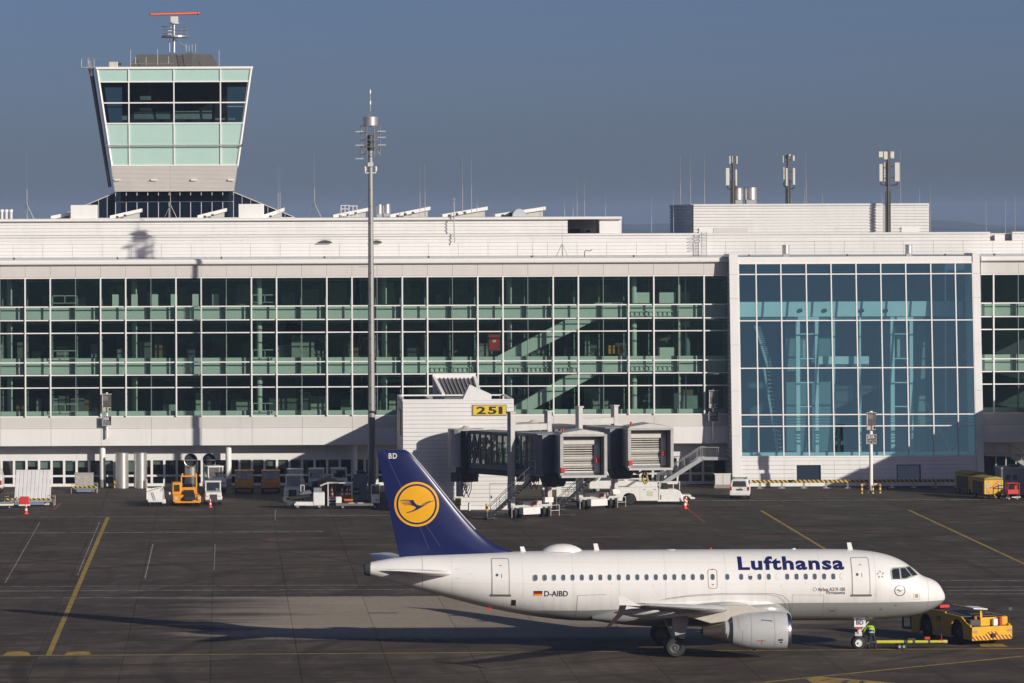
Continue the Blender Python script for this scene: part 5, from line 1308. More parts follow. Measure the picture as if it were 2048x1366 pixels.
# cleaning davit at the left edge
dv = MB(); p0, p1 = TP(163,136,430), TP(188,136,430)
dv.box(p0.x, p1.x+1.8, 429.5, 430.5, p0.z-.05, p0.z+.1)
for x in (163, 176, 188): q = TP(x,136,429.6); dv.tube([q, q+Vector((0,0,.95))], .03)
dv.tube([TP(163,118,429.6), TP(215,118,429.6)], .03).bar(TP(178,116,429.8), TP(181,134,429.8), .22)
dv.build('davit_cradle', STEEL, TW)
a, b = TP(218,124,430), TP(236,136,430); MB().box(a.x, b.x, 429.3, 430.7, b.z, a.z).build('davit_motor', mat('davit_beige', (.55, .52, .44), .5), TW, bevel=.04)
MB().cyl(TP(236,128,430), TP(243,128,430), .12, n=10).build('davit_camera', DARKM, TW)
MB().cyl(TP(181.5,137,430), TP(184,152,430), .28, .22, n=12).build('strut_joint', STEEL, TW)
MB().cyl(TP(183.5,148,430), TP(220,374,431.5), .22, .17, n=12).build('strut', DARKM, TW)

# ------------------------------------------------------------------ floodlight mast
MY = 383.5; mxx = WX(742.5, 700, MY)
MAST = thing('light_mast', 'tall tapered grey floodlight mast with drum and antennas at its head', 'light mast', (mxx, MY, 0))
zt = WZ(742, 300, MY)
MB().cyl((mxx, MY, 0), (mxx, MY, zt), .36, .20, n=8).build('mast_shaft', mat('mast_grey', (.27, .265, .26), .45, metal=.25, var=.08, scale=.8), MAST)
MB().cyl((mxx, MY, 0), (mxx, MY, .5), .55, .45, n=12).build('mast_base', GREYP, MAST)
zf = [WZ(742, y, MY) for y in (252, 266, 280, 294, 308)]
fr = MB(); r = .92
for z in zf: fr.tube([(mxx+r*math.cos(R(45*k+22)), MY+r*math.sin(R(45*k+22)), z) for k in range(9)], .035, 5)
for k in range(8): fr.tube([(mxx+r*math.cos(R(45*k+22)), MY+r*math.sin(R(45*k+22)), zf[0]), (mxx+r*math.cos(R(45*k+22)), MY+r*math.sin(R(45*k+22)), zf[-1]-.2)], .03, 5)
for z in zf[1::2]:
    for k in range(4): t = R(90*k+22); fr.tube([(mxx, MY, z), (mxx+r*math.cos(t), MY+r*math.sin(t), z)], .03, 5)
for s in (-1, 1): fr.tube([(mxx, MY, zf[2]-.3), (mxx+s*r*.9, MY, zf[-1])], .04, 5)
fr.build('lamp_ring', STEEL, MAST)
lampm = MB().box(-.36, .36, -.3, .3, -.05, .05).mesh('floodlight', mat('lamp_housing', (.50, .50, .48), .4, metal=.3))
for dx, z in ((-1.0, zf[1]+.12), (1.0, zf[1]+.14), (1.0, zf[2]+.22), (-1.0, zf[3]+.15), (1.0, zf[3]+.17), (-1.0, zf[4]-.42)):
    put('floodlight', lampm, (mxx+dx, MY-.35, z), MAST)
MB().cyl((mxx, MY, zf[2]-.3), (mxx, MY, zf[1]-.2), .3, n=10).build('winch_housing', DARKM, MAST); MB().cyl((mxx, MY, zf[3]-.3), (mxx, MY, zf[2]-.35), .32, n=10).build('winch_housing', DARKM, MAST)
MB().cyl((mxx, MY, WZ(742,251,MY)), (mxx, MY, WZ(742,234,MY)), .68, .70, n=28).build('head_drum', DUCT, MAST, smooth=True)
t0 = WZ(742,234,MY); t1 = WZ(742,222,MY); sp_ = MB()
for k in range(3): sp_.tube([(mxx+.25*math.cos(R(120*k+90)), MY+.25*math.sin(R(120*k+90)), t0), (mxx, MY, t1)], .03, 5)
sp_.tube([(mxx, MY, t1), (mxx, MY, WZ(742,182,MY))], .035).tube([(mxx, MY, WZ(742,182,MY)), (mxx, MY, WZ(742,176,MY))], .012)
sp_.build('spire', STEEL, MAST)
for ya, yb in ((187, 180), (209, 202)): MB().cyl((mxx, MY, WZ(742,ya,MY)), (mxx, MY, WZ(742,yb,MY)), .08, n=10).build('spire_sleeve', WTRIM, MAST)
z = WZ(742, 346, MY)
br = MB().tube([(mxx-.5, MY-.1, z+.2), (mxx-.45, MY-.1, z), (mxx+.45, MY-.1, z), (mxx+.5, MY-.1, z+.2)], .05).build('camera_bracket', WTRIM, MAST)
for s in (-1, 1): MB().lathe([(.06,0),(.12,.1),(.10,.3),(.13,.35),(.05,.45)], (mxx+s*.48, MY-.1, z+.15), (0,0,1), 12).build('dome_camera', WTRIM, br, smooth=True)
MB().box(mxx-.24, mxx+.24, MY-.35, MY-.1, WZ(742,333,MY), WZ(742,325,MY)).build('mast_box', mat('pale_box', (.52, .56, .58), .5), MAST)
MB().box(mxx-1.1, mxx-.2, MY-.1, MY-.05, WZ(742,534,MY), WZ(742,533,MY)).build('mast_arm', STEEL, MAST)
for y in range(380, 880, 33): MB().cyl((mxx, MY-.4, WZ(742,y,MY)), (mxx, MY-.15, WZ(742,y,MY)), .035, n=6).build('climbing_pin', DARKM, MAST)

# ------------------------------------------------------------------ things on the roof
RODG = 'lightning rods on the roof'
rodm = {}
RL = {54: 'tripod lightning rod at the far left of the roof, left of the tower', 341: 'tripod lightning rod standing in front of the tower skirt', 629: 'tripod lightning rod between the tower and the tall mast',
 556: 'left rod of the close pair right of the tower skirt', 560: 'right rod of the close pair right of the tower skirt', 840: 'left rod of the pair above the roof light right of the mast', 850: 'right rod of the pair above the roof light right of the mast',
 925: 'left one of two tall rods over the third roof light past the mast', 943: 'right one of two tall rods over the third roof light past the mast', 954: 'short rod just right of the two tall rods above the roof lights',
 1129: 'short faint rod above the open roof recess, leftmost there', 1146: 'second short rod above the open roof recess', 1154: 'taller rod of two above the open roof recess, left one', 1169: 'taller rod of two above the open roof recess, right one', 1211: 'single rod near the right end of the high louvred roof',
 1361: 'leftmost of three tall rods over the left end of the penthouse', 1381: 'middle of three tall rods over the left end of the penthouse', 1409: 'rightmost of three tall rods over the left end of the penthouse',
 1612: 'tall rod right of the middle antenna pole', 1609: 'short rod right of the middle antenna pole, beside the tall rod', 1645: 'short rod midway between the middle and right antenna poles', 1764: 'rod just left of the right antenna pole', 1801: 'tall rod just right of the right antenna pole',
 1839: 'rod near the right end of the penthouse roof', 1582: 'short rod at the foot of the middle antenna pole', 1303: 'lone rod on the low roof between high roof and penthouse', 1347: 'rod in front of the shaded penthouse end', 1861: 'rod just right of the penthouse',
 1972: 'first of three rods on the low roof at far right', 2011: 'second of three rods on the low roof at far right', 2030: 'last of three rods on the low roof at far right'}
def rod(x, y0, y1, Y, tripod, lab):
    a, b = W(x, y1, Y), W(x, y0, Y); L = b.z-a.z
    k = (round(L, 1), tripod)
    if k not in rodm:
        m = MB().cyl((0,0,0), (0,0,L*.45), .035, .028, n=6).cyl((0,0,L*.45), (0,0,L), .018, .010, n=5)
        if tripod:
            for q in range(3): m.tube([(.75*math.cos(R(120*q+30)), .75*math.sin(R(120*q+30)), -.05), (0,0,1.35)], .03, 5)
        rodm[k] = m.mesh('lightning_rod', STEEL)
    o = put('lightning_rod', rodm[k], a)
    tag(o, lab, 'lightning rod', RODG)
    return o
for x, y0, y1, tr in ((54,308,437,1), (341,325,437,1), (629,306,434,1), (556,330,430,0), (560,330,430,0), (840,330,432,0), (850,328,432,0), (925,312,425,0), (943,308,425,0), (954,390,425,0), (1129,396,434,0), (1146,395,434,0), (1154,360,434,0), (1169,362,434,0), (1211,390,434,0)):
    rod(x, y0, y1, 410.5, bool(tr), RL[x])
for x, y0, y1 in ((1361,312,409), (1381,312,409), (1409,305,409), (1612,305,408), (1609,376,408), (1645,385,408), (1764,385,408), (1801,298,408), (1839,375,408), (1582,395,408)): rod(x, y0, y1, 419.5, False, RL[x])
for x, y0, y1 in ((1303,392,466), (1347,378,466), (1861,376,466), (1972,400,466), (2011,397,466), (2030,388,466)): rod(x, y0, y1, 409, False, RL[x])
rod(1124.5, 448, 516, 405, True, 'short tripod rod standing on the white ledge below the roof')

SKY_L = ['first sloping white roof light left of the square plant box', 'small sloping roof light in front of the tower skirt, left', 'sloping roof light in front of the tower skirt, right', 'sloping roof light right of the tower', 'roof light directly behind the tall floodlight mast', 'sloping white roof light just right of the tall mast', 'third roof light right of the mast, two tall rods above it', 'rightmost sloping roof light with a grey hood on it']
for (x0, x1, yb, yt), lab in zip(((104,141,437,424), (222,283,438,417), (397,454,436,416), (528,569,434,415), (668,738,434,415), (782,860.6,434,413), (885.5,975,434,413), (992,1091,434,413)), SKY_L):
    Y = 413; A, B, T_ = W(x0, yb, Y), W(x1, yb, Y), W(x1, yt, Y)
    t = thing('roof_light', lab, 'roof light', (A.x, Y, 25.5), 0, 'sloping roof lights'); zb = 25.5
    MB().prism([(A.x, zb), (B.x-.25, zb), (B.x-.25, T_.z-.32), (A.x+.3, zb+.05)], 'y', Y, Y+5).build('roof_light_body', mat('rooflight_grey', (.47, .455, .43), .5), t)
    MB().prism([(A.x-.1, zb), (A.x+.35, zb), (B.x, T_.z-.33), (B.x, T_.z), (A.x-.1, zb+.25)], 'y', Y-.35, Y+5.3).build('roof_light_lid', WTRIM, t)
    for k in range(3):
        xx = A.x+.5+.75*k
        if xx+.3 < B.x-1: MB().box(xx, xx+.25, Y-.38, Y-.351, zb+.02+.14*k, zb+.22+.14*k).build('vent_slot', DARKM, t)
for x0, x1, y0, lab in ((141,194,410,'square white plant box left of the control tower'), (477,528,408,'square white plant box right of the control tower skirt')):
    a, b = W(x0, y0, 411.5), W(x1, 437, 411.5)
    tag(MB().box(a.x, b.x, 411.5, 415, 25.45, a.z).build('plant_box', WHITE, bevel=.04), lab, 'plant box', 'square plant boxes on the roof')
def fan(name, x0, x1, y0, y1, Y, lab, base=True, grp='roof fans'):
    a, b = W(x0, y0, Y), W(x1, y1, Y); r = (b.x-a.x)/2; cx = (a.x+b.x)/2; h = a.z-b.z
    t = thing(name, lab, 'roof fan', (cx, Y, b.z), 0, grp)
    MB().cyl((cx, Y, b.z+h*.28), (cx, Y, a.z), r, n=24).build('fan_drum', DUCT, t, smooth=True)
    MB().box(cx-r*.8, cx+r*.8, Y-r*.8, Y+r*.8, b.z, b.z+h*.28).build('fan_plinth', GREYP, t)
    MB().cyl((cx, Y, a.z-.02), (cx, Y, a.z+.05), r*1.04, n=24).build('fan_rim', STEEL, t, smooth=True)
    return t
fan('roof_fan', 752, 765, 410, 435, 412, 'left steel roof fan directly right of the tall mast'); fan('roof_fan', 765.5, 781, 409, 433, 412, 'right steel roof fan of the pair beside the tall mast')
fan('roof_fan', 1464, 1486, 377, 408, 423, 'left steel drum fan beside the antenna pole on the penthouse'); fan('roof_fan', 1489, 1514, 376, 408, 423, 'right steel drum fan of the pair on the penthouse roof')
fan('roof_fan', 1564, 1579, 491, 514, 404.5, 'small steel fan on the ledge above the stair hall, left one'); fan('roof_fan', 1810, 1825, 490.5, 513.5, 404.5, 'small steel fan on the ledge above the stair hall, right one')
for i, (x0, x1) in enumerate(((0,7), (9,16), (18,26))):
    a, b = W(x0, 419, 411), W(x1, 438, 411)
    t = thing('vent_pipe', ['leftmost', 'middle', 'right'][i] + ' of three pale vent pipes at the left roof edge', 'vent pipe', ((a.x+b.x)/2, 411, 25.4), 0, 'vent pipes at the roof edge')
    MB().cyl(((a.x+b.x)/2, 411, 25.4), ((a.x+b.x)/2, 411, a.z-.25), .15, n=14).build('pipe', CREAM, t, smooth=True); MB().cyl(((a.x+b.x)/2, 411, a.z-.25), ((a.x+b.x)/2, 411, a.z), .19, n=14).build('pipe_cap', WTRIM, t, smooth=True)
t = thing('roof_railing', 'white steel ladder guard rail on the roof left of the mast', 'railing', (WX(700,434,410), 410, 25.5))
m = MB()
for x in (682, 690, 698, 706, 714): m.tube([W(x,434,410), W(x,411,410)], .04, 5)
for y in (411, 418, 427): m.tube([W(682,y,410), W(698,y,410)], .035, 5)
m.tube([W(698,412,410), W(714,412,410)], .04, 5); m.build('railing_frame', WTRIM, t)
a, b = W(1025, 418, 411), W(1052, 433, 411); hood = []
for k in range(13):
    q = math.pi*k/12; hood.append(((a.x+b.x)/2-(b.x-a.x)/2*math.cos(q), 25.5+.75*math.sin(q)))
tag(MB().prism(hood, 'y', 411, 412.2).build('vent_hood', mat('hood_grey', (.55, .58, .60), .4, metal=.3), smooth=True), 'rounded grey metal vent hood in front of the rightmost roof light', 'vent hood')
t = thing('roof_lamp_post', 'thin curved lamp post rising in front of the louvred roof wall', 'lamp post', (WX(907,484,407.5), 407.5, 23))
MB().tube([W(909,486,407.5), W(908,430,407.5), W(907.5,402,407.5), W(908,398,407.5)], .06).build('lamp_pole', STEEL, t); MB().box(WX(905,398,407.4), WX(911,398,407.4), 407.2, 407.5, WZ(908,399.5,407.4), WZ(908,397,407.4)).build('lamp_head', STEEL, t)
t = thing('roof_ladder', 'caged steel ladder up the white wall left of the stair hall', 'ladder', (WX(1408,514,407.2), 407.2, 21.6))
m = MB()
for x in (1402.5, 1413): m.tube([W(x,514,407.2), W(x,463,407.2)], .035, 5)
for k in range(17): m.tube([W(1402.5,514-3*k,407.2), W(1413,514-3*k,407.2)], .02, 5)
for k in range(5): m.tube([W(1402.5,490-6*k,407.2), W(1404,490-6*k,406.5), W(1411,490-6*k,406.5), W(1413,490-6*k,407.2)], .02, 5)
m.build('ladder_frame', GREYP, t)
t = thing('bent_pipe', 'thin bent camera pipe on the white ledge right of the short tripod rod', 'pipe', (WX(1169,516,405), 405, 21.6))
MB().tube([W(1169,516,405), W(1169,503,405), W(1172,501,405), W(1180,502,405), W(1184,499,405)], .04).build('pipe', DARKM, t)
ORD = ['first', 'second', 'third', 'fourth', 'fifth', 'sixth', 'seventh', 'eighth', 'ninth', 'tenth', 'eleventh']
for i, x in enumerate((28, 235, 443, 649, 857, 1063, 1267, 1498, 1694, 1890, 1988)):
    p = W(x, 519 if x < 1450 else 513.5, 402.2); tag(MB().box(p.x-.08, p.x+.08, 402.0, 402.2, 21.6, 21.6+.2).build('ledge_anchor', DARKM), 'small dark safety anchor on the white ledge, ' + ORD[i] + ' from the left', 'anchor', 'safety anchors along the ledge')
for (x0, x1, y, lab) in ((636, 664, 484, 'dark half round vent in the louvred wall left of the mast'), (742, 764, 484, 'dark half round vent in the louvred wall right of the mast')):
    a, b = W(x0, y+2, 407.8), W(x1, y+2, 407.8)
    tag(MB().prism([((a.x+b.x)/2-(b.x-a.x)/2*math.cos(math.pi*k/10), a.z+.25*math.sin(math.pi*k/10)) for k in range(11)], 'y', 407.6, 407.95).build('wall_vent', DARKM), lab, 'vent')

# antenna poles
ANT = mat('antenna_pole', (.09, .08, .075), .55, var=.25, scale=4); RADM = mat('antenna_panel', (.62, .60, .54), .5, var=.05)
def antenna(x, y0, y1, Y, panels_, lab):
    a, b = W(x, y1, Y), W(x, y0, Y)
    t = thing('antenna_pole', lab, 'antenna', (a.x, Y, a.z), 0, 'mobile antenna poles on the roof')
    MB().cyl(a, b, .16, .13, n=10).build('pole', ANT, t, smooth=True)
    st = MB(); n = int((b.z-a.z)/.28)
    for k in range(n): st.tube([(a.x-.26, Y-.02, a.z+.28*k), (a.x+.26, Y-.02, a.z+.28*k)], .018, 4)
    st.tube([(a.x-.22, Y-.05, a.z), (a.x-.22, Y-.05, a.z+(b.z-a.z)*.5)], .05, 5).tube([(a.x+.2, Y-.05, a.z), (a.x+.2, Y-.05, a.z+(b.z-a.z)*.5)], .05, 5)
    st.build('step_pegs', DARKM, t)
    for (x0, x1, ya, yb, dy) in panels_:
        p, q = W(x0, ya, Y+dy), W(x1, yb, Y+dy)
        pn = MB().box(p.x, q.x, Y+dy-.1, Y+dy+.12, q.z, p.z).build('antenna_panel', RADM, t, bevel=.04)
        zc_ = (p.z+q.z)/2; xc = (p.x+q.x)/2
        bk = MB()
        for zz in ((p.z*.8+q.z*.2), (p.z*.2+q.z*.8)): bk.tube([(a.x, Y, zz), (xc, Y+dy, zz)], .03, 5)
        if p.z-q.z > 1: bk.tube([(xc, Y+dy, q.z), (xc+.03, Y+dy, q.z-.3), ((xc+a.x)/2, Y, q.z-.38), (a.x, Y, q.z-.25)], .05, 5)
        bk.build('panel_bracket', DARKM, t)
antenna(1466, 312, 408, 422, ((1451,1458.5,336,371,-.4), (1470,1474,339,372,.3), (1458,1461,312,328,-.2), (1472,1475,312,328,.2), (1463.5,1465,312,326,-.3)), 'left antenna pole on the penthouse, behind the steel drum fans')
antenna(1576, 308, 408, 422, ((1585,1590,336,370,-.1), (1566,1569,334,366,.2), (1571,1575,336,372,-.4), (1565,1567,311,326,0), (1585,1589,311,322,0), (1570,1581,308,318,.3)), 'middle antenna pole on the penthouse with narrow dark aerials')
antenna(1776.5, 301, 464, 416.5, ((1758,1765,328,363,-.3), (1767.5,1775,325,364,.2), (1789,1799,325,363,-.2), (1757,1765.5,303,315,-.2), (1767,1775,303,319,-.25), (1780,1788,303,317,.3)), 'right antenna pole standing in front of the penthouse louvres')

# ------------------------------------------------------------------ vehicles and apron equipment
def wheel_l(t, x, y, r, w, axis=(1,0,0), rim=None, name='wheel'):
    d = Vector(axis)
    o = MB().lathe([(r*.5,-w/2),(r*.88,-w/2),(r,-w*.25),(r,w*.25),(r*.88,w/2),(r*.5,w/2)], (x, y, r), axis, 20, caps=False).build(name, BLACK, t, True, True)
    MB().lathe([(.02,-w*.38),(r*.42,-w*.42),(r*.55,-w*.3),(r*.55,w*.3),(r*.42,w*.42),(.02,w*.38)], (x, y, r), axis, 16).build('hub', rim or GREYP, o, True, True)
def L(t, name, mb, m, bevel=.03, smooth=False, parent=None): return mb.build(name, m, parent or t, smooth, True, bevel)
def pane_l(t, pts, parent=None, name='window'): return MB().poly(pts).build(name, VGLASS, parent or t, False, True)
LAMP = mat('lamp_glass', (.60, .52, .45), .15, var=.1); TAILR = mat('tail_lamp', (.45, .03, .02), .2, var=.1)
GRILLE = mat('grille_dark', (.04, .04, .042), .5)

def tractor(name, label, loc, rotz, paint, group, w=1.6, h=2.0, roof=None):
    """compact baggage tractor, front towards -y"""
    t = thing(name, label, 'tractor', loc, rotz, group)
    L(t, 'chassis', MB().box(-w/2, w/2, -1.5, 1.5, .32, .85), paint, .06)
    L(t, 'hood', MB().prism([(-1.52,.5),(-1.52,1.02),(-1.35,1.15),(-.35,1.22),(-.35,.5)], 'x', -w/2+.03, w/2-.03), paint, .05)
    c = L(t, 'cab', MB().box(-w/2+.05, -w/2+.15, -.45, -.33, 1.2, h).box(w/2-.15, w/2-.05, -.45, -.33, 1.2, h).box(-w/2+.05, -w/2+.15, .85, .97, .85, h).box(w/2-.15, w/2-.05, .85, .97, .85, h).box(-w/2+.04, w/2-.04, .98, 1.1, .8, 1.35), paint, .02)
    L(t, 'roof', MB().box(-w/2, w/2, -.55, 1.1, h, h+.12), roof or paint, .05)
    pane_l(t, [(-w/2+.16,-.40,1.22),(w/2-.16,-.40,1.22),(w/2-.16,-.36,h-.02),(-w/2+.16,-.36,h-.02)], c, 'windscreen')
    pane_l(t, [(-w/2+.16,1.0,1.36),(w/2-.16,1.0,1.36),(w/2-.16,1.0,h-.02),(-w/2+.16,1.0,h-.02)], c, 'rear_window')
    L(t, 'seat', MB().box(-.3, .3, .2, .75, .9, 1.1).box(-.3, .3, .65, .8, 1.1, 1.6), BLACK, .03)
    L(t, 'steering_wheel', MB().cyl((-.1,-.15,1.35), (-.1,-.12,1.38), .19, n=14), BLACK, 0)
    L(t, 'grille', MB().box(-w*.22, w*.22, -1.56, -1.50, .45, .95), GRILLE, .01)
    for s in (-1, 1):
        L(t, 'headlight', MB().box(s*w*.36-.11, s*w*.36+.11, -1.555, -1.50, .72, .86), LAMP, .01)
        L(t, 'fender', MB().box(s*w/2-.04, s*w/2+.05, -1.3, -.5, .62, .72), paint, .02)
        for y in (-.95, .95): wheel_l(t, s*(w/2-.12), y, .34, .24)
    L(t, 'bumper', MB().box(-w/2-.02, w/2+.02, -1.64, -1.52, .30, .48), DARKM, .03)
    return t
WT = 'white baggage tractors'; OT = 'orange tractors parked in the shade'
def at(x, y): p = G(x, y); return (p.x, p.y, 0)
tr1 = tractor('baggage_tractor', 'white baggage tractor facing out, traffic cone before its grille', at(426, 1008), R(2), VWHITE, WT, 1.5, 1.95)
def clone(src, loc, rz, lab, grp=None, sc=None): return another(src, loc, rz, lab, grp, sc)
clone(tr1, at(588, 1001), R(-6), 'white tall cab tractor left of the white belt loader', None, (1.05, 1, 1.12))
clone(tr1, at(591, 982), R(4), 'white tractor parked in the shade behind, leftmost of three by the windows')
clone(tr1, at(633, 981), R(-3), 'white tractor parked in the shade behind the wooden crate')
clone(tr1, at(678, 980), R(2), 'white tractor parked in the shade, nearest the grey cabinet')
t = clone(tr1, at(429, 985), R(14), 'white tractor half hidden behind the cone tractor, dark cab raised', None, (1.05, 1, 1.2))
ot = tractor('apron_tractor', 'left one of two orange tractors parked in the shade by the wall', at(488.5, 984), R(0), ORANGE, OT, 1.75, 1.9)
L(ot, 'front_weight', MB().box(-.8, .8, -1.75, -1.6, .5, 1.1), ORANGE, .03); L(ot, 'roof_beacon', MB().cyl((.5,.2,2.0), (.5,.2,2.2), .07, n=8), ORANGE, 0)
clone(ot, at(541.5, 984), R(-2), 'right one of two orange tractors parked in the shade by the wall')

# orange belt loader with offset cab
t = thing('belt_loader', 'orange belt loader with offset cab and black belt pointing at the viewer', 'belt loader', at(372, 1010), R(3))
L(t, 'chassis', MB().box(-1.2, 1.2, -1.6, 2.6, .35, .95), ORANGE, .05)
L(t, 'front_panel', MB().box(-1.22, -.35, -1.75, -1.61, .35, 1.0).box(.95, 1.25, -1.75, -1.61, .35, .9), ORANGE, .03)
c = L(t, 'cab', MB().box(-1.25, -.45, -.9, .5, .95, 2.05), ORANGE, .08); pane_l(t, [(-1.1,-.912,1.25),(-.6,-.912,1.25),(-.6,-.912,1.85),(-1.1,-.912,1.85)], c)
c = L(t, 'upper_frame', MB().box(-.45, -.33, .3, .45, .95, 2.45).box(.88, 1.0, .3, .45, .95, 2.45).box(-.45, 1.0, .3, .45, 2.46, 2.6).box(-.32, .87, .3, .45, .96, 1.55), ORANGE, .03)
pane_l(t, [(-.33,.36,1.56),(.88,.36,1.56),(.88,.36,2.45),(-.33,.36,2.45)], c)
L(t, 'belt', MB().add([(-.25,-2.2,.55),(.75,-2.2,.55),(.65,2.6,1.45),(-.15,2.6,1.45),(-.25,-2.2,.85),(.75,-2.2,.85),(.65,2.6,1.75),(-.15,2.6,1.75)], [(3,2,1,0),(4,5,6,7),(0,1,5,4),(1,2,6,5),(2,3,7,6),(3,0,4,7)]), BLACK, .04)
L(t, 'bumper', MB().box(-1.1, 1.2, -1.9, -1.76, .30, .48), ORANGE, .03)
for x in (-.98, 1.08): L(t, 'headlight', MB().box(x-.14, x+.14, -1.79, -1.75, .62, .82), LAMP, .02)
for s in (-.3, .9): L(t, 'beacon', MB().cyl((s,.38,2.6), (s,.38,2.78), .08, n=10), ORANGE, 0)
for s in (-1, 1):
    for y in (-1.0, 1.7): wheel_l(t, s*1.08, y, .38, .26)
L(t, 'mirror', MB().box(-1.55, -1.4, -.9, -.85, 1.0, 1.2), WTRIM, .02)
# white baggage cart
t = thing('baggage_cart', 'open white baggage cart left of the orange belt loader', 'cart', at(311, 1012), R(4))
L(t, 'bed', MB().box(-.72, .72, -1.2, 1.3, .42, .52), VWHITE, .02)
L(t, 'end_board', MB().box(-.72, .55, -1.25, -1.18, .52, 1.35), VWHITE, .02); L(t, 'end_board', MB().box(-.72, .72, 1.2, 1.28, .52, 1.5), VWHITE, .02)
L(t, 'corner_post', MB().cyl((-.7,1.2,.5), (-.7,1.2,2.3), .04, n=6), WTRIM, 0); L(t, 'corner_post', MB().cyl((.7,1.2,.5), (.7,1.2,1.7), .04, n=6), WTRIM, 0)
L(t, 'side_lattice', MB().tube([(.72,-1.2,.5),(.72,.2,1.5),(.72,1.2,.55)], .03).tube([(.72,-.6,.5),(.72,1.2,1.5)], .03), WTRIM, 0)
L(t, 'top_rail', MB().tube([(-.7,1.2,1.65),(-.3,0,1.55),(.7,1.2,1.6)], .03), WTRIM, 0)
L(t, 'cart_ladder', MB().tube([(-.45,-1.3,1.3),(-.2,-1.3,.6)], .02).tube([(-.3,-1.3,1.3),(-.05,-1.3,.6)], .02), GREYP, 0)
L(t, 'side_step', MB().box(.5, .85, -1.1, -.6, .3, .65), VWHITE, .03)
for s in (-1, 1):
    for y in (-.8, .9): wheel_l(t, s*.55, y, .2, .14)
# low white belt loader
t = thing('belt_loader', 'low white belt loader with dark folded belt beside the roofed cone shelter', 'belt loader', at(618, 1017), R(0))
L(t, 'chassis', MB().box(-1.2, 1.0, -.75, .75, .28, .62), VWHITE, .05)
L(t, 'engine_box', MB().box(.35, 1.35, -.8, .8, .3, 1.45), VWHITE, .07)
L(t, 'belt', MB().add([(-2.0,-.5,.75),(.3,-.5,1.05),(.3,.5,1.05),(-2.0,.5,.75),(-2.0,-.5,1.0),(.3,-.5,1.25),(.3,.5,1.25),(-2.0,.5,1.0)], [(3,2,1,0),(4,5,6,7),(0,1,5,4),(1,2,6,5),(2,3,7,6),(3,0,4,7)]), BLACK, .04)
L(t, 'belt_nose', MB().cyl((-2.0,-.5,.85), (-2.0,.5,.85), .3, n=14).box(-1.9, -1.2, -.45, .45, .3, .7), DARKM, 0)
L(t, 'belt_cover', MB().prism([(-.9,1.2),(.3,1.3),(.1,1.6),(-.5,1.55)], 'y', -.4, .4), mat('tarpaulin_grey', (.13, .14, .17), .8), .03)
L(t, 'windshield', MB().box(.4, 1.1, -.5, -.45, 1.45, 1.85), mat('clear_screen', (.20, .24, .26), .15), .02)
g = MB()
for x in (-.7, -.4): g.tube([(x,.7,.6), (x,.7,2.0)], .03)
g.tube([(-.7,.7,2.0), (-.4,.7,2.0)], .03); L(t, 'hand_rail', g, WTRIM, 0)
for y in (-.6, .6): wheel_l(t, -1.0, y, .28, .2, (0,1,0)); wheel_l(t, .9, y, .28, .2, (0,1,0))
L(t, 'chain_guard', MB().box(-1.3, -.2, -.82, -.76, .32, .5), VWHITE, .01)
# roofed shelter with cones, wooden crate
WOOD = mat('crate_wood', (.30, .16, .05), .75, var=.3, scale=3)
t = thing('wooden_crate', 'tall brown wooden crate with pitched lid behind the cone shelter', 'crate', at(654, 1000))
for k in range(7): L(t, 'plank', MB().box(-.82+.235*k, -.82+.235*k+.22, -.5, .5, 0, 1.75), WOOD, .01)
L(t, 'crate_lid', MB().prism([(-.95,1.72),(.95,1.72),(.95,1.8),(0,2.12),(-.95,1.8)], 'y', -.6, .6), mat('crate_lid', (.36, .30, .22), .7), .01)
t = thing('cone_shelter', 'white open rack with flat roof holding red traffic cones', 'rack', at(680, 1011))
for x, y in ((-1.05,-.4), (1.05,-.4), (-1.05,.5), (1.05,.5)): L(t, 'rack_post', MB().box(x-.05, x+.05, y-.05, y+.05, 0, 1.95), WTRIM, 0)
L(t, 'rack_roof', MB().prism([(-1.75,1.72),(-1.1,1.98),(1.15,1.98),(1.15,2.05),(-1.15,2.05),(-1.75,1.80)], 'y', -.55, .65), WTRIM, .01)
for z in (.25, .5, .75): L(t, 'rack_rail', MB().box(-1.05, -.35, -.45, -.4, z, z+.05), WTRIM, 0)
L(t, 'rack_shelf', MB().box(-1.0, 1.0, -.35, .45, .55, .6), WTRIM, 0)
CONEW = mat('cone_white', (.72, .70, .66), .5); CONER = mat('cone_red', (.62, .045, .02), .5, var=.1)
def cone(label, loc, sc=1.0, group='red and white traffic cones'):
    t = thing('traffic_cone', label, 'traffic cone', loc, random.uniform(0, 1), group)
    MB().box(-.2, .2, -.2, .2, 0, .05).build('cone_base', CONER, t, False, True, .015)
    for i, (z0, z1, r0, r1, m) in enumerate(((.05,.25,.16,.125,CONER), (.25,.40,.125,.10,CONEW), (.40,.55,.10,.075,CONER), (.55,.68,.075,.052,CONEW), (.68,.80,.052,.032,CONER))):
        MB().cyl((0,0,z0), (0,0,z1), r0, r1, n=14).build('cone_band', m, t, True, True)
    t.scale = (sc, sc, sc*1.1); return t
c0 = cone('traffic cone standing alone right of the white service truck', at(1370, 1018), 1.15)
for lab, loc, sc in (('second cone just behind the lone cone right of the service truck', at(1372.5, 1010), .95), ('traffic cone in front of the white tractor grille', at(420.5, 1015), .95), ('traffic cone in front of the red cover at the far left', at(52, 1028), 1.1)):
    q = another(c0, loc, .3, lab); q.scale = (sc, sc, sc*1.1)
shp = G(680, 1011)
for lab, dx, z in (('cone inside the rack, left and lit by the sun', -.72, .6), ('cone inside the rack, middle one in shade', .2, .6), ('cone inside the rack, right one in shade', .62, .6), ('cone inside the rack, rightmost in shade', .9, .6)):
    q = another(c0, (shp.x+dx, shp.y, z), .2, lab); q.scale = (1.1, 1.1, 1.3)
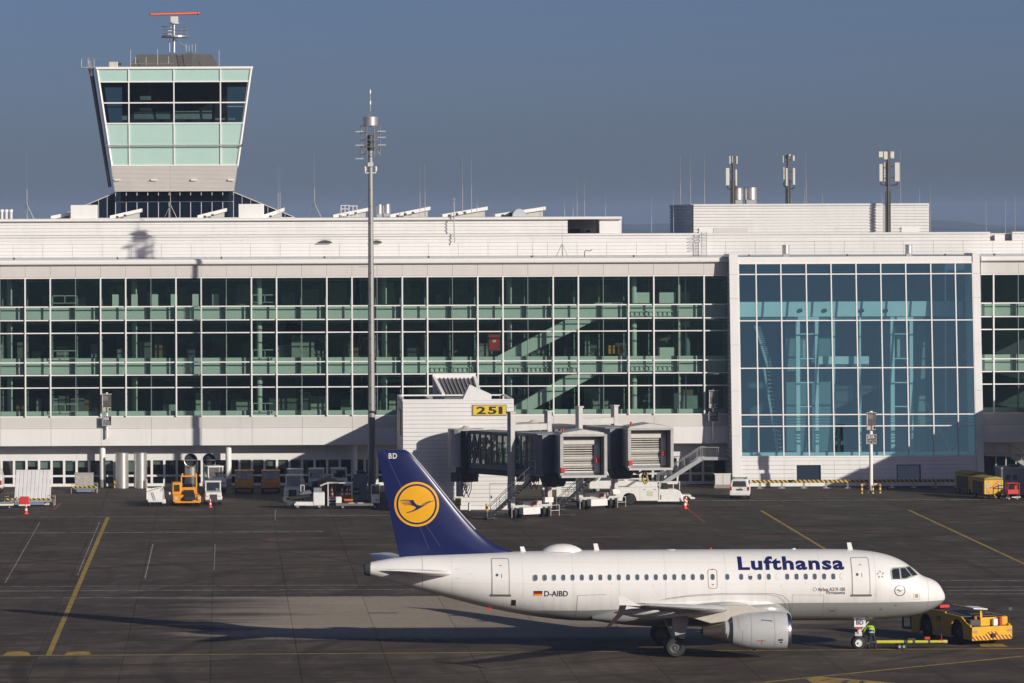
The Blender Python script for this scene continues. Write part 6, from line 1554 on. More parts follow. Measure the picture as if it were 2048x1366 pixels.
# low platform with narrow white cab
t = thing('platform_loader', 'low flat platform vehicle with narrow white cab at its right end', 'loader', at(715, 1017))
L(t, 'platform', MB().box(-1.9, 1.35, -.8, .8, .28, .48), mat('platform_grey', (.17, .16, .15), .6, var=.2), .03)
L(t, 'cab', MB().box(1.2, 1.24, -.42, .42, .5, 2.1).box(1.9, 1.94, -.42, .42, .5, 2.1).box(1.24, 1.9, -.42, .42, .5, 1.25).box(1.24, 1.9, -.42, .42, 2.0, 2.1), VWHITE, .03)
pane_l(t, [(1.25,-.40,1.26),(1.89,-.40,1.26),(1.89,-.40,1.99),(1.25,-.40,1.99)])
L(t, 'driver_box', MB().box(-1.9, -1.4, -.5, .2, .5, 1.05), VWHITE, .04)
L(t, 'roller_cover', MB().box(-.8, -.3, -.75, .3, .49, .53), VWHITE, .01); L(t, 'roller_cover', MB().box(.0, .5, -.75, .3, .49, .53), VWHITE, .01)
L(t, 'red_lamp', MB().box(1.6, 1.72, -.46, -.43, .72, .82), TAILR, 0); L(t, 'red_lamp', MB().box(1.76, 1.86, -.46, -.43, .72, .82), TAILR, 0)
L(t, 'orange_roll', MB().cyl((-1.15,-.2,.75), (-.4,-.2,.75), .1, n=10), mat('hose_orange', (.60, .14, .02), .5), 0)
for x in (-1.3, 1.5): wheel_l(t, x, -.6, .2, .16, (0,1,0)); wheel_l(t, x, .6, .2, .16, (0,1,0))
# grey cabinet by the mast, dark hatch on top
t = thing('equipment_cabinet', 'tall blue grey equipment cabinet in the shade left of the mast foot', 'cabinet', at(721, 1000))
L(t, 'cabinet_body', MB().box(-.62, .62, -.4, .5, 0, 2.35), mat('cabinet_grey', (.24, .26, .28), .5), .03)
L(t, 'cabinet_top', MB().prism([(-.3,2.35),(.55,2.35),(.4,2.62),(-.45,2.62)], 'y', -.2, .2), DARKM, .03); L(t, 'cabinet_handle', MB().box(.5, .56, -.44, -.41, 1.0, 1.4), STEEL, 0)
tag(MB().box(-.012, .012, -.012, .012, 0, .01).build('x', STEEL), 'x', 'x') if False else None
t = thing('notice_stand', 'small dark notice board on a thin stand beside the cabinet', 'notice stand', at(713, 1006))
L(t, 'stand_pole', MB().cyl((0,0,0), (0,0,.9), .03, n=8), STEEL, 0); L(t, 'notice_board', MB().box(-.28, .28, -.03, .03, .75, 1.35), mat('notice_dark', (.10, .03, .03), .5), .02); L(t, 'notice_band', MB().box(-.2, .2, -.036, -.031, .98, 1.06), WTRIM, 0)

# left edge: container with ribs, dollies, red cover
hz_me = None
def dolly(label, x0, x1, yb, zb=.55):
    a, b = G(x0, yb), G(x1, yb)
    t = thing('dolly', label, 'dolly', ((a.x+b.x)/2, a.y, 0)); w = (b.x-a.x)/2
    L(t, 'striped_bar', MB().box(-w, w, -.62, -.55, zb, zb+.16), HAZ, .01)
    L(t, 'dolly_deck', MB().box(-w*.8, w*.9, -.5, 1.4, .38, .5), GREYP, .02)
    L(t, 'dolly_side', MB().box(-w*.6, w*.6, -.54, -.5, .12, .36), mat('dolly_blue', (.16, .22, .33), .6), .01)
    for s in (-1, 1):
        L(t, 'dolly_leg', MB().tube([(s*w,-.58,.0),(s*w,-.58,zb+.1)], .03).tube([(s*w,-.58,zb+.3),(s*w*.85,.4,zb+.3)], .03), STEEL, 0)
        for y in (-.2, 1.0): wheel_l(t, s*w*.55, y, .17, .1)
    L(t, 'side_mesh', MB().tube([(w*.75,-.5,.1),(w*.75,-.5,.95),(w*1.05,-.4,.95),(w*1.05,-.4,.1)], .03).tube([(w*.75,-.5,.5),(w*1.05,-.4,.5)], .02).tube([(w*.75,-.5,.95),(w*1.05,-.4,.1)], .02), STEEL, 0)
    return t
dolly('dolly with black and yellow bar under the ribbed white container', 10, 108, 1012)
dolly('dolly with black and yellow bar under the speckled grey crate', 143, 194, 986, .5)
a = G(60, 1010)
t = thing('cargo_container', 'tall leaning white ribbed cargo panel at the far left', 'container', (a.x+.2, a.y+.3, 0), R(1))
RIB = mat('container_white', (.62, .62, .63), .45, var=.08, scale=1.5, streak=.1)
for k in range(9):
    xa_, xb_ = -1.55+.345*k, -1.55+.345*(k+1)-.02
    L(t, 'container_rib', MB().add([(xa_-.06,-.3,.5),(xb_-.06,-.3,.5),(xb_-.06,.3,.5),(xa_-.06,.3,.5),(xa_+.10,.5,3.0),(xb_+.10,.5,3.0),(xb_+.10,1.0,3.0),(xa_+.10,1.0,3.0)], [(3,2,1,0),(4,5,6,7),(0,1,5,4),(1,2,6,5),(2,3,7,6),(3,0,4,7)]), RIB, .03)
L(t, 'container_base', MB().box(-1.5, 1.5, -.2, .9, .0, .12), VWHITE, .01); L(t, 'container_top', MB().box(-1.5, 1.6, .45, 1.0, 3.0, 3.06), WTRIM, .01); L(t, 'container_edge', MB().bar((1.56,-.28,.5), (1.72,.52,3.0), .08), WTRIM, 0)
a = G(49, 1016); t = thing('covered_trolley', 'bright red covered trolley in front of the ribbed container', 'trolley', (a.x, a.y, 0))
L(t, 'red_cover', MB().loft([[(-.48,-.35,.35),(.48,-.35,.35),(.48,.35,.35),(-.48,.35,.35)], [(-.40,-.25,1.0),(.40,-.25,1.0),(.40,.25,1.0),(-.40,.25,1.0)]]), RED, .04); L(t, 'trolley_frame', MB().box(-.5, .5, -.36, .36, .2, .34), VWHITE, .03)
for s in (-1, 1): wheel_l(t, s*.35, 0, .12, .1)
a = G(6, 1017); t = thing('low_dolly', 'low white dolly cut by the left picture edge', 'dolly', (a.x, a.y, 0))
L(t, 'dolly_deck', MB().box(-2.2, .95, -.7, .7, .28, .45), VWHITE, .04); L(t, 'dolly_roller', MB().cyl((-.2,-.6,.55), (.9,-.6,.55), .1, n=10), STEEL, 0); L(t, 'dolly_hook', MB().bar((.8,.2,.45), (1.2,.2,1.0), .08), DARKM, 0)
for x in (-1.5, .6): wheel_l(t, x, -.5, .15, .12, (0,1,0))
a = G(-14, 984); t = thing('parked_van', 'white van partly cut off by the left picture edge', 'van', (a.x, a.y, 0))
L(t, 'van_body', MB().prism([(-1.0,.35),(.95,.35),(.95,1.3),(.75,2.1),(-.85,2.1),(-1.0,1.3)], 'y', -2.2, 2.2), VWHITE, .06); L(t, 'rear_window', MB().box(-.8, .8, -2.24, -2.2, 1.4, 1.95), GRILLE, .02); L(t, 'bumper', MB().box(-.95, .95, -2.32, -2.2, .35, .55), DARKM, .03); L(t, 'tail_lamp', MB().box(.75, .93, -2.24, -2.2, .8, 1.2), TAILR, .01)
for s in (-1, 1):
    for y in (-1.4, 1.4): wheel_l(t, s*.8, y, .32, .2)
a = G(168, 983); t = thing('grey_crate', 'speckled grey crate standing on the small dolly', 'crate', (a.x, a.y+.2, 0))
L(t, 'crate_body', MB().box(-.86, .86, -.3, .8, .52, 1.6), mat('speckled_grey', (.42, .39, .35), .8, var=.45, scale=9), .03); L(t, 'crate_lid', MB().box(-.88, .88, -.32, .82, 1.6, 1.72), GREYP, .02); L(t, 'crate_skirt', MB().box(-.8, .8, -.55, -.515, .02, .34), CREAM, .01)
# silos and elbow ducts by the wall
for i, x in enumerate((244, 281)):
    p = W(x, 976, 401.3)
    t = thing('steel_silo', ['left', 'right'][i] + ' one of two upright steel cylinders by the wall', 'silo', (p.x, 401.3, 0), 0, 'upright steel cylinders')
    MB().cyl((p.x, 401.3, 0), (p.x, 401.3, 3.28), .62, n=32).build('silo_shell', DUCT, t, smooth=True); MB().cyl((p.x, 401.3, 3.28), (p.x, 401.3, 3.34), .64, n=32).build('silo_rim', STEEL, t, smooth=True)
for i, x in enumerate((381.5, 418.5)):
    p = W(x, 920, 401.0)
    t = thing('elbow_duct', ['left', 'right'][i] + ' one of two steel air ducts with round mouth facing out', 'duct', (p.x, 401.6, 0), 0, 'elbow air ducts')
    zc_ = p.z; path = []
    rings = [[(p.x+.6*math.cos(2*math.pi*k/28), 402.0+.6*math.sin(2*math.pi*k/28), 0) for k in range(28)]]
    for j in range(7):
        q = R(90*j/6); cy = 401.05; cz = zc_-.62+.0
        ctr = Vector((p.x, 402.0-.75*(1-math.cos(q)), zc_-.75+.75*math.sin(q))); e = Vector((0, math.cos(q), math.sin(q)))
        rings.append([tuple(ctr+Vector((1,0,0))*(.6*math.cos(2*math.pi*k/28))+e*(.6*math.sin(2*math.pi*k/28))) for k in range(28)])
    rings.append([(p.x+.6*math.cos(2*math.pi*k/28), 400.9, zc_+.6*math.sin(2*math.pi*k/28)) for k in range(28)])
    MB().loft(rings, caps=False).build('duct_shell', DUCT, t, smooth=True)
    MB().lathe([(.60,0),(.64,-.02),(.64,.10),(.60,.10)], (p.x, 400.85, zc_), (0,1,0), 28, caps=False).build('duct_rim', STEEL, t, smooth=True)
    MB().cyl((p.x, 401.25, zc_), (p.x, 401.3, zc_), .595, n=28).build('duct_grille', BLACK, t); MB().box(p.x-.6, p.x+.6, 400.92, 400.96, zc_-.03, zc_+.03).build('duct_bar', STEEL, t)
for i, x in enumerate((229, 293)):
    tag(MB().cyl(W(x, 978, 400.5)*1, W(x, 960, 400.5)*1, .09, n=10).build('bollard', HAZ), 'yellow and black bollard at the ' + ['left', 'right'][i] + ' side of the steel cylinders', 'bollard', 'bollards by the steel cylinders')
# stand entry displays
DISP = mat('display_beige', (.46, .42, .36), .5, var=.1); SGNB = mat('board_black', (.012, .012, .013), .5); 
def stand_display(label, num, cx, y_top, y_num, Y, pole_to, sc=1.0):
    p = W(cx, y_top, Y); t = thing('stand_display', label, 'display board', (p.x, Y, 0), 0, 'stand number displays')
    def pz(y): return WZ(cx, y, Y)
    MB().cyl((p.x, Y+.12, pole_to), (p.x, Y+.12, pz(y_top-4)), .10 if pole_to > .5 else .17, n=12).build('display_pole', WTRIM, t, smooth=True)
    b = MB().box(p.x-.42, p.x+.42, Y-.25, Y+.0, pz(y_top+24), pz(y_top)).build('display_box', mat('display_dark', (.10, .095, .09), .4, var=.3), t, bevel=.02)
    MB().box(p.x-.42, p.x-.37, Y-.27, Y-.24, pz(y_top+24), pz(y_top)).build('display_edge', WTRIM, b); MB().box(p.x-.46, p.x+.46, Y-.4, Y+.05, pz(y_top), pz(y_top-1.8)).build('display_hood', GREYP, b)
    MB().box(p.x-.35, p.x+.12, Y-.265, Y-.251, pz(y_top+12), pz(y_top+2)).build('display_screen', mat('screen_brown', (.22, .19, .17), .3), b)
    MB().box(p.x-.44, p.x-.06, Y-.22, Y+.0, pz(y_top+34), pz(y_top+25)).build('laser_unit', DISP, t, bevel=.02); MB().box(p.x+.02, p.x+.40, Y-.25, Y+.0, pz(y_top+34), pz(y_top+25)).build('laser_unit', DISP, t, bevel=.02)
    MB().box(p.x+.2, p.x+.38, Y-.27, Y-.251, pz(y_top+32), pz(y_top+27)).build('laser_lens', BLACK, t)
    z0, z1 = pz(y_num+18), pz(y_num)
    n = MB().box(p.x-.42, p.x+.42, Y-.10, Y-.05, z0, z1).build('number_board', SGNB, t); fr = MB()
    for q in ((p.x-.43,p.x+.43,z1-.0,z1+.03), (p.x-.43,p.x+.43,z0-.03,z0), (p.x-.45,p.x-.42,z0-.03,z1+.03), (p.x+.42,p.x+.45,z0-.03,z1+.03)): fr.box(q[0], q[1], Y-.11, Y-.05, q[2], q[3])
    fr.build('board_edge', WTRIM, n)
    h = z1-z0
    sign_text('stand_number', num, WTRIM, h*.36, (p.x-.37, Y-.112, z1-h*.44), n, .56 if len(num) < 4 else .66, .02)
    sign_text('position_text', 'N 48 21.3', WTRIM, h*.15, (p.x-.38, Y-.112, z1-h*.70), n, .70, .01); sign_text('position_text', 'E 011 47.2', WTRIM, h*.15, (p.x-.38, Y-.112, z1-h*.93), n, .72, .01)
    return t
d1 = stand_display('stand board 250 with grey display on the wall at left', '250', 213.5, 789, 832.5, 401.45, 4.7)
d2 = stand_display('stand board 251A with grey display beside the stair hall', '251A', 1426.5, 782, 824, 401.45, 4.3)
p = W(1742, 986.5, 389.0); p.z = 0; d3 = stand_display('stand board 251B on a free standing white pole', '251B', 1742, 826, 869, p.y, 0)
for t_, z in ((d1, 5.6), (d2, 5.6)): x = t_.location.x; MB().box(x-.05, x+.05, 401.5, 401.9, z-.05, z+.05).build('wall_arm', STEEL, t_)
MB().cyl((p.x, p.y+.12, 0), (p.x, p.y+.12, .3), .3, .18, n=12).build('pole_foot', STEEL, d3)
STR = hazard('band_stripes', (.72, .52, .18), (.20, .09, .03), .40, 2, 0)
t = thing('guard_hoop', 'low orange banded guard hoop around the foot of the 251B pole', 'guard rail', (p.x+.5, p.y, 0))
a = p.x-.9
m = MB()
for q in ((a,-.35), (a+1.0,-.35), (a+1.75,.2)): MB().cyl((q[0], p.y+q[1], 0), (q[0], p.y+q[1], .75), .11, n=10).build('hoop_post', STR, t, smooth=True)
MB().tube([(a,p.y-.35,.78),(a+.2,p.y+.5,.78),(a+1.6,p.y+.5,.78),(a+1.75,p.y+.2,.78)], .10, 10).build('hoop_rail', hazard('hoop_bands', (.70, .52, .30), (.25, .12, .05), .7, 0, 0), t)
# outside stairs
def outside_stair(label, pts, Yf, wid, flip=1):
    """pts: photo points foot, head, landing end along the stair's stringer"""
    A, B_, C = [W(x, y, Yf) for x, y in pts]
    t = thing('steel_stair', label, 'stair', (A.x, Yf, 0), 0, 'outside steel stairs')
    for dy in (0, wid):
        d = Vector((0,dy,0)); MB().bar(A+d, B_+d, .06, .38).bar(B_+d, C+d, .06, .3).build('stringer', GREYP, t)
        rl = MB(); u = Vector((0,0,1.05))
        rl.tube([A+d+u, B_+d+u, C+d+u], .03, 5)
        n = max(8, int((B_-A).length/.16))
        for k in range(n+1): c = A.lerp(B_, k/n)+d; rl.tube([c+Vector((0,0,.15)), c+u], .035 if k % 9 == 0 else .010, 4)
        n2 = max(5, int((C-B_).length/.16))
        for k in range(n2+1): c = B_.lerp(C, k/n2)+d; rl.tube([c, c+u], .035 if k % 9 == 0 else .010, 4)
        rl.build('stair_railing', GREYP, t)
    n = int(abs(B_.z-A.z)/.19)
    for k in range(n):
        c = A.lerp(B_, (k+.5)/n); MB().box(c.x-.16, c.x+.16, Yf+.04, Yf+wid-.04, c.z-.03, c.z+.02).build('tread', STEEL, t)
    MB().box(min(B_.x, C.x), max(B_.x, C.x), Yf+.04, Yf+wid-.04, B_.z-.06, B_.z+.02).build('landing', GREYP, t)
    return t
outside_stair('grey steel stair with landing left of the glass stair hall', [(1316, 973), (1404, 917), (1458, 917)], 400.2, 1.3)
outside_stair('dark steel stair with landing right of the stair hall, in shade', [(2075, 945), (2022, 910), (1970, 909)], 400.6, 1.3)
a = G(1445, 976); t = thing('meter_cabinet', 'low pale cabinet between the steel stair and the stair hall', 'cabinet', (a.x, a.y, 0))
for s in (0, 1): L(t, 'cabinet_door', MB().box(-.72+.73*s, -.02+.73*s, -.36, .3, .33, 1.28), CREAM, .01)
L(t, 'cabinet_plinth', MB().box(-.8, .75, -.33, .35, 0, .32), mat('bare_concrete', (.27, .25, .22), .8), .01); L(t, 'cabinet_lid', MB().box(-.82, .78, -.42, .4, 1.285, 1.36), WTRIM, .01)

# small things at the gate house
a = G(938, 1021)
t = thing('bollard', 'short grey bollard in front of the gate house wall', 'bollard', (a.x, a.y-.2, 0)); L(t, 'bollard_post', MB().cyl((0,0,0), (0,0,.62), .1, n=12), WTRIM, 0, True); L(t, 'bollard_cap', MB().cyl((0,0,.62), (0,0,.72), .105, .05, n=12), GREYP, 0, True)
a = G(973.5, 1022); t = thing('bollard', 'yellow and black bollard in front of the gate house door', 'bollard', (a.x, a.y-.2, 0))
for z0, z1, m in ((0,.22,YELLOW), (.22,.42,BLACK), (.42,.66,YELLOW)): L(t, 'bollard_band', MB().cyl((0,0,z0), (0,0,z1), .12, n=12), m, 0, True)
a = G(911, 1014); t = thing('hose_drum', 'yellow green stacked hose drums at the gate house corner', 'hose drum', (a.x, 368.4, 0))
for z in (.45, .75): L(t, 'drum', MB().cyl((-.25,0,z+.12), (.25,0,z+.12), .17, n=14), mat('drum_olive', (.36, .34, .03), .6), 0, True)
L(t, 'drum_stand', MB().box(-.2, .2, -.12, .12, 0, .44), GREYP, .01)

# white service truck with M, beside the far jet bridge
a = G(1290, 1008)
t = thing('service_truck', 'long low white service truck with letter M on its rear side', 'truck', (a.x, a.y, 0))
yb = -1.05
L(t, 'rear_body', MB().prism([(-3.0,.35),(-2.1,.35),(-2.05,.75),(-1.8,1.0),(-1.45,1.05),(-1.1,.95),(-.9,.6),(-.85,.35),(1.05,.35),(1.05,1.55),(-3.0,1.55)], 'y', -1.05, 1.05), VWHITE, .03)
L(t, 'tank_hump', MB().prism([(-1.6,1.56),(1.0,1.56),(1.0,2.0),(-.9,2.0)], 'y', -.95, .95), VWHITE, .05)
L(t, 'cab', MB().prism([(1.1,.3),(3.25,.3),(3.3,.55),(3.0,1.2),(2.55,1.35),(1.1,1.35)], 'y', -1.0, 1.0), VWHITE, .05)
L(t, 'nose', MB().box(3.2, 4.0, -.8, .8, .5, .85).box(3.95, 4.35, -.6, .6, .45, .6), VWHITE, .04)
g = MB()
for x in (1.2, 2.4, 2.95): g.tube([(x,-.95,1.3), (x,-.95,2.0)], .04, 6)
g.tube([(1.15,-.95,2.0), (3.0,-.95,2.0)], .04, 6); L(t, 'cab_frame', g, VWHITE, 0)
g = MB(); g.tube([(-2.9,-.95,1.55),(-2.9,-.95,2.25),(.2,-.95,2.25),(.2,-.95,2.0)], .035, 6).tube([(-2.9,.9,1.55),(-2.9,.9,2.2),(.2,.9,2.2)], .035, 6); L(t, 'top_rail', g, VWHITE, 0)
L(t, 'seat', MB().box(1.5, 2.0, -.7, .7, 1.35, 1.8), BLACK, .04)
me = text_mesh('M', DARKM, .42, .46, .0); o = bpy.data.objects.new('letter', me); COL.objects.link(o); o.parent = t; o.location = (-2.78, -1.062, 1.02)
for x in (-1.45, 3.55): wheel_l(t, x, -.86, .45 if x < 0 else .38, .26, (0,1,0), BLACK); wheel_l(t, x, .86, .45 if x < 0 else .38, .26, (0,1,0))
L(t, 'sill', MB().box(1.0, 3.3, -1.07, -1.01, .28, .4), VWHITE, .01); L(t, 'door_gap', MB().box(1.25, 1.33, -1.015, -1.001, .45, .85), BLACK, 0)
for x in (-.15, .75): L(t, 'locker_latch', MB().box(x-.08, x+.08, -1.065, -1.051, 1.30, 1.36), BLACK, 0)
for x in (-.55, 1.06): L(t, 'locker_seam', MB().box(x-.008, x+.008, -1.058, -1.0505, .4, 1.5), GREYP, 0)
L(t, 'lamp', MB().box(-2.85, -2.7, -1.065, -1.051, .55, .65), TAILR, 0); L(t, 'faded_logo', MB().box(.05, .6, -1.058, -1.0505, .75, 1.2), mat('faded_green', (.52, .54, .44), .6, var=.15, scale=8), 0)
# white ground power vehicle with dark cab under the bridges
a = G(1123, 1004)
t = thing('power_unit', 'white ground power vehicle with dark glazed cab under the jet bridge', 'vehicle', (a.x, a.y+.8, 0))
L(t, 'cab_lower', MB().prism([(-1.6,.5),(-.55,.5),(-.55,1.1),(-1.68,1.1)], 'y', -.9, .9), mat('cab_brown', (.10, .075, .035), .4), .03)
c = L(t, 'cab_frame', MB().prism([(-1.68,1.3),(-.5,1.3),(-.6,2.2),(-1.5,2.2)], 'y', -.9, .9), GRILLE, .04); pane_l(t, [(-1.45,-.91,1.4),(-.68,-.91,1.4),(-.70,-.91,2.1),(-1.38,-.91,2.1)], c)
L(t, 'cab_band', MB().box(-1.7, -.5, -.92, .92, 1.11, 1.29), VWHITE, .02); L(t, 'engine_hood', MB().prism([(-.48,.45),(1.9,.45),(1.9,1.4),(1.4,1.6),(-.48,1.55)], 'y', -.9, .9), VWHITE, .06)
L(t, 'air_stack', MB().box(-.3, .2, -.3, .3, 1.6, 3.0), mat('stack_grey', (.50, .52, .54), .4, metal=.3), .03)
for k in range(3): L(t, 'louvre', MB().box(0, 1.4, -.915, -.901, .95+.16*k, 1.0+.16*k), GRILLE, 0)
for x in (-1.0, 1.3): wheel_l(t, x, -.75, .38, .25, (0,1,0)); wheel_l(t, x, .75, .38, .25, (0,1,0))
a = G(1255, 985); t = thing('parked_pickup', 'white pickup half hidden behind the service truck and bridge column', 'van', (a.x-1.4, a.y, 0))
L(t, 'pickup_body', MB().prism([(-2.2,.4),(2.2,.4),(2.2,1.05),(1.3,1.15),(.8,1.75),(-1.0,1.75),(-1.6,1.1),(-2.2,1.05)], 'y', -.85, .85), VWHITE, .06); pane_l(t, [(-1.3,-.86,1.15),(1.05,-.86,1.15),(.7,-.86,1.65),(-.9,-.86,1.65)])
for x in (-1.4, 1.4): wheel_l(t, x, -.72, .33, .2, (0,1,0)); wheel_l(t, x, .72, .33, .2, (0,1,0))
# hanging hose bundles under the far bridge cab
for i, (x, y) in enumerate(((1228, 937), (1290, 945))):
    p = W(x, y, 366); t = thing('hose_basket', ['brown hose basket hanging under the far bridge tunnel', 'yellow hose loop hanging under the far bridge cab'][i], 'hose', (p.x, 366, p.z), 0)
    if i == 0: MB().box(p.x-.35, p.x+.35, 365.6, 366.4, p.z-.5, p.z+.75).build('basket', mat('basket_brown', (.20, .16, .11), .7), t); 
    if i == 0: MB().tube([(p.x-.3, 366, p.z+.75), (p.x-.3, 366, p.z+1.5)], .03).tube([(p.x+.3, 366, p.z+.75), (p.x+.3, 366, p.z+1.5)], .03).build('basket_strap', DARKM, t)
    else: MB().tube([(p.x-1.3,366,p.z+.2),(p.x-.6,366,p.z-.1),(p.x,366,p.z+.2),(p.x+.25,366,p.z-.7),(p.x,366,p.z-1.0),(p.x-.2,366,p.z-.6),(p.x-.05,366,p.z+.8)], .09, 8).build('hose_loop', mat('hose_yellow', (.42, .30, .03), .6), t)

# small white van seen from behind
a = G(1486, 998)
t = thing('parked_van', 'white compact van seen from behind near the stair hall', 'van', (a.x, a.y+1.9, 0), R(-9))
prof = [(-.88,.32),(.88,.32),(.90,.95),(.86,1.10),(.72,1.72),(.60,1.80),(-.60,1.80),(-.72,1.72),(-.86,1.10),(-.90,.95)]
rings = []
for y, sx, st_ in ((-2.15,.97,1.0), (-2.05,1,1), (0.3,1,1), (1.0,.98,.97), (1.35,.95,.62), (2.1,.90,.55)):
    rings.append([(px_*sx, y, pz_ if pz_ < 1.05 else 1.05+(pz_-1.05)*(st_ if st_ > .9 else .05)) for px_, pz_ in prof])
b = L(t, 'van_body', MB().loft(rings), VWHITE, .04, True)
L(t, 'rear_window', MB().prism([(-.62,1.12),(.62,1.12),(.54,1.62),(-.54,1.62)], 'y', -2.19, -2.13), GRILLE, .02)
for s in (-1, 1):
    L(t, 'tail_lamp', MB().box(s*.78-.09, s*.78+.09, -2.19, -2.10, .78, 1.12), TAILR, .02); L(t, 'side_window', MB().box(s*.80-.03, s*.80+.03, -1.5, .9, 1.18, 1.58), GRILLE, .02)
    L(t, 'roof_rail', MB().bar((s*.58,-1.8,1.86), (s*.58,.6,1.86), .05), DARKM, 0)
    for y in (-1.3, 1.35): wheel_l(t, s*.76, y, .31, .2)
L(t, 'bumper', MB().box(-.88, .88, -2.26, -2.12, .34, .62), VWHITE, .05); L(t, 'bumper_insert', MB().box(-.7, .7, -2.20, -2.10, .28, .36), DARKM, .02); L(t, 'plate_recess', MB().box(-.28, .28, -2.185, -2.15, .78, .92), DARKM, .01)
L(t, 'badge', MB().cyl((.12,-2.19,1.0), (.12,-2.17,1.0), .05, n=10), STEEL, 0); L(t, 'roof_bar', MB().box(-.62, .62, -1.45, -1.35, 1.86, 1.92), DARKM, .01)

# yellow covered carts at the right
YEL2 = mat('tarpaulin_yellow', (.62, .36, .02), .55, var=.3, scale=2.5, bump=.6)
def covered_cart(label, loc, rz, grp='yellow covered luggage carts'):
    t = thing('luggage_cart', label, 'luggage cart', loc, rz, grp)
    L(t, 'cart_body', MB().box(-.85, .85, -1.6, 1.6, .45, 1.75), YEL2, .06)
    L(t, 'cart_roof', MB().prism([(-.9,1.75),(.9,1.75),(.85,1.92),(.3,2.05),(-.4,2.0),(-.88,1.9)], 'y', -1.65, 1.65), mat('tarp_olive', (.30, .22, .02), .6, var=.3, bump=.6), .04)
    for s in (-1, 1):
        L(t, 'rear_window', MB().box(s*.6-.13, s*.6+.13, -1.63, -1.601, 1.0, 1.4), GREYP, .01); L(t, 'rear_lamp', MB().box(s*.62-.18, s*.62+.18, -1.63, -1.601, .62, .75), mat('lamp_orange', (.55, .16, .02), .4), .01)
        L(t, 'side_curtain', MB().box(s*.86-.012, s*.86+.012, -1.2, 1.2, .5, 1.6), mat('curtain_dark', (.05, .05, .045), .7), 0)
        L(t, 'corner_strip', MB().box(s*.83-.05, s*.83+.05, -1.64, -1.602, .5, 1.7), YELLOW, .01)
    L(t, 'tow_bar', MB().bar((0,-1.6,.45), (0,-2.2,.2), .08), YELLOW, 0); L(t, 'strap', MB().bar((-.3,-1.625,1.0), (.45,-1.625,1.6), .05), RED, 0); L(t, 'strap', MB().bar((-.4,-1.63,1.05), (.4,-1.63,1.15), .05), RED, 0)
    for s in (-1, 1):
        for y in (-1.0, 1.0): wheel_l(t, s*.68, y, .24, .16)
    return t
cc = covered_cart('front yellow covered luggage cart in sunlight at far right', tuple(Vector(at(1980, 999))+Vector((0,1.6,0))), R(12))
p = Vector(at(1951, 990)); another(cc, (p.x, p.y+2.4, 0), R(16), 'yellow covered luggage cart behind, half in the shade', None)
a = G(2025, 1000); t = thing('maintenance_stand', 'small red wheeled maintenance stand beside the yellow carts', 'stand', (a.x, a.y, 0), R(6))
for x, y in ((-.52,-.35), (.52,-.35), (-.52,.35), (.52,.35)): L(t, 'stand_post', MB().cyl((x,y,.2), (x,y,1.55), .035, n=8), RED, 0)
L(t, 'stand_deck', MB().box(-.55, .45, -.4, .4, .55, .95), RED, .03); L(t, 'stand_rail', MB().tube([(-.52,-.35,1.5),(.52,-.35,1.5),(.52,.35,1.5),(-.52,.35,1.5),(-.52,-.35,1.5)], .035, 6), RED, 0); L(t, 'stand_tank', MB().cyl((.2,-.1,.95), (.2,-.1,1.3), .16, n=12), RED, 0)
L(t, 'stand_step', MB().box(-.2, .6, -.5, -.42, .25, .32), WTRIM, .01)
for x in (-.4, .35): wheel_l(t, x, -.3, .17, .12, (0,1,0)); wheel_l(t, x, .3, .17, .12, (0,1,0))
a = G(2035, 996); t = thing('ground_container', 'dark grey service container in the shade at the right edge', 'container', (a.x+1.2, a.y+3, 0))
L(t, 'container_body', MB().box(-2.4, 3, -1.6, 1.6, .15, 2.55), mat('container_grey', (.20, .225, .25), .55, var=.08), .05); L(t, 'container_top', MB().box(-2.45, 3.05, -1.65, 1.65, 2.55, 2.65), GREYP, .03)
for x in (-2.0, -1.35): L(t, 'container_window', MB().box(x, x+.4, -1.63, -1.601, 1.55, 2.0), GRILLE, .01)
L(t, 'roof_units', MB().box(-1.4, -.6, -.6, .4, 2.65, 2.85), DARKM, .05)

# ------------------------------------------------------------------ towing tractor, tow bar, worker
TUGY = mat('tug_yellow', (.68, .38, .006), .42, var=.14, scale=2.5, coat=.15)
t = thing('towing_tractor', 'low yellow aircraft towing tractor numbered 370 under the nose', 'towing tractor', (44.9, 248.9, 0), R(25)); t.scale = (1.0, 1.0, 1.14)
# local: rear face at y=0 looking -y, body runs to +y, x to the right
def arch(y0, y1, h, n=8):
    c = (y0+y1)/2; r = (y1-y0)/2; return [(c-r*math.cos(math.pi*k/n), .32+(h-.32)*math.sin(math.pi*k/n)**.75) for k in range(n+1)]
side_pts = [(.05,.32)] + arch(.75, 2.15, 1.3) + arch(3.9, 5.35, 1.36) + [(6.1,.32),(6.1,1.45),(5.6,1.58),(2.6,1.52),(1.0,1.45),(.35,1.12),(.05,1.05)]
for s in (-1, 1):
    sd_ = L(t, 'side_panel', MB().prism(side_pts, 'x', s*1.36-.06, s*1.36+.06), TUGY, .02)
    if s < 0:
        me = text_mesh('370', mat('tug_number', (.03, .03, .03), .5), .30, .52, .02)
        o = bpy.data.objects.new('fleet_number', me); COL.objects.link(o); o.parent = sd_; o.location = (-1.426, 3.55, 1.02); o.rotation_euler = (0, 0, R(-90))
        L(t, 'side_plate', MB().box(-1.43, -1.42, 2.7, 3.4, .55, .75), GREYP, 0, parent=sd_)
    for y in (1.45, 4.62): wheel_l(t, s*1.12, y, .56, .38, (1,0,0), DARKM)
L(t, 'inner_body', MB().box(-1.0, 1.0, .3, 6.0, .35, 1.3), DARKM, .02)
L(t, 'rear_bumper', MB().box(-1.42, 1.42, -.14, .04, .28, .98), TUGY, .03)
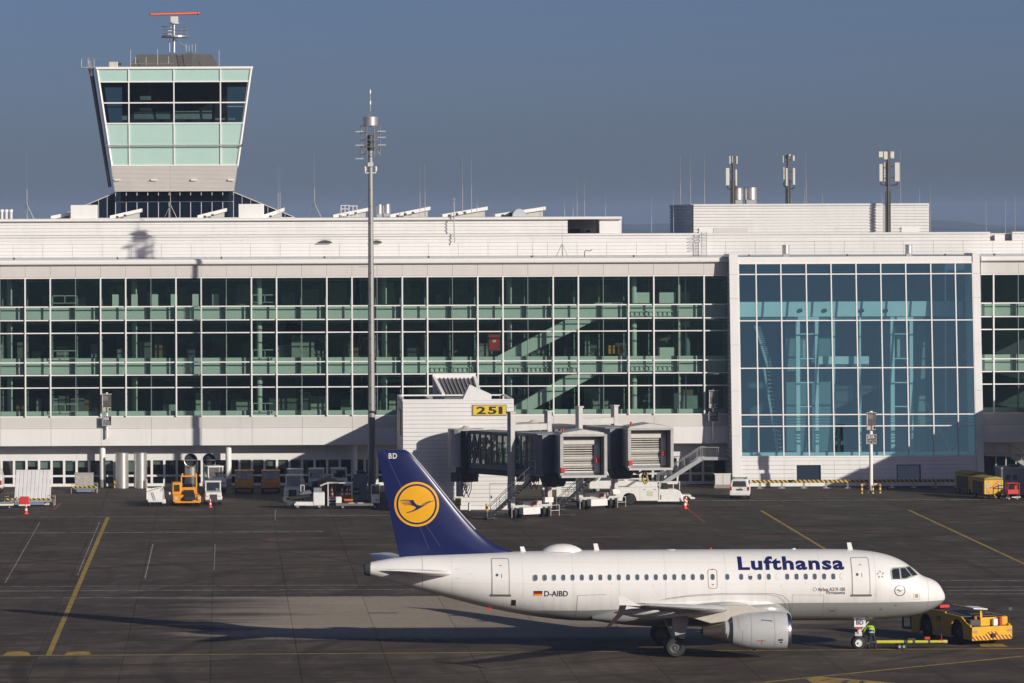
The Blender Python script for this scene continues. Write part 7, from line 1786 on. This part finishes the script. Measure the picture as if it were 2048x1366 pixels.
L(t, 'bumper_stripes', MB().box(-1.40, 1.40, -.15, -.141, .30, .52), hazard('tug_stripes', (.74, .42, .008), (.20, .02, .01), .26, 0, 1.0), 0)
L(t, 'bumper_stripes', MB().prism([(-.55,.53),(.55,.53),(.3,.72),(-.3,.72)], 'y', -.149, -.1405), MATS['tug_stripes'], 0)
L(t, 'rear_wall', MB().box(-.55, 1.38, .25, .40, .98, 1.42), TUGY, .03)
L(t, 'battery_cover', MB().box(-1.3, -.6, .2, 1.0, 1.0, 1.32), DARKM, .04)
L(t, 'deck', MB().add([(-1.3,1.0,1.40),(1.3,1.0,1.40),(1.3,5.9,1.56),(-1.3,5.9,1.56),(-1.3,1.0,1.46),(1.3,1.0,1.46),(1.3,5.9,1.62),(-1.3,5.9,1.62)], [(3,2,1,0),(4,5,6,7),(0,1,5,4),(1,2,6,5),(2,3,7,6),(3,0,4,7)]), mat('deck_dark', (.05, .05, .052), .6, var=.3), .01)
L(t, 'deck_edge', MB().bar((1.36,.5,1.38), (1.36,5.9,1.62), .1), TUGY, 0); L(t, 'deck_edge', MB().bar((-1.36,2.6,1.56), (-1.36,5.9,1.63), .08), TUGY, 0); L(t, 'deck_hatch', MB().box(-.5, .9, 1.4, 2.6, 1.49, 1.54), mat('hatch_black', (.025, .025, .027), .5), .02)
L(t, 'deck_beam', MB().box(-1.3, .5, 5.9, 6.1, 1.6, 1.72), TUGY, .02)
L(t, 'extinguisher', MB().cyl((.72,.1,1.0), (.72,.1,1.42), .13, n=14), RED, 0, True); L(t, 'white_box', MB().box(.18, .48, -.02, .2, 1.0, 1.35), WTRIM, .02); L(t, 'white_hatch', MB().add([(-.1,1.6,1.75),(.9,1.6,1.68),(.9,2.6,1.74),(-.1,2.6,1.80),(-.1,1.6,1.8),(.9,1.6,1.73),(.9,2.6,1.79),(-.1,2.6,1.85)], [(3,2,1,0),(4,5,6,7),(0,1,5,4),(1,2,6,5),(2,3,7,6),(3,0,4,7)]), WTRIM, 0)
L(t, 'red_cover', MB().box(-.6, .1, 4.3, 5.2, 1.62, 1.78), RED, .04)
for x, z in ((-.35,1.55), (-.75,1.4)): L(t, 'orange_lamp', MB().cyl((x,.5,z-.15), (x,.5,z+.08), .1, n=10), mat('lamp_orange', (.55, .16, .02), .4), 0, True)
L(t, 'post', MB().bar((-.42,.45,1.3), (-.42,.45,1.75), .12), TUGY, 0); L(t, 'tow_hook', MB().box(-.12, .18, -.28, -.15, .42, .62), BLACK, .03)
for s in (-1, 1): L(t, 'rear_lamp', MB().box(s*1.2-.15, s*1.2+.15, -.155, -.141, .68, .80), mat('rear_lamp_clear', (.42, .25, .20), .3), 0)
L(t, 'mirror_arm', MB().tube([(1.4,.2,1.0),(1.42,.1,1.75)], .025), DARKM, 0); L(t, 'mirror', MB().box(1.3, 1.55, .05, .1, 1.72, 1.9), DARKM, .02)
c = L(t, 'driver_cab', MB().box(-1.45, -1.35, 6.1, 6.2, .5, 1.72).box(-1.45, -1.35, 6.95, 7.05, .5, 1.6).box(-1.45, -.3, 6.1, 7.05, .4, .52).box(-.35, -.28, 6.1, 7.05, .5, 1.6).box(-1.45, -.3, 6.1, 7.05, 1.6, 1.68), DARKM, .02)
pane_l(t, [(-1.41,6.2,.95),(-1.41,6.95,.95),(-1.41,6.95,1.58),(-1.41,6.2,1.58)], c); L(t, 'cab_lamp', MB().cyl((-1.3,7.0,1.7), (-1.3,7.0,1.85), .07, n=8), RED, 0)
for x, y in ((-1.1,5.95), (.0,6.0)): L(t, 'beacon', MB().cyl((x,y,1.72), (x,y,1.95), .07, n=10), mat('beacon_pale', (.75, .72, .70), .3), 0, True)
L(t, 'aerial', MB().tube([(-.3,6.0,1.7), (-.3,6.0,2.4)], .012), DARKM, 0)

gx = NOSE-5.06
t = thing('tow_bar', 'yellow green tow bar on small wheels ahead of the nose gear', 'tow bar', (gx+2.8, 246.9, 0))
BARY = mat('towbar_yellow', (.58, .55, .04), .45, var=.15, scale=4)
L(t, 'bar_tube', MB().cyl((-1.75,0,.42), (-.1,0,.42), .095, n=16), BARY, 0, True); L(t, 'bar_tube', MB().cyl((.05,0,.42), (2.1,-.05,.43), .085, n=16), BARY, 0, True)
L(t, 'bar_head', MB().cyl((-2.35,0,.38), (-1.75,0,.42), .05, .08, n=12).box(-2.4, -2.2, -.25, .25, .32, .42), DARKM, 0)
for x in (-.08, .42, 1.3): L(t, 'bar_clamp', MB().cyl((x-.06,0,.42), (x+.06,0,.42), .125, n=16), DARKM, 0, True)
L(t, 'bar_end', MB().cyl((2.1,-.05,.43), (2.35,-.05,.43), .10, n=16), mat('towbar_pale', (.62, .50, .18), .5), 0, True); L(t, 'bar_pin', MB().cyl((2.02,-.05,.43), (2.02,-.05,.85), .02, n=6).box(1.9, 2.1, -.12, .02, .50, .55), RED, 0); L(t, 'red_lamp', MB().cyl((1.05,.0,.62), (1.35,0,.62), .09, n=12), mat('lamp_red_orange', (.55, .06, .03), .4), 0, True)
L(t, 'axle', MB().bar((-.15,-.3,.2), (-.15,.3,.2), .06).bar((-.15,0,.2), (0,0,.4), .08), DARKM, 0); L(t, 'hand_pump', MB().box(.05, .5, -.06, .06, .52, .62), DARKM, .02)
for y in (-.28, .28): wheel_l(t, -.45, y, .17, .12, (0,1,0)); wheel_l(t, -.2, y, .17, .12, (0,1,0))

def worker():
    base = G(1744, 1298.5)
    t = thing('person', 'person in lime safety jacket and dark trousers bending at the nose wheel', 'person', (base.x, base.y+.05, 0), R(8))
    V, E, RAD = [], [], []
    def j(p, r, par=None):
        V.append(p); RAD.append(r)
        if par is not None: E.append((par, len(V)-1))
        return len(V)-1
    pel = j((0,0,.93), .155)
    sp1 = j((-.005,.10,1.08), .15, pel); ch = j((-.015,.26,1.235), .165, sp1); up = j((-.03,.38,1.285), .145, ch)
    nk = j((-.05,.50,1.27), .058, up); hd = j((-.065,.58,1.245), .088, nk); hd2 = j((-.075,.68,1.20), .085, hd); j((-.078,.74,1.165), .05, hd2)
    for s in (-1, 1):
        sh = j((s*.19-.02,.38,1.255), .085, up); ue = j((s*.27-.03,.40,1.09), .066, sh)
        el = j((s*.30-.04,.42,.98), .058, ue); fa = j((s*.27-.08,.50,.86), .048, el); wr = j((s*.235-.10,.56,.77), .034, fa)
        pm = j((s*.225-.105,.59,.70), .040, wr)
        for k in range(4):
            dx = (-.033+.022*k); f1 = j((s*.222-.105+dx,.615,.645), .0105, pm); j((s*.218-.105+dx,.622+.004*k,.60+.006*abs(k-1.5)), .009, f1)
        th = j((s*.19-.105,.60,.68), .012, pm); j((s*.175-.105,.63,.65), .010, th)
        hp_ = j((s*.105,-.01,.86), .118, pel); tg = j((s*.135,.01,.66), .098, hp_); kn = j((s*.165,.035,.48), .076, tg); cf = j((s*.19,-.015,.30), .072, kn); an = j((s*.205,-.035,.10), .056, cf)
        ft = j((s*.215,.04,.05), .052, an); j((s*.225,.17,.038), .040, ft); j((s*.205,-.085,.045), .045, an)
    me = bpy.data.meshes.new('body'); me.from_pydata(V, E, []); 
    o = bpy.data.objects.new('body', me); COL.objects.link(o)
    m = o.modifiers.new('skin', 'SKIN'); m.use_smooth_shade = True
    for i, r in enumerate(RAD): me.skin_vertices[0].data[i].radius = (r, r)
    me.skin_vertices[0].data[0].use_root = True
    s_ = o.modifiers.new('sub', 'SUBSURF'); s_.levels = 2; s_.render_levels = 2
    dg = bpy.context.evaluated_depsgraph_get(); dg.update()
    bm_ = bpy.data.meshes.new_from_object(o.evaluated_get(dg)); bpy.data.objects.remove(o)
    LIME = mat('safety_lime', (.36, .58, .02), .65, var=.12, scale=8); NAVY = mat('work_trousers', (.012, .016, .032), .8, var=.2, scale=8)
    SKIN = mat('skin', (.45, .26, .18), .5, var=.05); REFL = mat('reflective_band', (.62, .63, .60), .35); SHOE = BLACK; VEST = mat('jacket_navy', (.015, .02, .035), .75)
    for q in (SKIN, LIME, NAVY, SHOE, REFL, VEST): bm_.materials.append(q)
    for p in bm_.polygons:
        c = p.center; p.use_smooth = True; arm = abs(c.x+.03) > .20 and c.y > .3
        if c.z < .11: k = 3
        elif c.y > .535 and (c.z > 1.05 or c.z < .79): k = 0
        elif c.z < .97 and not arm: k = 2
        elif not arm and c.z < 1.025: k = 4
        elif not arm and c.z < 1.13 and c.y < .2: k = 5
        elif not arm and c.z < 1.175 and c.y < .25: k = 4
        else: k = 1
        p.material_index = k
    b = bpy.data.objects.new('body', bm_); COL.objects.link(b); b.parent = t
    MB().lathe([(.01,-.10),(.075,-.06),(.098,0),(.10,.06),(.085,.11),(.02,.13)], (-.066,.60,1.265), (-.05,.6,-.4), 16).build('cap', mat('cap_dark', (.02, .022, .03), .8), t, True, True)
    MB().lathe([(.015,0),(.02,.03),(.005,.05)], (-.083,.73,1.115), (0,.3,-1), 8).build('nose', SKIN, t, True, True)
worker()

# ------------------------------------------------------------------ every loose piece an object of its own
SPLIT = {'panel_bracket', 'cab', 'cab_frame', 'upper_frame', 'driver_cab', 'bogie_beam', 'bogie_cabinet', 'cab_body', 'cab_side', 'canopy_frame', 'shutter_frame', 'cable_tray', 'front_panel', 'nose', 'roof_aerials', 'roof_rail', 'mast_base', 'wing_band', 'warning_light', 'top_rail', 'hand_rail', 'side_lattice', 'cart_ladder', 'dolly_leg', 'basket_strap', 'stringer', 'axle', 'bar_pin', 'seat', 'rotunda', 'rotunda_drive', 'folding_bellows', 'door_edge', 'belt_nose'}
cache = {}
def islands(me):
    bm = bmesh.new(); bm.from_mesh(me); seen_ = set(); out = []
    for v in bm.verts:
        if v.index in seen_: continue
        st = [v]; isl = []; seen_.add(v.index)
        while st:
            q = st.pop(); isl.append(q.index)
            for e in q.link_edges:
                w_ = e.other_vert(q)
                if w_.index not in seen_: seen_.add(w_.index); st.append(w_)
        out.append(set(isl))
    bm.free(); return out
for o in list(COL.objects):
    if o.type != 'MESH' or o.name.split('.')[0] not in SPLIT or not o.parent: continue
    if o.data.name not in cache:
        ii = islands(o.data); parts = []
        if 2 <= len(ii) <= 14:
            for isl in ii:
                idx = sorted(isl); mp = {a: b for b, a in enumerate(idx)}
                nm = bpy.data.meshes.new(o.data.name); nm.from_pydata([o.data.vertices[a].co.copy() for a in idx], [], [[mp[v] for v in p.vertices] for p in o.data.polygons if p.vertices[0] in isl])
                for m_ in o.data.materials: nm.materials.append(m_)
                nm.update(); parts.append(nm)
        cache[o.data.name] = parts
    parts = cache[o.data.name]
    if not parts: continue
    base = o.data; o.data = parts[0]
    for nm in parts[1:]:
        c = o.copy(); c.data = nm; COL.objects.link(c)

# ------------------------------------------------------------------ the air between here and the hills
m, n, l = nodes_of('haze_air'); n.remove(n['Principled BSDF'])
pv = n.new('ShaderNodeVolumePrincipled'); pv.inputs['Color'].default_value = (.50, .68, 1, 1); pv.inputs['Density'].default_value = 1.1e-04
pv.inputs['Anisotropy'].default_value = 0.0
l.new(pv.outputs[0], n['Material Output'].inputs['Volume'])
setting(MB().box(-14000, 14000, -600, 8600, -1.4, 60).build('haze', m), 'stuff')
